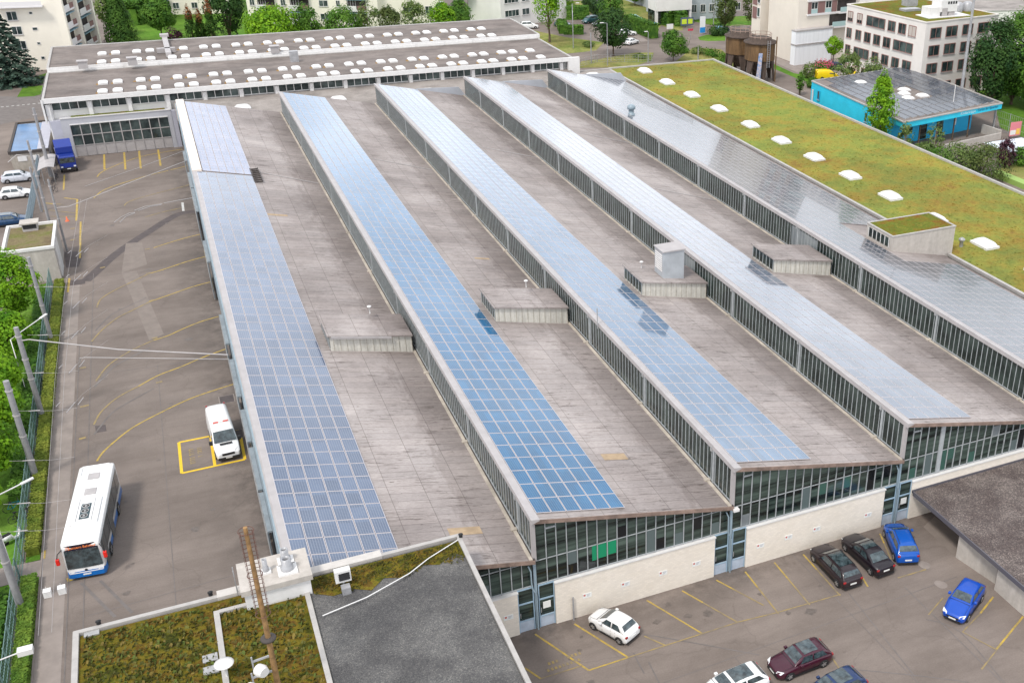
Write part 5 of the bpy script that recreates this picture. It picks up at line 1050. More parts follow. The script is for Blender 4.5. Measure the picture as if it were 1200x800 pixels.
def car(name, label, loc, head, pm, L=4.3, W=1.78, H=1.46, kind='hatch', group=None, simple=False, roofglass=False, cat='car', rails=False, lightblue=False):
    """local frame: forward +X, left +Y"""
    t = thing(name, label, cat, loc, rad(head), group)
    hl, hw = L/2, W/2; r = .32 if L > 4 else .29
    xw0 = hl-1.22 if L > 3.8 else hl-.95           # windscreen base
    xw1 = xw0-.72; zc, zb = .98*H/1.46, .93*H/1.46
    if kind == 'hatch': xr1, xr0, zr = -hl+.62, -hl+.18, .96
    elif kind == 'wagon': xr1, xr0, zr = -hl+.55, -hl+.12, .98
    elif kind == 'suv': xr1, xr0, zr = -hl+.6, -hl+.12, 1.08; 
    else: xr1, xr0, zr = -hl+1.45, -hl+.72, 1.0
    if kind == 'suv': zc += .10; zb += .10
    # lower body
    S_ = [(hl, .70, .42, .60), (hl-.05, .80, .26, .70), (hl-.22, .92, .18, .76), (hl-.6, .985, .17, .84), (xw0+.1, 1.0, .17, zc-.03), (xw0-.4, 1.0, .17, zb), (0, 1.0, .17, zb), (xr1, 1.0, .17, zb+.03), (xr0+.1, .97, .18, zr), (-hl+.14, .95, .2, zr-.02), (-hl+.03, .88, .26, zr-.16), (-hl, .80, .38, .70)]
    sec = []
    for x, w, z0, z1 in S_:
        a = hw*w; zm = z0+(z1-z0)*.62
        half = [(a*.55, z0), (a*.92, z0+.03), (a*.985, z0+.14), (a, zm), (a*.975, z1-.10), (a*.90, z1-.02), (a*.6, z1+.02), (a*.25, z1+.035)]
        sec.append([(x, y, z) for y, z in half]+[(x, -y, z) for y, z in half[::-1]])
    mb = MB(); loft(mb, sec); bd = part('body', mb, pm, t, world=False)
    # greenhouse
    w1 = hw*.90; w2 = hw*.70
    xs = [(xw0, zc-.02), (xw0-.3, zc+(H-zc)*.43), (xw1, H-.07), (xw1-.35, H-.015), ((xw1+xr1)/2, H), (xr1+.2, H-.03), (xr1, H-.09), ((xr1+xr0)/2, (H+zr)/2-.02), (xr0, zr-.02)]
    sec = []
    for x, z in xs:
        f = max(0, min(1, (z-zb)/(H-zb))); wt = w1+(w2-w1)*f
        half = [(w1, zb-.04), (w1+(w2-w1)*f*.5, zb+(z-zb)*.5), (wt, z-.05*f), (wt-.09, z-.005), (wt*.4, z+.02*f)]
        sec.append([(x, y, z_) for y, z_ in half]+[(x, -y, z_) for y, z_ in half[::-1]])
    mb = MB(); loft(mb, sec); part('cabin', mb, pm, t, world=False)
    def zs(x):
        for (xa, za), (xb, zb_) in zip(xs, xs[1:]):
            if xb <= x <= xa: return za+(zb_-za)*(x-xa)/(xb-xa)
        return H
    # windscreen and rear window as thin curved sheets over the cabin
    def glassband(nm, xa, xb, k0=.93):
        mb = MB(); nn = 5; rows = []
        for i in range(nn+1):
            x = xa+(xb-xa)*i/nn; z = zs(x); f = max(0, min(1, (z-zb)/(H-zb))); wt = (w1+(w2-w1)*f-.075)*1.0
            dx_ = .02*(1 if xa > 0 else -1) if nm != 'glass_roof' else 0
            rows.append([(x+dx_, wt*s_, z+.022+(.012 if abs(s_) < .7 else 0)) for s_ in (-1, -.5, 0, .5, 1)])
        vs = [p for r_ in rows for p in r_]; fs = []
        for i in range(nn):
            for j in range(4): fs.append((i*5+j, i*5+j+1, i*5+j+6, i*5+j+5))
        mb.idx(vs, fs, 0, True); part(nm, mb, GL_CAR, t, world=False)
    glassband('windscreen', xw0-.10, xw1+.04); glassband('rear_window', xr1-.04, xr0+(.12 if kind != 'sedan' else .06))
    if roofglass: glassband('glass_roof', xw1-.12, xr1+.5)
    zt_ = H-.11
    for s_ in (-1, 1):
        def sp(x, z):
            f = (z-zb)/(H-zb); top = zs(x); f2 = max(0, min(1, (top-zb)/(H-zb))); return (x, s_*(w1+(w2-w1)*f+.018), z)
        mid = (xw1+xr1)/2+.12
        for (xa, xa2, xb, xb2) in ((xw0-.42, xw1-.02, mid+.05, mid+.05), (mid-.05, mid-.05, xr1+(-.02 if kind in ('wagon', 'suv') else .02)-.12, xr1+.22)):
            mb = MB(); pts = [sp(xa, zb+.05), sp(xa2, zt_), sp(xb2, zt_), sp(xb, zb+.05)]
            mb.face(pts if s_ < 0 else pts[::-1]); part('side_window', mb, GL_CAR, t, world=False)
        for x in (hl-.82 if L > 3.8 else hl-.62, -hl+.78 if L > 3.8 else -hl+.6): 
            mb = MB(); n = 14; rr = r+.055; c = [(x+rr*math.cos(math.pi*k/n), s_*(hw+.006), r+rr*math.sin(math.pi*k/n)) for k in range(n+1)]+[(x-rr, s_*(hw+.006), .16), (x+rr, s_*(hw+.006), .16)]
            mb.face(c if s_ < 0 else c[::-1]); part('wheel_arch', mb, BLACKP, t, world=False)
            wheel(t, x, s_*(hw-.075), r, .2, s_)
        mb = MB(); mb.box(xw0-.5, xw0-.28, min(s_*(hw-.02), s_*(hw+.17)), max(s_*(hw-.02), s_*(hw+.17)), zb+.0, zb+.15); part('mirror', mb, pm, t, world=False, bevel=.03)
        mb = MB(); y0_, y1_ = sorted((s_*hw*.55, s_*hw*.86)); mb.idx([(hl-.02, s_*hw*.50, .62), (hl-.16, s_*hw*.90, .66), (hl-.42, s_*hw*.93, .80), (hl-.12, s_*hw*.52, .745)], [(0, 1, 2, 3) if s_ > 0 else (3, 2, 1, 0)]); mb.v = [(x+.035, y*1.01, z+.02) for x, y, z in mb.v]; part('headlight', mb, HEADL, t, world=False)
        mb = MB(); mb.box(-hl-.006, -hl+.12, *sorted((s_*hw*.68, s_*hw*.92)), zr-.26, zr-.11); part('tail_light', mb, TAILR, t, world=False, bevel=.03)
        if rails: mb = MB(); mb.tube([(xw1-.1, s_*(w2-.06), H-.0), (xw1-.3, s_*(w2-.05), H+.05), (xr1+.3, s_*(w2-.05), H+.04), (xr1+.1, s_*(w2-.06), H-.02)], .02, 6); part('roof_rail', mb, BLACKP if pm != MATS.get('car_paint_black') else ALLOY, t, world=False)
        mb = MB(); mb.tube([(-.1, s_*(hw+.002), zb-.16), (-.25, s_*(hw+.012), zb-.155)], .015, 5); mb.tube([(.75, s_*(hw+.002), zb-.16), (.6, s_*(hw+.012), zb-.155)], .015, 5); part('door_handle', mb, pm, t, world=False)
        mb = MB(); mb.box(-hl+.9+.1, hl-1.2, *sorted((s_*(hw-.03), s_*(hw+.012))), .18, .30); part('sill', mb, BLACKP, t, world=False)
    mb = MB(); mb.box(hl-.05, hl+.018, -hw*.5, hw*.5, .46, .60); mb.box(hl-.1, hl+.015, -hw*.66, hw*.66, .26, .38); part('grille', mb, BLACKP, t, world=False)
    mb = MB(); mb.box(hl+.019, hl+.03, -.26, .26, .40, .51); mb.box(-hl-.03, -hl-.003, -.26, .26, .52 if kind != 'sedan' else .62, .63 if kind != 'sedan' else .73); part('plate', mb, PLATE, t, world=False)
    mb = MB(); mb.box(-hl-.02, -hl+.2, -hw*.82, hw*.82, .22, .36); part('bumper', mb, BLACKP, t, world=False)
    if not simple:
        mb = MB(); md = (xw1+xr1)/2+.12
        for s_ in (-1, 1):
            for x_ in (xw0-.5, md, xr1+.35):
                mb.bar((x_, s_*(hw+.003), .34), (x_, s_*(hw*.975+.006), zb-.09), .016, .006)
            mb.bar((xr1+.35, s_*(hw+.004), .36), (xw0-.5, s_*(hw+.004), .36), .012, .008)
            mb.bar((hl-.3, s_*hw*.80, .845), (xw0+.02, s_*hw*.84, zc+.005), .014, .008)
        mb.bar((xw0+.08, -hw*.84, zc+.012), (xw0+.08, hw*.84, zc+.012), .03, .01); part('panel_gaps', mb, BLACKP, t, world=False)
    return t
PW, PBK, PBL, PBU, PDB = paint('white', (.80, .80, .80)), paint('black', (.012, .008, .012)), paint('blue', (.0, .06, .40)), paint('burgundy', (.05, .006, .018)), paint('deep_blue', (.01, .03, .10))
PBR, PMB, PSIL, PYEL = paint('brown_black', (.018, .010, .013)), paint('mid_blue', (.0, .075, .38)), paint('silver', (.55, .57, .62)), paint('yellow', (.85, .60, .01))
car('parked_car', 'small white hatchback alone beside the white wall', (4.62, -2.42, 0), 117, PW, 3.55, 1.64, 1.48, 'hatch')
car('parked_car', 'dark brown-black estate car with roof rails, left of the black saloon', (22.05, -3.25, 0), 90.5, PBR, 4.75, 1.82, 1.48, 'wagon', rails=True, roofglass=True)
car('parked_car', 'black saloon between the dark estate and the blue car', (24.98, -3.1, 0), 92, PBK, 4.75, 1.80, 1.43, 'sedan', roofglass=True)
car('parked_car', 'blue crossover parked nose to the wall by the canopy', (28.15, -3.0, 0), 69, PMB, 4.45, 1.82, 1.6, 'suv', rails=True)
car('parked_car', 'bright blue hatchback facing the camera beside the canopy wall', (28.15, -10.5, 0), 209, PBL, 4.1, 1.76, 1.56, 'suv')
car('parked_car', 'burgundy hatchback with a glass roof in the front row', (14.5, -10.6, 0), 182, PBU, 4.25, 1.80, 1.46, 'hatch', roofglass=True)
car('parked_car', 'white car with a large glass roof, cut off by the bottom edge', (9.3, -11.0, 0), 184, PW, 4.6, 1.84, 1.58, 'suv', roofglass=True)
car('parked_car', 'deep blue car at the bottom edge beside the burgundy hatchback', (15.1, -13.8, 0), 186, PDB, 4.3, 1.82, 1.42, 'hatch', roofglass=True)
# left compound
car('parked_car', 'silver-white estate car, upper of the two pale cars behind the left fence', (-37.8, 122.0, 0), 0, PSIL, 4.5, 1.8, 1.55, 'suv')
car('parked_car', 'white hatchback, lower of the two pale cars behind the left fence', (-37.7, 114.2, 0), 0, PW, 4.3, 1.78, 1.5, 'hatch')
car('parked_car', 'dark blue car cut off by the left edge of the picture', (-37.9, 102.3, 0), 0, paint('navy', (.01, .05, .13)), 5.0, 1.9, 1.5, 'wagon', roofglass=True)
# far cars
q = P(620, 33.5); car('parked_car', 'white off-roader parked in front of the white house', (q.x, q.y, 0), -12, PW, 4.7, 1.9, 1.75, 'suv')
q = P(659, 31); car('parked_car', 'slate blue car half hidden behind the light green street tree', (q.x, q.y, 0), -30, paint('slate', (.06, .09, .15)), 4.2, 1.8, 1.5, 'hatch')
q = P(692, 27); car('parked_van', 'dark teal pick-up at the head of the far parking row', (q.x, q.y, 0), 200, paint('teal', (.02, .08, .09)), 4.9, 1.9, 1.8, 'suv')
q = P(703, 30.5); car('parked_car', 'dark car with red lamps in the far parking row', (q.x, q.y, 0), 200, paint('dark', (.03, .03, .05)), 4.3, 1.8, 1.5, 'hatch')
q = P(711, 33.5); car('parked_car', 'silver car nearest the meadow in the far parking row', (q.x, q.y, 0), 200, PSIL, 4.3, 1.8, 1.5, 'hatch')
q = P(735, 41.5); car('parked_car', 'white car standing by the sloping hedge', (q.x, q.y, 0), -14, PW, 4.6, 1.8, 1.5, 'wagon')
q = P(740, 52); car('parked_car', 'white and red car behind the dark green street tree', (q.x, q.y, 0), 30, PW, 4.2, 1.8, 1.5, 'hatch')
q = P(980, 80.5); car('parked_car', 'dark blue hatchback beside the flower bed at the residential block', (q.x, q.y, 0), 10, paint('navy2', (.01, .04, .10)), 4.0, 1.75, 1.5, 'hatch')
q = P(845, 37.5); car('parked_car', 'light blue car half hidden behind the left poplar', (q.x, q.y, 0), 10, paint('light_blue', (.25, .45, .6)), 4.2, 1.8, 1.5, 'hatch')
q = P(592, 25); car('parked_car', 'dark car at the foot of the white house, half hidden by the willow', (q.x, q.y, 0), 140, paint('dark', (.03, .03, .05)), 4.3, 1.8, 1.5, 'hatch')
q = P(517, 12); car('parked_van', 'white van glimpsed between the big dark trees', (q.x, q.y, 0), 0, PW, 5.2, 2.0, 2.2, 'suv')
# vans (box-bodied)
def van(name, label, loc, head, pm, L=6.0, W=1.98, H=2.45, sign=False, cat='van', stripes=False):
    t = thing(name, label, cat, loc, rad(head)); hl, hw = L/2, W/2
    S_ = [(hl, .80, .35, .80), (hl-.06, .88, .26, .92), (hl-.35, .95, .22, 1.08), (hl-.85, .99, .2, 1.24), (hl-1.0, 1.0, .2, 1.34), (hl-1.62, 1.0, .2, H-.26), (hl-1.95, 1.0, .2, H-.08), (hl-2.5, 1.0, .2, H), (-hl+.35, 1.0, .22, H), (-hl+.06, .98, .25, H-.05), (-hl, .94, .3, H-.18)]
    sec = []
    for x, w, z0, z1 in S_:
        a = hw*w; up_ = max(0, (z1-1.3)/(H-1.3)); wt = a*(1-.16*up_)
        half = [(a*.6, z0), (a*.95, z0+.03), (a, z0+.18), (a, min(z1-.16, 1.15)), (a+(wt-a)*.8, z1-.24*max(.35, up_)), (wt*.93, z1-.06), (wt*.75, z1), (wt*.3, z1+.02)]
        sec.append([(x, y, z) for y, z in half]+[(x, -y, z) for y, z in half[::-1]])
    mb = MB(); loft(mb, sec); part('body', mb, pm, t, world=False)
    mb = MB(); f = lambda x, z, k: (x+.03, k, z+.03)
    a, b = (hl-1.03, 1.40), (hl-1.60, H-.30); w_a, w_b = hw*.90, hw*.80
    mb.idx([f(*a, -w_a), f(*a, 0), f(*a, w_a), f(*b, w_b), f(*b, 0), f(*b, -w_b)], [(0, 1, 4, 5), (1, 2, 3, 4)]); part('windscreen', mb, GL_CAR, t, world=False)
    for s_ in (-1, 1):
        mb = MB(); pts = [(hl-1.2, s_*(hw+.006), 1.3), (hl-1.72, s_*(hw*.90), H-.42), (hl-2.3, s_*(hw*.90), H-.42), (hl-2.3, s_*(hw+.006), 1.3)]; mb.face(pts if s_ < 0 else pts[::-1]); part('side_window', mb, GL_CAR, t, world=False)
        for x in (hl-.95, -hl+1.15):
            mb = MB(); n = 14; rr = .40; c = [(x+rr*math.cos(math.pi*k/n), s_*(hw+.006), .34+rr*math.sin(math.pi*k/n)) for k in range(n+1)]+[(x-rr, s_*(hw+.006), .2), (x+rr, s_*(hw+.006), .2)]
            mb.face(c if s_ < 0 else c[::-1]); part('wheel_arch', mb, BLACKP, t, world=False); wheel(t, x, s_*(hw-.08), .34, .22, s_)
        mb = MB(); mb.box(hl-1.42, hl-1.2, *sorted((s_*hw, s_*(hw+.28))), 1.2, 1.55); part('mirror', mb, BLACKP, t, world=False, bevel=.03)
        mb = MB(); mb.idx([(hl+.0, s_*hw*.50, .80), (hl-.14, s_*hw*.93, .82), (hl-.5, s_*hw*.94, 1.06), (hl-.12, s_*hw*.58, 1.0)], [(0, 1, 2, 3) if s_ > 0 else (3, 2, 1, 0)]); mb.v = [(x+.03, y*1.01, z+.02) for x, y, z in mb.v]; part('headlight', mb, HEADL, t, world=False)
        mb = MB(); mb.box(-hl-.01, -hl+.1, *sorted((s_*hw*.80, s_*hw*.95)), .9, 1.5); part('tail_light', mb, TAILR, t, world=False)
        mb = MB(); mb.box(-hl+.05, -hl+.2, *sorted((s_*hw*.66, s_*hw*.80)), H-.02, H+.05); part('marker_light', mb, TAILR, t, world=False)
    mb = MB(); mb.box(hl-.1, hl+.03, -hw*.86, hw*.86, .28, .50); mb.box(hl-.04, hl+.022, -hw*.5, hw*.5, .66, .86); part('bumper', mb, BLACKP, t, world=False)
    mb = MB(); mb.box(hl+.031, hl+.045, -.26, .26, .38, .49); part('plate', mb, PLATE, t, world=False)
    mb = MB()
    for k in range(7): y = -hw*.6+k*hw*.2; mb.box(-hl+.5, hl-2.6, y-.015, y+.015, H+.015, H+.035)
    part('roof_ribs', mb, pm, t, world=False)
    if stripes:
        mb = MB(); mb.box(hl-2.68, hl-2.5, -hw*.62, -.18, H+.03, H+.10, 0); mb.box(hl-2.68, hl-2.5, .18, hw*.62, H+.03, H+.10, 0); mb.box(hl-2.68, hl-2.5, -.18, .18, H+.03, H+.12, 1); part('light_bar', mb, [mat('beacon_red', (.65, .13, .10), .4), PLATE], t, world=False)
        mb = MB(); mb.box(hl-.98, hl-.72, -hw*.5, hw*.5, 1.33, 1.35); part('wiper_tray', mb, BLACKP, t, world=False)
    return t
van('service_van', 'white high-roof service van with a red light bar on the yellow box', (-17.28, 33.65, 0), -87, PW, 6.1, 2.0, 2.5, stripes=True)
q = P(969, 93, 0); van('post_van', 'yellow delivery van at the foot of the office block, left of the pair', (q.x, q.y, 0), -15, PYEL, 5.0, 1.9, 2.0)
q = P(1006, 95, 0); van('post_van', 'yellow delivery van half hidden behind the turquoise pavilion', (q.x, q.y, 0), -15, PYEL, 5.0, 1.9, 2.0)
# blue tipper truck
t = thing('tipper_truck', 'dark blue truck with a raised cargo body beside the low store', 'truck', (-31.6, 126.2, 0), rad(-84)); TB = paint('truck_blue', (.008, .03, .24))
mb = MB(); mb.box(.9, 2.7, -1.1, 1.1, .55, 2.5); part('cab', mb, TB, t, world=False, bevel=.14)
mb = MB(); mb.box(2.66, 2.73, -.98, .98, 1.55, 2.3); part('windscreen', mb, GL_CAR, t, world=False)
mb = MB(); mb.box(-3.6, .9, -.5, .5, .6, .9); part('chassis', mb, DARK, t, world=False)
mb = MB(); mb.box(-4.2, .6, -1.2, 1.2, 1.0, 1.15); mb.box(-4.2, .6, -1.2, -1.1, 1.15, 2.3); mb.box(-4.2, .6, 1.1, 1.2, 1.15, 2.3); mb.box(.5, .6, -1.1, 1.1, 1.15, 3.4); mb.box(-4.2, -4.1, -1.1, 1.1, 1.15, 2.2); part('cargo_body', mb, TB, t, world=False)
mb = MB(); mb.idx([(.3, -1.15, 3.2), (.3, 1.15, 3.2), (-1.6, 1.15, 4.1), (-1.6, -1.15, 4.1), (.3, -1.15, 3.1), (.3, 1.15, 3.1), (-1.6, 1.15, 4.0), (-1.6, -1.15, 4.0)], [(0, 1, 2, 3), (7, 6, 5, 4), (0, 4, 5, 1), (1, 5, 6, 2), (2, 6, 7, 3), (3, 7, 4, 0)]); mb.bar((-1.5, -1.1, 1.2), (-1.5, -1.1, 4.0), .1); mb.bar((-1.5, 1.1, 1.2), (-1.5, 1.1, 4.0), .1); part('cover_flap', mb, TB, t, world=False)
for x in (1.9, -1.7, -2.9):
    for s_ in (-1, 1): wheel(t, x, s_*1.0, .46, .3, s_)
mb = MB(); mb.box(2.7, 2.76, -1.0, 1.0, .55, .85); part('bumper', mb, BLACKP, t, world=False)
mb = MB(); mb.box(2.765, 2.78, -.25, .25, .62, .74); part('plate', mb, PLATE, t, world=False)
for s_ in (-1, 1): mb = MB(); mb.box(2.7, 2.77, *sorted((s_*.7, s_*1.0)), .9, 1.1); part('headlight', mb, HEADL, t, world=False)
# the bus
def bus():
    t = thing('city_bus', 'white and blue city bus driving along the left side of the yard', 'bus', (-27.22, 23.75, 0), rad(-90-5.8)); L, W, H = 10.9, 2.55, 3.12; hl, hw = L/2, W/2
    WB = paint('bus_white', (.82, .81, .80)); BB = paint('bus_blue', (.0, .14, .48))
    def ring(x, wx, z0, z1, rr=.12, b=.0):
        a = hw*wx; half = [(a*.7, z0), (a-.03, z0), (a, z0+.08), (a, z0+(z1-z0)*.5), (a-.02, z1-rr), (a-rr*.6, z1-rr*.2), (a-rr*1.6, z1), (a*.3, z1+.02)]
        return [(x, y, z) for y, z in half]+[(x, -y, z) for y, z in half[::-1]]
    mb = MB(); loft(mb, [ring(hl-.12, .90, .78, H-.35), ring(hl-.16, .97, .78, H-.12), ring(hl-.4, 1, .78, H), ring(0, 1, .78, H), ring(-hl+.3, 1, .78, H), ring(-hl+.02, .97, .78, H-.08), ring(-hl, .94, .78, H-.3)]); part('body', mb, WB, t, world=False)
    mb = MB(); loft(mb, [ring(hl+.02, .86, .28, .78, .05), ring(hl-.05, .96, .26, .80, .05), ring(hl-.5, 1.004, .26, .82, .05), ring(-hl+.1, 1.004, .26, .82, .05), ring(-hl, .97, .28, .80, .05)]); part('skirt', mb, BB, t, world=False)
    mb = MB(); mb.idx([(hl+.03, -hw*.84, .66), (hl+.03, hw*.84, .66), (hl-.03, hw*.95, 1.05), (hl-.03, -hw*.95, 1.05)], [(0, 1, 2, 3)]); mb.box(hl-.12, hl-.02, -hw*.95, hw*.95, .9, 1.1); part('front_panel', mb, WB, t, world=False)
    mb = MB(); mb.idx([(hl-.0, -hw*.90, 1.08), (hl+.02, 0, 1.06), (hl-.0, hw*.90, 1.08), (hl-.11, hw*.86, 2.55), (hl-.08, 0, 2.55), (hl-.11, -hw*.86, 2.55)], [(0, 1, 4, 5), (1, 2, 3, 4)]); part('windscreen', mb, GL_CAR, t, world=False)
    mb = MB(); mb.idx([(hl-.11, -hw*.86, 2.56), (hl-.08, 0, 2.56), (hl-.11, hw*.86, 2.56), (hl-.16, hw*.84, 3.0), (hl-.13, 0, 3.0), (hl-.16, -hw*.84, 3.0)], [(0, 1, 4, 5), (1, 2, 3, 4)]); ds = part('destination_display', mb, mat('display_black', (.02, .015, .03), .2), t, world=False)
    AM = mat('display_amber', (.75, .20, .05), .5, emis=.25)
    for body, yy_, s_ in (('75', -.82, .30), ('Lenzern Bahnhof', .12, .25)):
        o = text('display_text', body, s_, AM, ds, Matrix.Identity(4)); o.matrix_local = frame_mtx((hl-.085, yy_, 2.79), (0, 1, 0), (-.1, 0, 1))
    for s_ in (-1, 1):
        mb = MB(); x = hl-.55
        mb.box(-hl+.5, hl-.35, *sorted((s_*(hw-.02), s_*(hw+.012))), 1.25, 2.75); part('side_windows', mb, GL_CAR, t, world=False)
        for a, b in (((hl-1.9, hl-.7),) if s_ > 0 else ()) + ((( .0, 1.3),) if s_ > 0 else ()):
            mb = MB(); mb.box(a, b, *sorted((s_*(hw+.014), s_*(hw+.03))), .35, 2.7); part('door', mb, GL_CAR, t, world=False)
        mb = MB()
        for xv in (-3.6, -1.8, .0, 1.8, 3.4): mb.box(xv-.03, xv+.03, *sorted((s_*(hw+.012), s_*(hw+.02))), 1.25, 2.75)
        part('window_posts', mb, BLACKP, t, world=False)
        mb = MB(); mb.tube([(hl-.25, s_*(hw-.1), 2.75), (hl+.25, s_*(hw+.15), 2.7), (hl+.3, s_*(hw+.25), 2.35)], .035, 6); ar = part('mirror_arm', mb, BLACKP, t, world=False)
        mb = MB(); mb.box(hl+.2, hl+.42, *sorted((s_*(hw+.12), s_*(hw+.36))), 1.85, 2.35); part('mirror', mb, mat('mirror_red', (.75, .02, .01), .4), ar, world=False, bevel=.04)
        for x in (hl-2.6, -hl+2.9):
            mb = MB(); n = 14; rr = .58; c = [(x+rr*math.cos(math.pi*k/n), s_*(hw+.012), .48+rr*math.sin(math.pi*k/n)) for k in range(n+1)]+[(x-rr, s_*(hw+.012), .27), (x+rr, s_*(hw+.012), .27)]
            mb.face(c if s_ < 0 else c[::-1]); part('wheel_arch', mb, BLACKP, t, world=False); wheel(t, x, s_*(hw-.10), .48, .28, s_)
        mb = MB(); mb.idx([(hl+.04, s_*hw*.60, .70), (hl+.02, s_*hw*.88, .72), (hl-.02, s_*hw*.90, .86), (hl+.02, s_*hw*.62, .84)], [(0, 1, 2, 3) if s_ > 0 else (3, 2, 1, 0)]); part('headlight', mb, HEADL, t, world=False)
    mb = MB(); mb.box(hl+.03, hl+.045, -.26, .26, .45, .57); part('plate', mb, PLATE, t, world=False)
    mb = MB(); mb.lathe((0, 0, 0), [(.0, 0), (.1, .0)], 12); mb.v = [(hl+.035, v[1], v[0]+.86) for v in mb.v]; part('badge', mb, BLACKP, t, world=False)
    mb = MB(); mb.box(-.4, 3.0, -.95, .95, H+.01, H+.15); ac = part('roof_unit', mb, WB, t, world=False, bevel=.06)
    mb = MB(); mb.box(.5, 2.5, -.33, .33, H+.152, H+.19); fn = part('fan_tray', mb, mat('tray_dark', (.03, .06, .07), .5), ac, world=False)
    for k in range(3):
        mb = MB(); mb.lathe((.85+k*.65, 0, H+.19), [(.27, 0), (.27, .04), (.21, .045), (.21, .0)], 16, 0); mb.lathe((.85+k*.65, 0, H+.192), [(.10, 0), (.10, .04), (0, .05)], 10, 0); part('fan', mb, MGREY, fn, world=False)
    mb = MB(); mb.box(-.2, 2.8, -.55, -.5, H+.152, H+.175); mb.box(-.2, 2.8, .5, .55, H+.152, H+.175); part('tray_edge', mb, MGREY, ac, world=False)
    for x in (-1.4, -3.6): mb = MB(); mb.box(x-.45, x+.45, -.42, .42, H+.01, H+.07); part('roof_hatch', mb, LGREY, t, world=False, bevel=.03)
    mb = MB(); mb.box(-hl+.25, -hl+.35, -.95, .95, H+.01, H+.09); mb.box(-hl+.35, -hl+1.6, -1.05, -.95, H+.01, H+.09); part('roof_rim', mb, WB, t, world=False)
bus()
# ---------------------------------------------------------------- poles, fences, street furniture
def pole(bx, by, h, label, r0=.2, r1=.12, bands=True, name='tram_pole', mat_=POLE, arms=(), cat='pole', group='catenary poles along the hedge'):
    q = Vector((bx, by, 0)); t = thing(name, label, cat, (bx, by, 0), group=group)
    mb = MB(); mb.tube([(bx, by, 0), (bx, by, h*.5), (bx, by, h)], [r0, (r0+r1)/2, r1], 12); part('shaft', mb, mat_, t)
    if bands:
        mb = MB()
        for f in (.45, .66, .9): mb.lathe((bx, by, h*f), [(r0+.02, 0), (r0+.03, .06), (r0+.02, .12)], 12)
        part('clamp', mb, LGREY, t)
    for pts, rr, mm in arms: mb = MB(); mb.tube(pts, rr, 6); part('arm', mb, mm, t)
    return t
q = P(62, 403); pole(q.x, q.y, 9.6, 'grey hedge pole nearest the mossy kiosk, farthest of the leaning row', .2, .17)
q = P(51, 492); pole(q.x, q.y, 9.3, 'grey pole with the long tube arm across the yard', .24, .2, arms=[([(q.x, q.y, 8.0), (q.x+.8, q.y-.6, 8.25), (-24, 39, 8.2), (-15.6, 34.0, 8.3)], .055, LGREY), ([(-27.2, 40.5, 6.9), (-27.1, 40.3, 7.4), (-26.6, 40, 7.5), (-15.6, 34.6, 7.6)], .035, LGREY)])
q = P(43, 562); pole(q.x, q.y, 9.3, 'grey pole in the hedge just beyond the bus', .26, .22)
q = P(26, 715); pole(q.x, q.y, 9.3, 'grey pole in the hedge beside the bus front, nearest of the row', .26, .22)
q = P(78.5, 294); pole(q.x, q.y, 9.2, 'thin grey pole against the right wall of the mossy kiosk', .14, .1, arms=[([(q.x, q.y, 5.6), (q.x+1.5, q.y-1, 5.9), (-15.3, 96, 7.8)], .04, LGREY)])
q = P(64.5, 285); pole(q.x, q.y, 13.2, 'tallest grey pole at the kiosk with a curved lamp arm', .18, .12, arms=[([(q.x, q.y, 11.2), (q.x-1.5, q.y, 11.6), (q.x-2.6, q.y, 10.8)], .05, LGREY)])
q = P(60, 207); pole(q.x, q.y, 10.2, 'thick grey pole beside the blue truck', .26, .18)
q = P(49, 248); pole(q.x, q.y, 6.2, 'short grey pole behind the mossy kiosk', .16, .13, bands=False)
def lamp(px, py, h, label, arm=1.2, mat_=GALV, toward=-1, g='street lamps'):
    q = P(px, py); t = thing('street_lamp', label, 'street lamp', (q.x, q.y, 0), group=g)
    mb = MB(); mb.tube([(q.x, q.y, 0), (q.x, q.y, h*.6), (q.x, q.y, h), (q.x+toward*arm, q.y, h+.15)], [.12, .1, .08, .06], 8); part('post', mb, mat_, t)
    mb = MB(); mb.box(q.x+toward*arm-.4, q.x+toward*arm+.4, q.y-.15, q.y+.15, h+.08, h+.22); part('lamp_head', mb, WHITEP, t, bevel=.04); return t
lamp(672, 57, 9.9, 'tall street lamp between the white house and the street tree', 1.3, toward=1)
lamp(712, 77, 8.9, 'street lamp right of the dark green street tree', 1.2)
lamp(700, 16, 8, 'street lamp at the top edge above the far parking row', .9, toward=1)
lamp(759.5, 74, 6.6, 'white post left of the round light green tree', .5)
lamp(836, 31, 7, 'slim post in front of the grey office', .5)
lamp(484.5, 36, 7.5, 'street lamp behind the rear hall, beside the bright bush', .6, toward=1)
lamp(272, 48, 7, 'street lamp behind the rear hall, in front of the bright round tree', .5)
q = P(51, 492+70)
for (px, py, h, lab) in ((693, 74, 6.4, 'plain light grey post at the end of the rear hall'), (818, 70, 2.6, 'short white post above the green roof corner')):
    q = P(px, py); pole(q.x, q.y, h, lab, .16, .12, False, 'post', GALV, group='grey posts', cat='post')
q = P(1127, 104.5, 5); pole(q.x, q.y, 27, 'very tall slim floodlight mast by the dark trees', .32, .2, False, 'floodlight_mast', GALV, group=None, cat='mast')
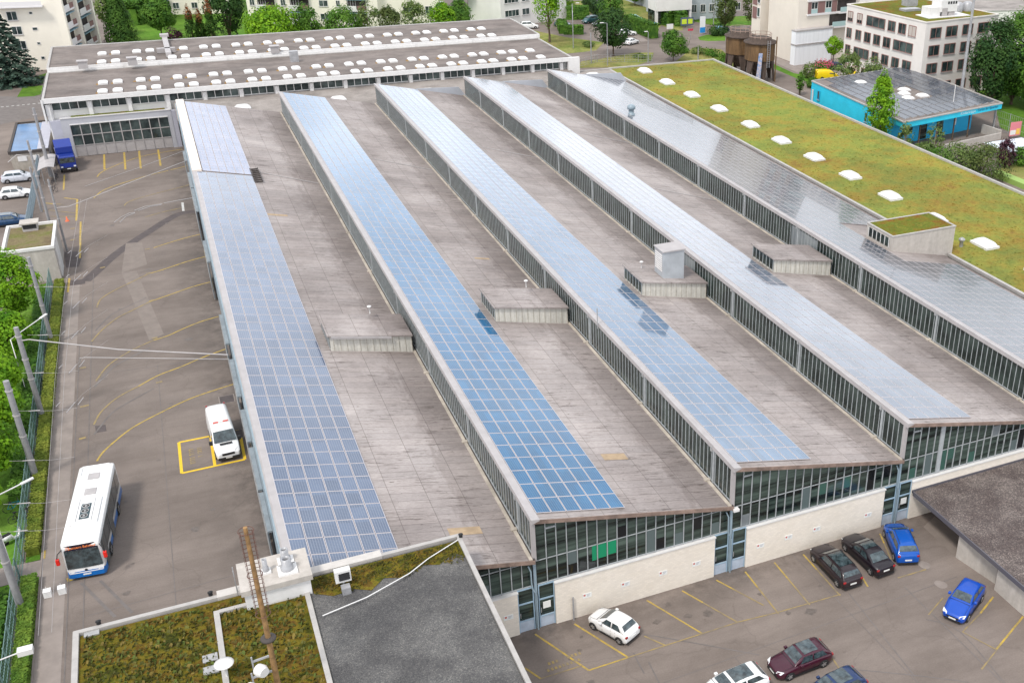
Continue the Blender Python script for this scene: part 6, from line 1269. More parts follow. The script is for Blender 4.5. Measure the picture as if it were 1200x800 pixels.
# lamp arms near the left edge
for (ax, ay, bx_, by_, lab) in ((-2, 580, 24, 567, 'white lamp head on a thin arm above the blue bicycle'), (20, 372+20, 47, 373, 'curved lamp arm with a slim head beside the second hedge pole')):
    a, b = P(ax, ay, 6), P(bx_, by_, 6.2); mb = MB(); mb.tube([(a.x-.6, a.y-.2, 0), (a.x-.6, a.y-.2, 5.7), (a.x, a.y, 6.0), tuple(b)], .045, 6); mb.bar(b, b+(b-a).normalized()*.9, .22, .09); solo('lamp_arm', mb, [WHITEP], lab, 'lamp', loc=(a.x-.6, a.y-.2, 0))
q = P(31, 762, 6); mb = MB(); mb.tube([(q.x-2.5, q.y-.6, 0), (q.x-2.5, q.y-.6, 5.6), (q.x-2, q.y-.4, 6), (q.x-.4, q.y, 6)], .045, 6); mb.box(q.x-.45, q.x+.35, q.y-.25, q.y+.25, 5.85, 6.2); solo('flood_lamp', mb, WHITEP, 'white boxed lamp on an arm over the hedge at the lower left', 'lamp', loc=(q.x-2.5, q.y-.6, 0))
for (px, py, lab) in ((55.5, 694, 'left of the two small white boxes hung on the wires in front of the bus'), (72.5, 690, 'right of the two small white boxes hung on the wires in front of the bus')):
    q = P(px, py, 5.6); mb = MB(); mb.box(q.x-.22, q.x+.22, q.y-.22, q.y+.22, 5.35, 5.8); mb.tube([(q.x, q.y, 5.8), (q.x, q.y, 6.05)], .02, 4); solo('wire_box', mb, WHITEP, lab, 'signal box', loc=(q.x, q.y, 5.35), group='boxes on the trolley wires')
# trolley wires
mb = MB()
def wire(pts, r=.014, n=4): mb.tube(pts, r, n, cap=False)
for dx_ in (-29.6, -28.9): wire([(dx_+.55, 5, 6.05), (dx_+.4, 20, 5.95), (dx_+.3, 40, 6), (dx_+.5, 60, 5.95), (dx_+1.5, 90, 6.05)], .012)
for y in (16.5, 20, 26, 34, 41, 49, 61): wire([(-31.7, y, 6.6), (-29.2, y-.4, 6.25), (-27.5, y-.6, 6.2)], .012); wire([(-30.9, y, 6.4), (-30.1, y-.1, 6.35)], .04)
for k in range(6):
    y = 36+k*7.3; wire([(-28.3, y-2.6, 5.95), (-27.7, y-1.0, 5.95)], .045); wire([(-27.5, y-1.6, 5.95), (-27.1, y-.4, 5.95)], .045); wire([(-28.3, y-2.6, 5.95), (-27.2, y+.2, 5.95), (-25.2, y+3.2, 5.95)], .010)
    wire([(-29.1, y-1.2, 5.95), (-28.8, y-.5, 5.95)], .04)
wire([(-27.5, 92, 7), (-21, 98, 7), (-15.4, 103, 7.2)], .03)
for pts in ([(133.5, 261), (141, 255), (151, 250), (158, 249)], [(140, 261), (147, 254), (158, 249.5)], [(157, 247), (170, 242), (190, 239)], [(162, 247), (176, 242), (189, 240)], [(192, 238), (225, 232)]):
    wire([P(x, y, 5.9) for x, y in pts], .045)
solo('trolley_wires', mb, LGREY, 'web of thin overhead trolley wires above the bus yard', 'overhead wires', loc=(-28, 30, 6))
# fences
def fence(name, label, pts, h, m, step=.16, post=2.5):
    t = thing(name, label, 'fence', (pts[0][0], pts[0][1], 0)); mb = MB(); pl_ = []
    for a, b in zip(pts, pts[1:]):
        a = Vector((*a[:2], 0)); b = Vector((*b[:2], 0)); L_ = (b-a).length; d = (b-a)/L_
        for z in (.05, h*.33, h*.66, h): mb.bar(a+Vector((0, 0, z)), b+Vector((0, 0, z)), .045, .03)
        k = 0
        while k*step < L_: p_ = a+d*k*step; mb.bar(p_, p_+Vector((0, 0, h)), .022, .022); k += 1
        k = 0
        while k*post <= L_: p_ = a+d*k*post; pl_.append(MB().bar(p_, p_+Vector((0, 0, h+.1)), .09)); k += 1
    part('mesh_panel', mb, m, t); [part('post', x_, m, t) for x_ in pl_]; return t
fence('yard_fence', 'green mesh fence behind the hedge on the left, among the bicycles', [(-32.2, -10), (-32.1, 78.5)], 2.0, FENCE, .30)
fence('compound_fence', 'blue-grey mesh fence between the parked pale cars and the yard', [(-35.4, 95), (-35.4, 137)], 2.1, FENCEB, .2)
fence('playground_fence', 'tall green fence behind the turquoise pavilion', [tuple(P(1163, 150))[:2], tuple(P(1240, 178))[:2]], 3.4, GALV, .5, 4)
fence('meadow_fence', 'low wire fence along the meadow behind the green roof', [tuple(P(676, 79))[:2], tuple(P(700, 73))[:2], tuple(P(765, 73))[:2]], 1.6, GALV, .6, 3)
q = P(1188, 163); mb = MB(); mb.box(q.x-1.2, q.x+1.2, q.y-.05, q.y+.02, .6, 3.0, 0); mb.box(q.x-1.1, q.x+.1, q.y-.07, q.y-.052, .8, 1.6, 1); mb.box(q.x+.2, q.x+1.0, q.y-.07, q.y-.052, .8, 1.8, 2); solo('banner', mb, [mat('banner_pink', (.7, .22, .26), .7), PLATE, mat('banner_yellow', (.8, .5, .1), .7)], 'pink banner hung on the tall green fence', 'banner', loc=(q.x, q.y, .6))
mb = MB(); a, b = P(1195, 118), P(1180, 112)
mb.tube([a, a+Vector((0, 0, 2.6)), b+Vector((0, 0, 2.6)), b], .08, 6); solo('goal_frame', mb, WHITEP, 'white football goal frame on the grass under the dark trees', 'goal', loc=tuple(a))
# white parasol tent, bushes at the right
q = P(1187, 186); mb = MB(); mb.idx([(q.x-4, q.y-3, 2.3), (q.x+4, q.y-3, 2.3), (q.x+4, q.y+3, 2.3), (q.x-4, q.y+3, 2.3), (q.x, q.y, 3.0)], [(0, 1, 4), (1, 2, 4), (2, 3, 4), (3, 0, 4), (3, 2, 1, 0)])
for sx_ in (-3.8, 3.8):
    for sy_ in (-2.8, 2.8): mb.tube([(q.x+sx_, q.y+sy_, 0), (q.x+sx_, q.y+sy_, 2.35)], .05, 6)
solo('canvas_awning', mb, mat('canvas_white', (.62, .66, .72), .8), 'white canvas awning beside the purple-leaved shrub', 'awning', loc=(q.x, q.y, 0))
mb = MB(); a, b = P(1167, 206), P(1230, 232); mb.bar(a+Vector((0, 0, .4)), b+Vector((0, 0, .4)), 1.6, .8); solo('green_container', mb, mat('container_lime', (.28, .42, .10), .6), 'long lime-green skip beyond the green roof', 'skip', loc=tuple(a))
# signs
def sign(px, py, label, w_, h_, zc, mats, nm='road_sign'):
    q = P(px, py); t = thing(nm, label, 'sign', (q.x, q.y, 0)); mb = MB(); mb.box(q.x-w_/2, q.x+w_/2, q.y-.06, q.y, zc-h_/2, zc+h_/2); part('board', mb, mats[0], t)
    if len(mats) > 1: mb = MB(); mb.box(q.x-w_*.42, q.x-w_*.04, q.y-.08, q.y-.062, zc-h_*.3, zc+h_*.3); mb.box(q.x+w_*.08, q.x+w_*.42, q.y-.08, q.y-.062, zc-h_*.3, zc+h_*.3); part('emblem', mb, mats[1], t)
    mb = MB(); mb.tube([(q.x, q.y+.06, 0), (q.x, q.y+.06, zc)], .06, 6); part('post', mb, GALV, t)
sign(805, 33, 'board with two lime squares beside the roundabout hedge', 3.6, 2.0, 1.6, [mat('sign_dark', (.10, .13, .2), .6), mat('sign_lime', (.6, .75, .05), .6)], 'notice_board')
sign(823, 41, 'tall white and blue pylon sign on the roundabout', 1.5, 4.0, 2.4, [mat('pylon_white', (.75, .75, .78), .5)], 'pylon_sign')
sign(768, 38, 'round blue road sign at the path', .9, .9, 1.9, [mat('sign_blue', (.02, .25, .65), .5)])
sign(785, 38, 'white board at the bend of the path', 1.8, 1.2, 1.4, [PLATE])
sign(809, 46, 'small red signs on a post in the road', 1.4, .5, 2.2, [mat('sign_red2', (.5, .04, .08), .5)])
q = P(823, 41); mb = MB(); mb.box(q.x-.72, q.x+.72, q.y-.09, q.y-.065, .5, 1.8); solo('pylon_panel', mb, mat('sign_blue', (.02, .25, .65)), 'blue lower panel of the pylon sign on the roundabout', 'sign panel', loc=(q.x, q.y, .5)) if False else part('lower_panel', mb, mat('sign_blue', (.02, .25, .65)), [o for o in bpy.data.objects if o.name.startswith('pylon_sign')][0])
q = P(768, 20); mb = MB(); mb.box(q.x-1, q.x+1, q.y-.7, q.y+.7, 0, 2.2); mb.box(q.x-1.1, q.x+1.1, q.y-.8, q.y+.8, 2.2, 2.4); solo('recycling_bin', mb, mat('bin_green', (.02, .35, .18), .5), 'green recycling container beside the big round hedge', 'container', loc=(q.x, q.y, 0))
# stair railing by the sloping hedge
mb = MB(); a, b = P(742, 27.5), P(769, 42); mb.bar(a+Vector((0, 0, 2.2)), b+Vector((0, 0, 1.8)), 1.2, .12); 
for k in range(4): p_ = a+(b-a)*k/3; mb.bar(p_, p_+Vector((0, 0, 2.1-.1*k)), .12)
solo('stair_canopy', mb, mat('canopy_green', (.25, .48, .46), .4), 'pale green canopy over the steps beside the sloping hedge', 'canopy', loc=tuple(a))
# bike shelter and bicycles
q = P(60, 217); t = thing('bike_shelter', 'curved pale bike shelter roof next to the thick pole', 'shelter', (q.x, q.y, 0)); mb = MB(); X0, X1, Y0, Y1 = q.x-1.3, q.x+.9, q.y+.2, q.y+7.0
for i in range(8):
    a, b = i/8, (i+1)/8; xa, xb = X0+(X1-X0)*a, X0+(X1-X0)*b; za, zb_ = 2.2+.5*math.sin(a*math.pi*.75), 2.2+.5*math.sin(b*math.pi*.75)
    mb.idx([(xa, Y0, za), (xb, Y0, zb_), (xb, Y1, zb_), (xa, Y1, za), (xa, Y0, za-.05), (xb, Y0, zb_-.05), (xb, Y1, zb_-.05), (xa, Y1, za-.05)], [(0, 1, 2, 3), (7, 6, 5, 4), (0, 4, 5, 1), (3, 2, 6, 7)])
part('roof', mb, LGREY, t); mb = MB()
for y_ in (Y0+.3, Y1-.3): mb.tube([(X0+.5, y_, 0), (X0+.5, y_, 2.3)], .05, 6); mb.tube([(X1-.3, y_, 0), (X1-.3, y_, 2.5)], .05, 6)
part('post', mb, GALV, t)
def bicycle(x, y, rz, label, m):
    t = thing('bicycle', label, 'bicycle', (x, y, 0), rad(rz), 'bicycles parked by the fence')
    for cx in (-.52, .52):
        mb = MB(); mb.tube([(cx+.33*math.cos(a*math.pi/9), 0, .34+.33*math.sin(a*math.pi/9)) for a in range(19)], .022, 5, cap=False)
        for a in range(6): mb.bar((cx, 0, .34), (cx+.32*math.cos(a*math.pi/3), 0, .34+.32*math.sin(a*math.pi/3)), .008)
        part('wheel', mb, DARK, t, world=False)
    mb = MB(); J = [(-.52, 0, .34), (-.12, 0, .30), (-.25, 0, .82), (.35, 0, .78), (.52, 0, .34), (.32, 0, .95)]
    for a, b in ((0, 1), (0, 2), (1, 2), (1, 3), (2, 3), (3, 4), (3, 5)): mb.tube([J[a], J[b]], .024, 6)
    part('frame', mb, m, t, world=False)
    mb = MB(); mb.tube([(.30, -.28, 1.0), (.34, 0, .96), (.30, .28, 1.0)], .02, 6); part('handlebar', mb, BLACKP, t, world=False)
    mb = MB(); mb.box(-.38, -.12, -.08, .08, .86, .92); part('saddle', mb, BLACKP, t, world=False, bevel=.02); return t
TEAL = mat('bike_teal', (.0, .25, .33), .4); BKB = mat('bike_black', (.02, .02, .03), .4); BSIL = mat('bike_silver', (.4, .4, .42), .4)
for (px, py, rz, lab, m) in ((17, 592, 10, 'teal bicycle lying among the others below the lamp head', TEAL), (22, 603, 30, 'black bicycle next to the teal bicycle', BKB), (33, 598, 70, 'grey bicycle against the green fence beside the teal one', BSIL),
                             (43, 437, 80, 'silver bicycle under the second hedge pole', BSIL), (38, 446, 60, 'black bicycle beside the silver one under the hedge pole', BKB), (45, 450, 85, 'black bicycle nearest the fence under the hedge pole', BKB),
                             (62, 214, 70, 'dark bicycle beside the bike shelter and the truck', BKB), (66, 206, 80, 'dark bicycle just behind the blue truck front', BKB), (63, 222, 60, 'dark bicycle at the near end of the bike shelter', BKB)):
    q = P(px, py, .5); bicycle(q.x, q.y, rz, lab, m)
q = P(15, 629, .4); t = thing('scooter', 'white and black motor scooter behind the hedge at the left edge', 'scooter', (q.x, q.y, 0), rad(35))
mb = MB(); loft(mb, [[(x, s_*w_, z) for s_, z in ((-1, z0), (-.8, z1), (.8, z1), (1, z0))] for x, w_, z0, z1 in ((-.9, .08, .6, .7), (-.6, .2, .4, .8), (-.1, .2, .3, .78), (.1, .16, .22, .35), (.45, .16, .22, .35), (.6, .14, .4, .95), (.75, .05, .5, .9))]); part('body', mb, PW, t, world=False)
for x in (-.6, .75): wheel(t, x, 0, .24, .12, 1)
mb = MB(); mb.box(-.75, -.1, -.13, .13, .8, .88); mb.tube([(.5, -.3, 1.05), (.52, 0, 1.0), (.5, .3, 1.05)], .025, 6); mb.bar((.58, 0, .9), (.52, 0, 1.0), .05); part('seat', mb, BLACKP, t, world=False)
q = P(17, 96); mb = MB(); mb.box(q.x-1.4, q.x+1.0, q.y-.8, q.y+.8, 0, 1.4); mb.box(q.x-1.5, q.x+1.1, q.y-.9, q.y+.9, 1.4, 1.55); solo('skip_bin', mb, mat('bin_slate', (.14, .18, .22), .5), 'slate grey lidded bin under the blue spruce', 'bin', loc=(q.x, q.y, 0))
# post on the car park wall
q = P(672.5, 726); mb = MB(); mb.tube([(q.x, q.y, 0), (q.x, q.y, 2.0)], .06, 8); solo('steel_post', mb, GALV, 'short steel post against the white wall beside the white hatchback', 'post', loc=(q.x, q.y, 0))
mb = MB(); q = P(79, 259); mb.lathe((q.x, q.y, 0), [(.28, 0), (.28, .03), (.16, .05), (.04, .6), (0, .6)], 10); solo('traffic_cone', mb, mat('cone_orange', (.8, .14, .05), .6), 'orange cone next to the mossy kiosk', 'traffic cone', loc=(q.x, q.y, 0))
# ---------------------------------------------------------------- vegetation
LV = {'bright': make_leaf('leaf_bright', (.07, .20, .01), (.25, .45, .02), .6), 'mid': make_leaf('leaf_mid', (.04, .115, .018), (.13, .26, .035), .5), 'dark': make_leaf('leaf_dark', (.012, .045, .012), (.05, .105, .022), .5, .12),
      'pale': make_leaf('leaf_pale', (.08, .14, .04), (.20, .26, .08), .6), 'spruce': make_leaf('needle_blue_green', (.025, .055, .045), (.085, .13, .10), .7, .05), 'cyp': make_leaf('needle_cypress', (.02, .06, .008), (.055, .12, .015), .5, .05),
      'red': make_leaf('leaf_rusty', (.14, .05, .02), (.24, .10, .04), .8, .1), 'purple': make_leaf('leaf_purple', (.03, .012, .02), (.09, .03, .05), .8, .1), 'olive': make_leaf('leaf_olive', (.06, .10, .03), (.14, .17, .05), .6)}
def leafquad(mb, p, n, s, rr):
    n = n.normalized(); a = n.cross(Vector((rr.uniform(-1, 1), rr.uniform(-1, 1), rr.uniform(-1, 1)))); 
    if a.length < .01: return
    a.normalize(); b = n.cross(a); a *= s*.5; b *= s*rr.uniform(.3, .5)
    mb.face([p-a, p-b*1.0, p+a, p+b*1.0])
def crown_blob(seed, w, h, zc, n, leaf, lobes=14, dens=.35, egg=0):
    """clumped broadleaf crown: leaf-sized faces around many uneven sub-clumps"""
    rr = random.Random(seed); mb = MB(); L_ = []
    for i in range(lobes):
        th = rr.uniform(0, 6.283); v = rr.uniform(-1, 1); rad_ = math.sqrt(max(0, 1-v*v))*rr.uniform(.35, .82); k = 1-egg*max(0, v)
        L_.append((Vector((w/2*rad_*math.cos(th)*k, w/2*rad_*math.sin(th)*k, zc+v*h/2*.74)), rr.uniform(.22, .38)*w/2*(1.25 if rr.random() < .3 else 1)))
    tot = sum(r_**2 for _, r_ in L_)
    for _ in range(int(n*.38)):
        v = rr.uniform(-1, 1); th = rr.uniform(0, 6.283); k = 1-egg*max(0, v); q_ = math.sqrt(1-v*v)*(.55+.45*rr.random()**.5)*(1+.13*math.sin(3*th+seed)+.10*math.sin(7*th+5*v)); p = Vector((w/2*q_*math.cos(th)*k, w/2*q_*math.sin(th)*k, zc+v*h/2*(.9+.1*math.sin(4*th)))); leafquad(mb, p, Vector((p.x, p.y, (p.z-zc)+w*.15))+Vector((rr.uniform(-1, 1), rr.uniform(-1, 1), rr.uniform(-1, 1)))*w*.2, leaf*rr.uniform(.6, 1.4), rr)
    n = int(n*.7)
    for c, r_ in L_:
        for _ in range(int(n*r_**2/tot)):
            d = Vector((rr.gauss(0, 1), rr.gauss(0, 1), rr.gauss(0, 1)*.85)); d.normalize(); p = c+d*r_*(rr.random()**dens)*Vector((1, 1, 1)).x
            p.z = c.z+(p.z-c.z)*.85; leafquad(mb, p, d+Vector((rr.uniform(-.7, .7), rr.uniform(-.7, .7), rr.uniform(-.2, .9))), leaf*rr.uniform(.6, 1.4), rr)
    return mb, L_
def trunk_mb(L_, zb, r, h, seed):
    rr = random.Random(seed); mb = MB(); mb.tube([(0, 0, 0), (r*.3, 0, zb*.5), (0, 0, zb), (r*.4, r*.2, h)], [r, r*.8, r*.62, r*.2], 8)
    for c, q_ in L_[:9]: mb.tube([(0, 0, zb*rr.uniform(.8, 1.05)), (c.x*.45, c.y*.45, (zb+c.z)/2), (c.x, c.y, c.z)], [r*.42, r*.25, r*.07], 5)
    return mb
def crown_cone(seed, w, h, z0, n, leaf, layers=16, tight=False):
    rr = random.Random(seed); mb = MB()
    for i in range(n):
        f = rr.random()**(1.35); th = rr.uniform(0, 6.283)
        if tight:
            R_ = w/2*(1-f)**.75*(1+.12*math.sin(th*5+f*9)); q_ = R_*(rr.random()**.25)
            p = Vector((q_*math.cos(th), q_*math.sin(th), z0+f*h)); leafquad(mb, p, Vector((math.cos(th), math.sin(th), .5+rr.uniform(-.5, .5))), leaf*rr.uniform(.6, 1.3), rr)
        else:
            ly = int(f*layers); br = rr.randrange(9); th = ly*1.1+br*6.283/9+rr.uniform(-.22, .22)*(1-f*.4); R_ = w/2*(1-(ly/layers))**.85*(1+.18*math.sin(ly*7.3+br*3.1)); q_ = R_*rr.random()**.55
            z = z0+(ly+.5)/layers*h-q_*.18+rr.uniform(-.18, .18); p = Vector((q_*math.cos(th), q_*math.sin(th), z)); leafquad(mb, p, Vector((math.cos(th)*.3+rr.uniform(-.5, .5), math.sin(th)*.3+rr.uniform(-.5, .5), 1)), leaf*rr.uniform(.6, 1.4), rr)
    return mb
CACHE = {}
def tree(px, py, label, kind, leafm, w, h, n=2600, leaf=.5, seed=1, zb=None, world=None, group=None, name=None, cat='tree', bark=BARK, lobes=14, egg=.2, dens=.35):
    q = P(px, py) if world is None else Vector((*world, 0)); nm = name or {'blob': 'broadleaf_tree', 'cone': 'spruce_tree', 'cyp': 'conifer_tree', 'pop': 'poplar_tree', 'bush': 'bush'}[kind]
    t = thing(nm, label, cat, (q.x, q.y, 0), R.uniform(0, 6.28), group)
    key = (kind, leafm, round(w, 1), round(h, 1), n, leaf, seed)
    if key not in CACHE:
        if kind == 'blob':
            z0 = zb if zb is not None else h*.25; mb, L_ = crown_blob(seed, w, (h-z0), z0+(h-z0)/2, n, leaf, lobes, dens, egg); tm = trunk_mb(L_, z0*1.05, max(.12, h*.02), h*.8, seed)
        elif kind == 'bush': mb, L_ = crown_blob(seed, w, h*1.1, h*.48, n, leaf, lobes, dens, .1); tm = trunk_mb(L_, .3, .07, h*.6, seed)
        elif kind == 'pop': mb, L_ = crown_blob(seed, w, h*.92, h*.54, n, leaf, 34, .5, .5); tm = trunk_mb(L_, h*.12, .2, h*.9, seed)
        elif kind == 'cone': mb = crown_cone(seed, w, h*.97, h*.03, n, leaf, 18); tm = MB().tube([(0, 0, 0), (0, 0, h*.9)], [.32, .04], 8)
        else: mb = crown_cone(seed, w, h*.98, h*.02, n, leaf, 18, True); tm = MB().tube([(0, 0, 0), (0, 0, h*.85)], [.25, .04], 8)
        CACHE[key] = (mb.data('crown', LV[leafm]), tm.data('trunk', bark))
    a, b = CACHE[key]
    for nm_, me in (('crown', a), ('trunk', b)):
        o = bpy.data.objects.new(nm_, me); COL.objects.link(o); o.parent = t
    return t
def hedge(name, label, pts, w, h, m, n, leaf=.16, cat='hedge', world=True, top=.12):
    """clipped hedge: solid inner mass plus leaves standing off its faces"""
    rr = random.Random(len(label)); mb = MB(); P_ = [Vector((p[0], p[1], 0)) for p in pts]; ribs = list(zip(P_, P_[1:])); tot = sum((b-a).length for a, b in ribs)
    for a, b in ribs:
        mb.bar(a+Vector((0, 0, h*.46)), b+Vector((0, 0, h*.46)), w*.86, h*.9); L_ = (b-a).length; d = (b-a)/L_; s_ = Vector((-d.y, d.x, 0))
        for _ in range(int(n*L_/tot)):
            u_ = rr.random(); q_ = a+d*L_*u_
            if rr.random() < .6: p = q_+s_*rr.uniform(-.5, .5)*w+Vector((0, 0, h*(.93+rr.uniform(-.05, top)))); nn = Vector((rr.uniform(-.5, .5), rr.uniform(-.5, .5), 1))
            else: k = rr.choice((-1, 1)); p = q_+s_*k*w*(.44+rr.uniform(0, .1))+Vector((0, 0, h*rr.random())); nn = s_*k+Vector((rr.uniform(-.5, .5), rr.uniform(-.5, .5), rr.uniform(-.2, .8)))
            leafquad(mb, p, nn, leaf*rr.uniform(.6, 1.5), rr)
    c = P_[0]; return solo(name, mb, m, label, cat, loc=tuple(c))
HL = make_leaf('hedge_leaf', (.07, .15, .018), (.17, .26, .035), .9, .1); HL2 = make_leaf('hedge_leaf_olive', (.10, .15, .018), (.23, .26, .04), .7, .1)
hedge('clipped_hedge', 'long clipped hedge with poles standing in it, along the left of the yard', [(-31.5, 22.9), (-31.4, 50), (-31.3, 78)], .95, .75, HL2, 15000, .14)
hedge('clipped_hedge', 'short clipped hedge beside the bus front at the lower left', [(-31.5, -2), (-31.5, 19.6)], .95, .75, HL, 8000, .14)
hedge('scrub', 'dark green scrub behind the green fence, among the bicycles and trees', [(-33.6, -2), (-33.4, 14), (-33.4, 18)], 1.5, .8, LV['mid'], 3000, .24, 'scrub', top=.5)
hedge('scrub', 'strip of dark scrub behind the fence between the near trees', [(-33.1, 31), (-33.1, 38), (-33.1, 47), (-33.1, 76)], 1.0, .7, LV['mid'], 4000, .24, 'scrub', top=.5)
# near trees on the left
for (x, y, w, h, sd, lab) in ((-34.5, 67.0, 5.0, 9.0, 1, 'bright green tree in front of the mossy kiosk'), (-34.9, 58.5, 5.0, 5.6, 2, 'bright green tree behind the farthest leaning hedge pole'), (-35.2, 50.0, 5.0, 5.6, 3, 'bright green tree cut by the left edge beside the curved lamp arm'),
                              (-35.0, 42.5, 5.6, 6.2, 4, 'bright green tree under the tube arm pole'), (-34.9, 34.5, 5.2, 6.6, 5, 'bright green tree left of the third hedge pole'), (-35.4, 28.6, 4.2, 5.4, 6, 'bright green tree beside the lamp head over the bicycles'), (-35.2, 18.5, 4.2, 5.0, 7, 'bright green tree cut by the left edge near the scooter')):
    tree(0, 0, lab, 'blob', 'bright', w, h, 6500, .28, sd, zb=h*.18, world=(x, y), group='bright green trees along the left fence', lobes=20, dens=.3)
# upper left
tree(8, 98, 'blue-green spruce at the left edge in front of the cream apartments', 'cone', 'spruce', 12.0, 15.0, 15000, .55, 3, world=(-43.0, 190))
tree(0, 0, 'tall dark green cone-shaped conifer behind the rear hall', 'cyp', 'cyp', 8.2, 17.5, 9000, .42, 4, world=(-22.5, 209))
tree(0, 0, 'loose mid-green tree left of the tall cone-shaped conifer', 'blob', 'pale', 6, 11, 3500, .5, 8, world=(-25.0, 234))
tree(0, 0, 'soft willow-like tree right of the tall cone-shaped conifer', 'blob', 'mid', 7.5, 10, 4500, .45, 9, world=(-14.4, 224))
tree(0, 0, 'low bush at the wall end between the conifer and the lawn', 'bush', 'dark', 4, 3.4, 1500, .35, 10, world=(-16.0, 204), cat='bush')
hedge('round_hedge', 'thick rounded hedge at the far edge of the lawn', [tuple(P(150, 30))[:2], tuple(P(168, 22))[:2], tuple(P(192, 24))[:2]], 6, 4.2, LV['mid'], 5000, .6, top=.35)
for (x, y, h, sd, lab) in ((-8.6, 207, 10.5, 1, 'left of the three columnar conifers with rusty tips'), (-6.6, 208.5, 9.2, 2, 'middle of the three columnar conifers with rusty tips'), (-4.4, 207.5, 11.4, 3, 'right of the three columnar conifers with rusty tips')):
    t = tree(0, 0, lab, 'pop', 'cyp', 2.7, h*.9, 2600, .32, 20+sd, world=(x, y), name='columnar_conifer', group='columnar conifers by the lawn')
    mb = crown_blob(30+sd, 1.9, h*.42, h*.82, 900, .3, 8, .4, .6)[0]; part('rusty_tip', mb, LV['red'], t, world=False)
tree(0, 0, 'purple-leaved shrub by the lawn', 'bush', 'purple', 4.2, 5.2, 1800, .32, 12, world=(-12.2, 212), cat='shrub')
tree(0, 0, 'small dark bush below the purple shrub', 'bush', 'dark', 4, 3.2, 1500, .32, 13, world=(-10.2, 204), cat='bush')
tree(0, 0, 'tall dark tree behind the columnar conifers', 'blob', 'dark', 9.6, 18, 7000, .45, 14, zb=1.5, world=(-.6, 214))
tree(0, 0, 'broad bright green round tree behind the rear hall', 'blob', 'bright', 12.6, 10.4, 9000, .42, 15, zb=1.0, world=(7.6, 201), lobes=26)
for (x, y, w, h, lm, sd, lab) in ((14.8, 203, 7.6, 10.5, 'mid', 16, 'feathery green tree just right of the bright round tree'), (22.4, 201, 9.5, 9.6, 'mid', 17, 'wide feathery tree in front of the long apartment house'), (28.6, 203, 6.0, 10.6, 'pale', 18, 'thin pale birch in front of the balconies'),
                                (33.6, 203, 5.6, 9.0, 'olive', 19, 'small olive-green tree in front of the apartment house end'), (39.5, 205, 8, 9.5, 'pale', 20, 'pale spreading tree in front of the lower wing'), (46.3, 206, 7.5, 8.8, 'bright', 21, 'bright bushy tree at the corner of the lower wing'), (51.2, 207.5, 6.6, 8.8, 'mid', 22, 'rounded green tree beside the lamp behind the rear hall')):
    tree(0, 0, lab, 'blob', lm, w, h, 3800 if lm != 'pale' else 2000, .42, sd, zb=.8, world=(x, y), group='trees behind the rear hall')
for (x, y, w, h, lm, sd, lab) in ((57, 228, 13, 20, 'dark', 41, 'huge dark tree left of the gap with the white van'), (49, 240, 14, 22, 'dark', 42, 'darkest big tree at the top edge behind the lower wing'), (66.5, 221, 11, 19, 'dark', 43, 'dark tree with a bare trunk right of the gap with the white van'), (73.5, 221, 11, 18, 'olive', 44, 'greyish willow beside the white house'), (80, 232, 10, 20, 'mid', 46, 'tall tree at the top edge behind the willow'), (64, 246, 14, 20, 'mid', 47, 'tall tree at the top edge above the white van')):
    tree(0, 0, lab, 'blob', lm, w, h, 7500, .55, sd, zb=5 if sd in (41, 43, 46, 47) else 2, world=(x, y), group='big trees behind the rear hall', lobes=20)
tree(644, 50, 'light green street tree in front of the white house', 'blob', 'bright', 7.6, 15.5, 4200, .42, 51, zb=3.0)
tree(719, 66, 'dark green spreading street tree beside the road', 'blob', 'dark', 9.6, 10.6, 4800, .42, 52, zb=2.2, lobes=18)
tree(716, 30, 'loose green tree on the meadow slope', 'blob', 'mid', 7.5, 8.5, 3000, .42, 53, zb=.8)
tree(789, 71.5, 'round light green tree by the foot path', 'blob', 'mid', 6.2, 6.9, 4600, .32, 54, zb=.8, lobes=20)
tree(849, 37, 'left poplar behind the rusty silos', 'pop', 'olive', 6.6, 12, 5000, .38, 55)
tree(881, 35, 'right poplar behind the rusty silos', 'pop', 'olive', 5.6, 12.5, 5000, .38, 56)
tree(744, 7, 'small light tree on the meadow at the top edge', 'blob', 'bright', 6, 7, 2400, .42, 57, zb=1)
hedge('clipped_hedge', 'hedge around the small parking island near the white house', [tuple(P(658, 32))[:2], tuple(P(661, 40))[:2], tuple(P(684, 40))[:2]], 2.2, 2.0, LV['mid'], 2600, .4)
hedge('clipped_hedge', 'tall hedge at the top beyond the white house', [tuple(P(664, 22))[:2], tuple(P(690, 22))[:2]], 4, 3.0, LV['mid'], 2600, .5)
hedge('clipped_hedge', 'long dark hedge running down the meadow slope', [tuple(P(690, 8))[:2], tuple(P(716, 26))[:2]], 4, 3.0, LV['dark'], 2600, .5)
hedge('clipped_hedge', 'steep hedge beside the stair canopy', [tuple(P(735, 33))[:2], tuple(P(767, 45.5))[:2]], 2.4, 3.4, LV['mid'], 2200, .4)
hedge('round_hedge', 'big rounded bright hedge in front of the grey office', [tuple(P(776, 27))[:2], tuple(P(790, 29.5))[:2], tuple(P(804, 29.5))[:2]], 4.5, 3.0, LV['mid'], 4200, .5, top=.25)
tree(841, 41, 'low dark bush on the roundabout', 'bush', 'dark', 6, 2.6, 1500, .35, 58, cat='bush')
tree(664, 16, 'light bush at the end of the white house', 'bush', 'bright', 5, 4.5, 1500, .4, 59, cat='bush')
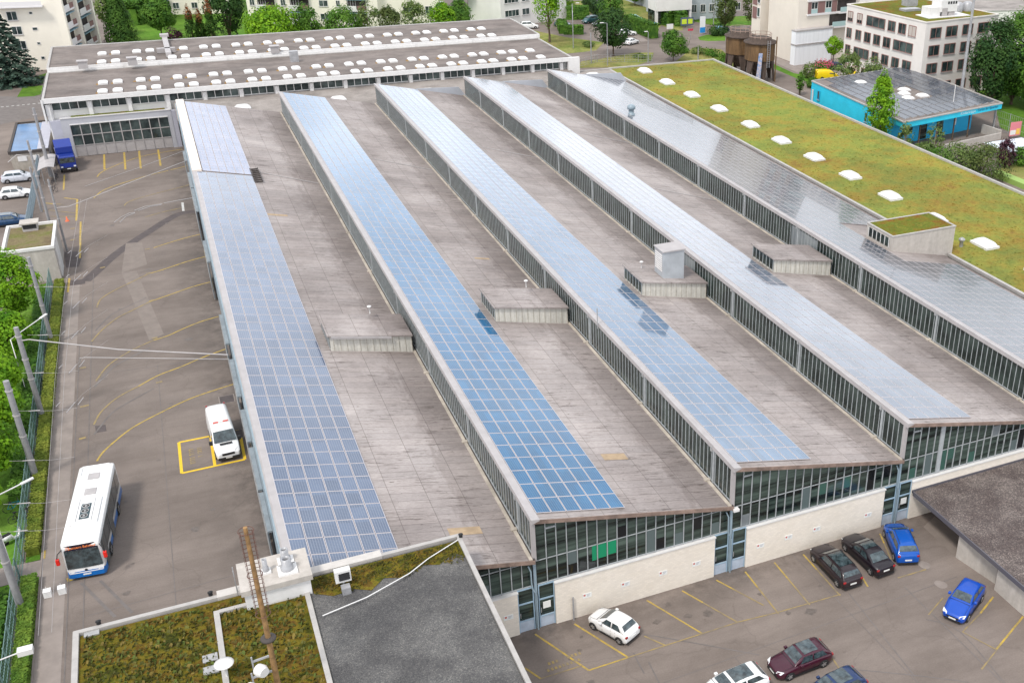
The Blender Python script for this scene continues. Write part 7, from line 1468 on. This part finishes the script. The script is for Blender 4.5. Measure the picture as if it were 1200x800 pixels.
# right side
for (x, y, w, h, lm, sd, lab) in ((125.5, 102.5, 11.5, 17.5, 'dark', 61, 'darkest pine-like tree beside the office block'), (131.5, 103, 12, 18.5, 'mid', 62, 'mid-green tall tree in the dark group at the right'), (141, 107, 14, 20, 'dark', 63, 'tall dark tree at the right edge of the group'), (133, 96, 11, 12, 'mid', 64, 'lower green tree in front of the dark group'), (143, 98, 12, 15, 'dark', 65, 'dark tree at the right picture edge'), (152, 116, 14, 20, 'mid', 66, 'tree behind the dark group at the right edge')):
    tree(0, 0, lab, 'blob', lm, w, h, 10500, .42, sd, zb=.8, world=(x, y), group='dark tree group beyond the turquoise pavilion', lobes=26)
tree(1037, 157, 'slender young poplar in front of the turquoise wall', 'pop', 'bright', 5.4, 13.6, 6500, .34, 67, world=(88.6, 86.6), dens=.5)
tree(0, 0, 'sparse birch at the corner of the turquoise pavilion', 'blob', 'pale', 3.0, 6.2, 700, .3, 68, zb=.6, world=(90.2, 81.6), bark=BIRCHB)
tree(0, 0, 'second thin birch with white branches before the turquoise entrance', 'blob', 'pale', 3.4, 6.0, 650, .3, 69, zb=.6, world=(95.0, 80.0), bark=BIRCHB)
tree(0, 0, 'grey-green small tree before the office block', 'blob', 'pale', 6.0, 8.4, 2200, .36, 70, zb=.6, world=(107.5, 124.2))
tree(1018, 96, 'second pale tree before the office block', 'blob', 'pale', 5.4, 7.4, 1800, .36, 71, zb=.6, world=(111.2, 121.2))
tree(975, 80, 'small round tree beside the pink flower bed', 'blob', 'bright', 4.4, 7.0, 1800, .34, 72, zb=2.8, world=(116.5, 143.2))
tree(948, 92, 'young shrub on the verge before the yellow van', 'bush', 'pale', 3.2, 3.4, 900, .32, 73, cat='shrub')
tree(937, 112, 'slim sapling beside the green roof parapet', 'pop', 'mid', 2.0, 5.0, 900, .3, 74)
tree(952, 103, 'low bush by the turquoise corner', 'bush', 'mid', 3, 2.0, 900, .3, 75, cat='bush')
tree(971, 78, 'pink flowering bed beside the residential block', 'bush', 'mid', 5.4, 1.5, 900, .3, 76, world=(114.2, 143.2), cat='flower bed', name='flower_bed')
o = [o for o in bpy.data.objects if o.name.startswith('flower_bed')][0]; mb = crown_blob(9, 5.4, 1.2, 1.2, 420, .26, 10)[0]; part('flowers', mb, mat('flower_pink', (.6, .08, .16), .7), o, world=False)
for (px, py, w, h, lm, sd, lab) in ((1098, 203, 7, 4.2, 'mid', 81, 'green shrub at the parapet below the turquoise entrance'), (1122, 206, 9, 5.0, 'pale', 82, 'broad light green shrub in the middle of the right shrubbery'), (1150, 210, 9, 5.6, 'olive', 83, 'willow-leaved shrub right of the broad light one'), (1082, 188, 4, 3, 'pale', 84, 'small pale shrub below the retaining wall')):
    q = P(px, py); tree(0, 0, lab, 'bush', lm, w, h, 3400, .28, sd, world=(q.x, q.y), group='shrubs beyond the green roof', cat='shrub')
q = P(1176, 196); tree(0, 0, 'purple-leaved shrub beside the white awning', 'bush', 'purple', 3.2, 5.0, 1700, .3, 85, world=(q.x, q.y), cat='shrub')
q = P(1195, 193); tree(0, 0, 'green bush at the right edge beside the white awning', 'bush', 'mid', 4, 3, 1200, .3, 86, world=(q.x, q.y), cat='bush')
for i, (px, py, w, h, lm) in enumerate(((690, 55, 3, 1.2, 'pale'), (800, 62, 4, 1.2, 'mid'), (818, 63, 4, 1.4, 'pale'), (835, 66, 5, 1.5, 'mid'), (850, 72, 5, 1.6, 'mid'), (750, 68, 3, .8, 'pale'))):
    tree(px, py, ['low tuft on the verge left of the dark green street tree', 'low mat of shrubs right of the round path tree', 'low shrubs in front of the short white post', 'low planting above the green roof corner', 'low planting left of the silo legs', 'low tuft on the verge by the white post'][i], 'bush', lm, w, h, 700, .3, 90+i, cat='ground shrub', name='low_shrub')
# small stones and weeds at the link end
bpy.context.view_layer.update()
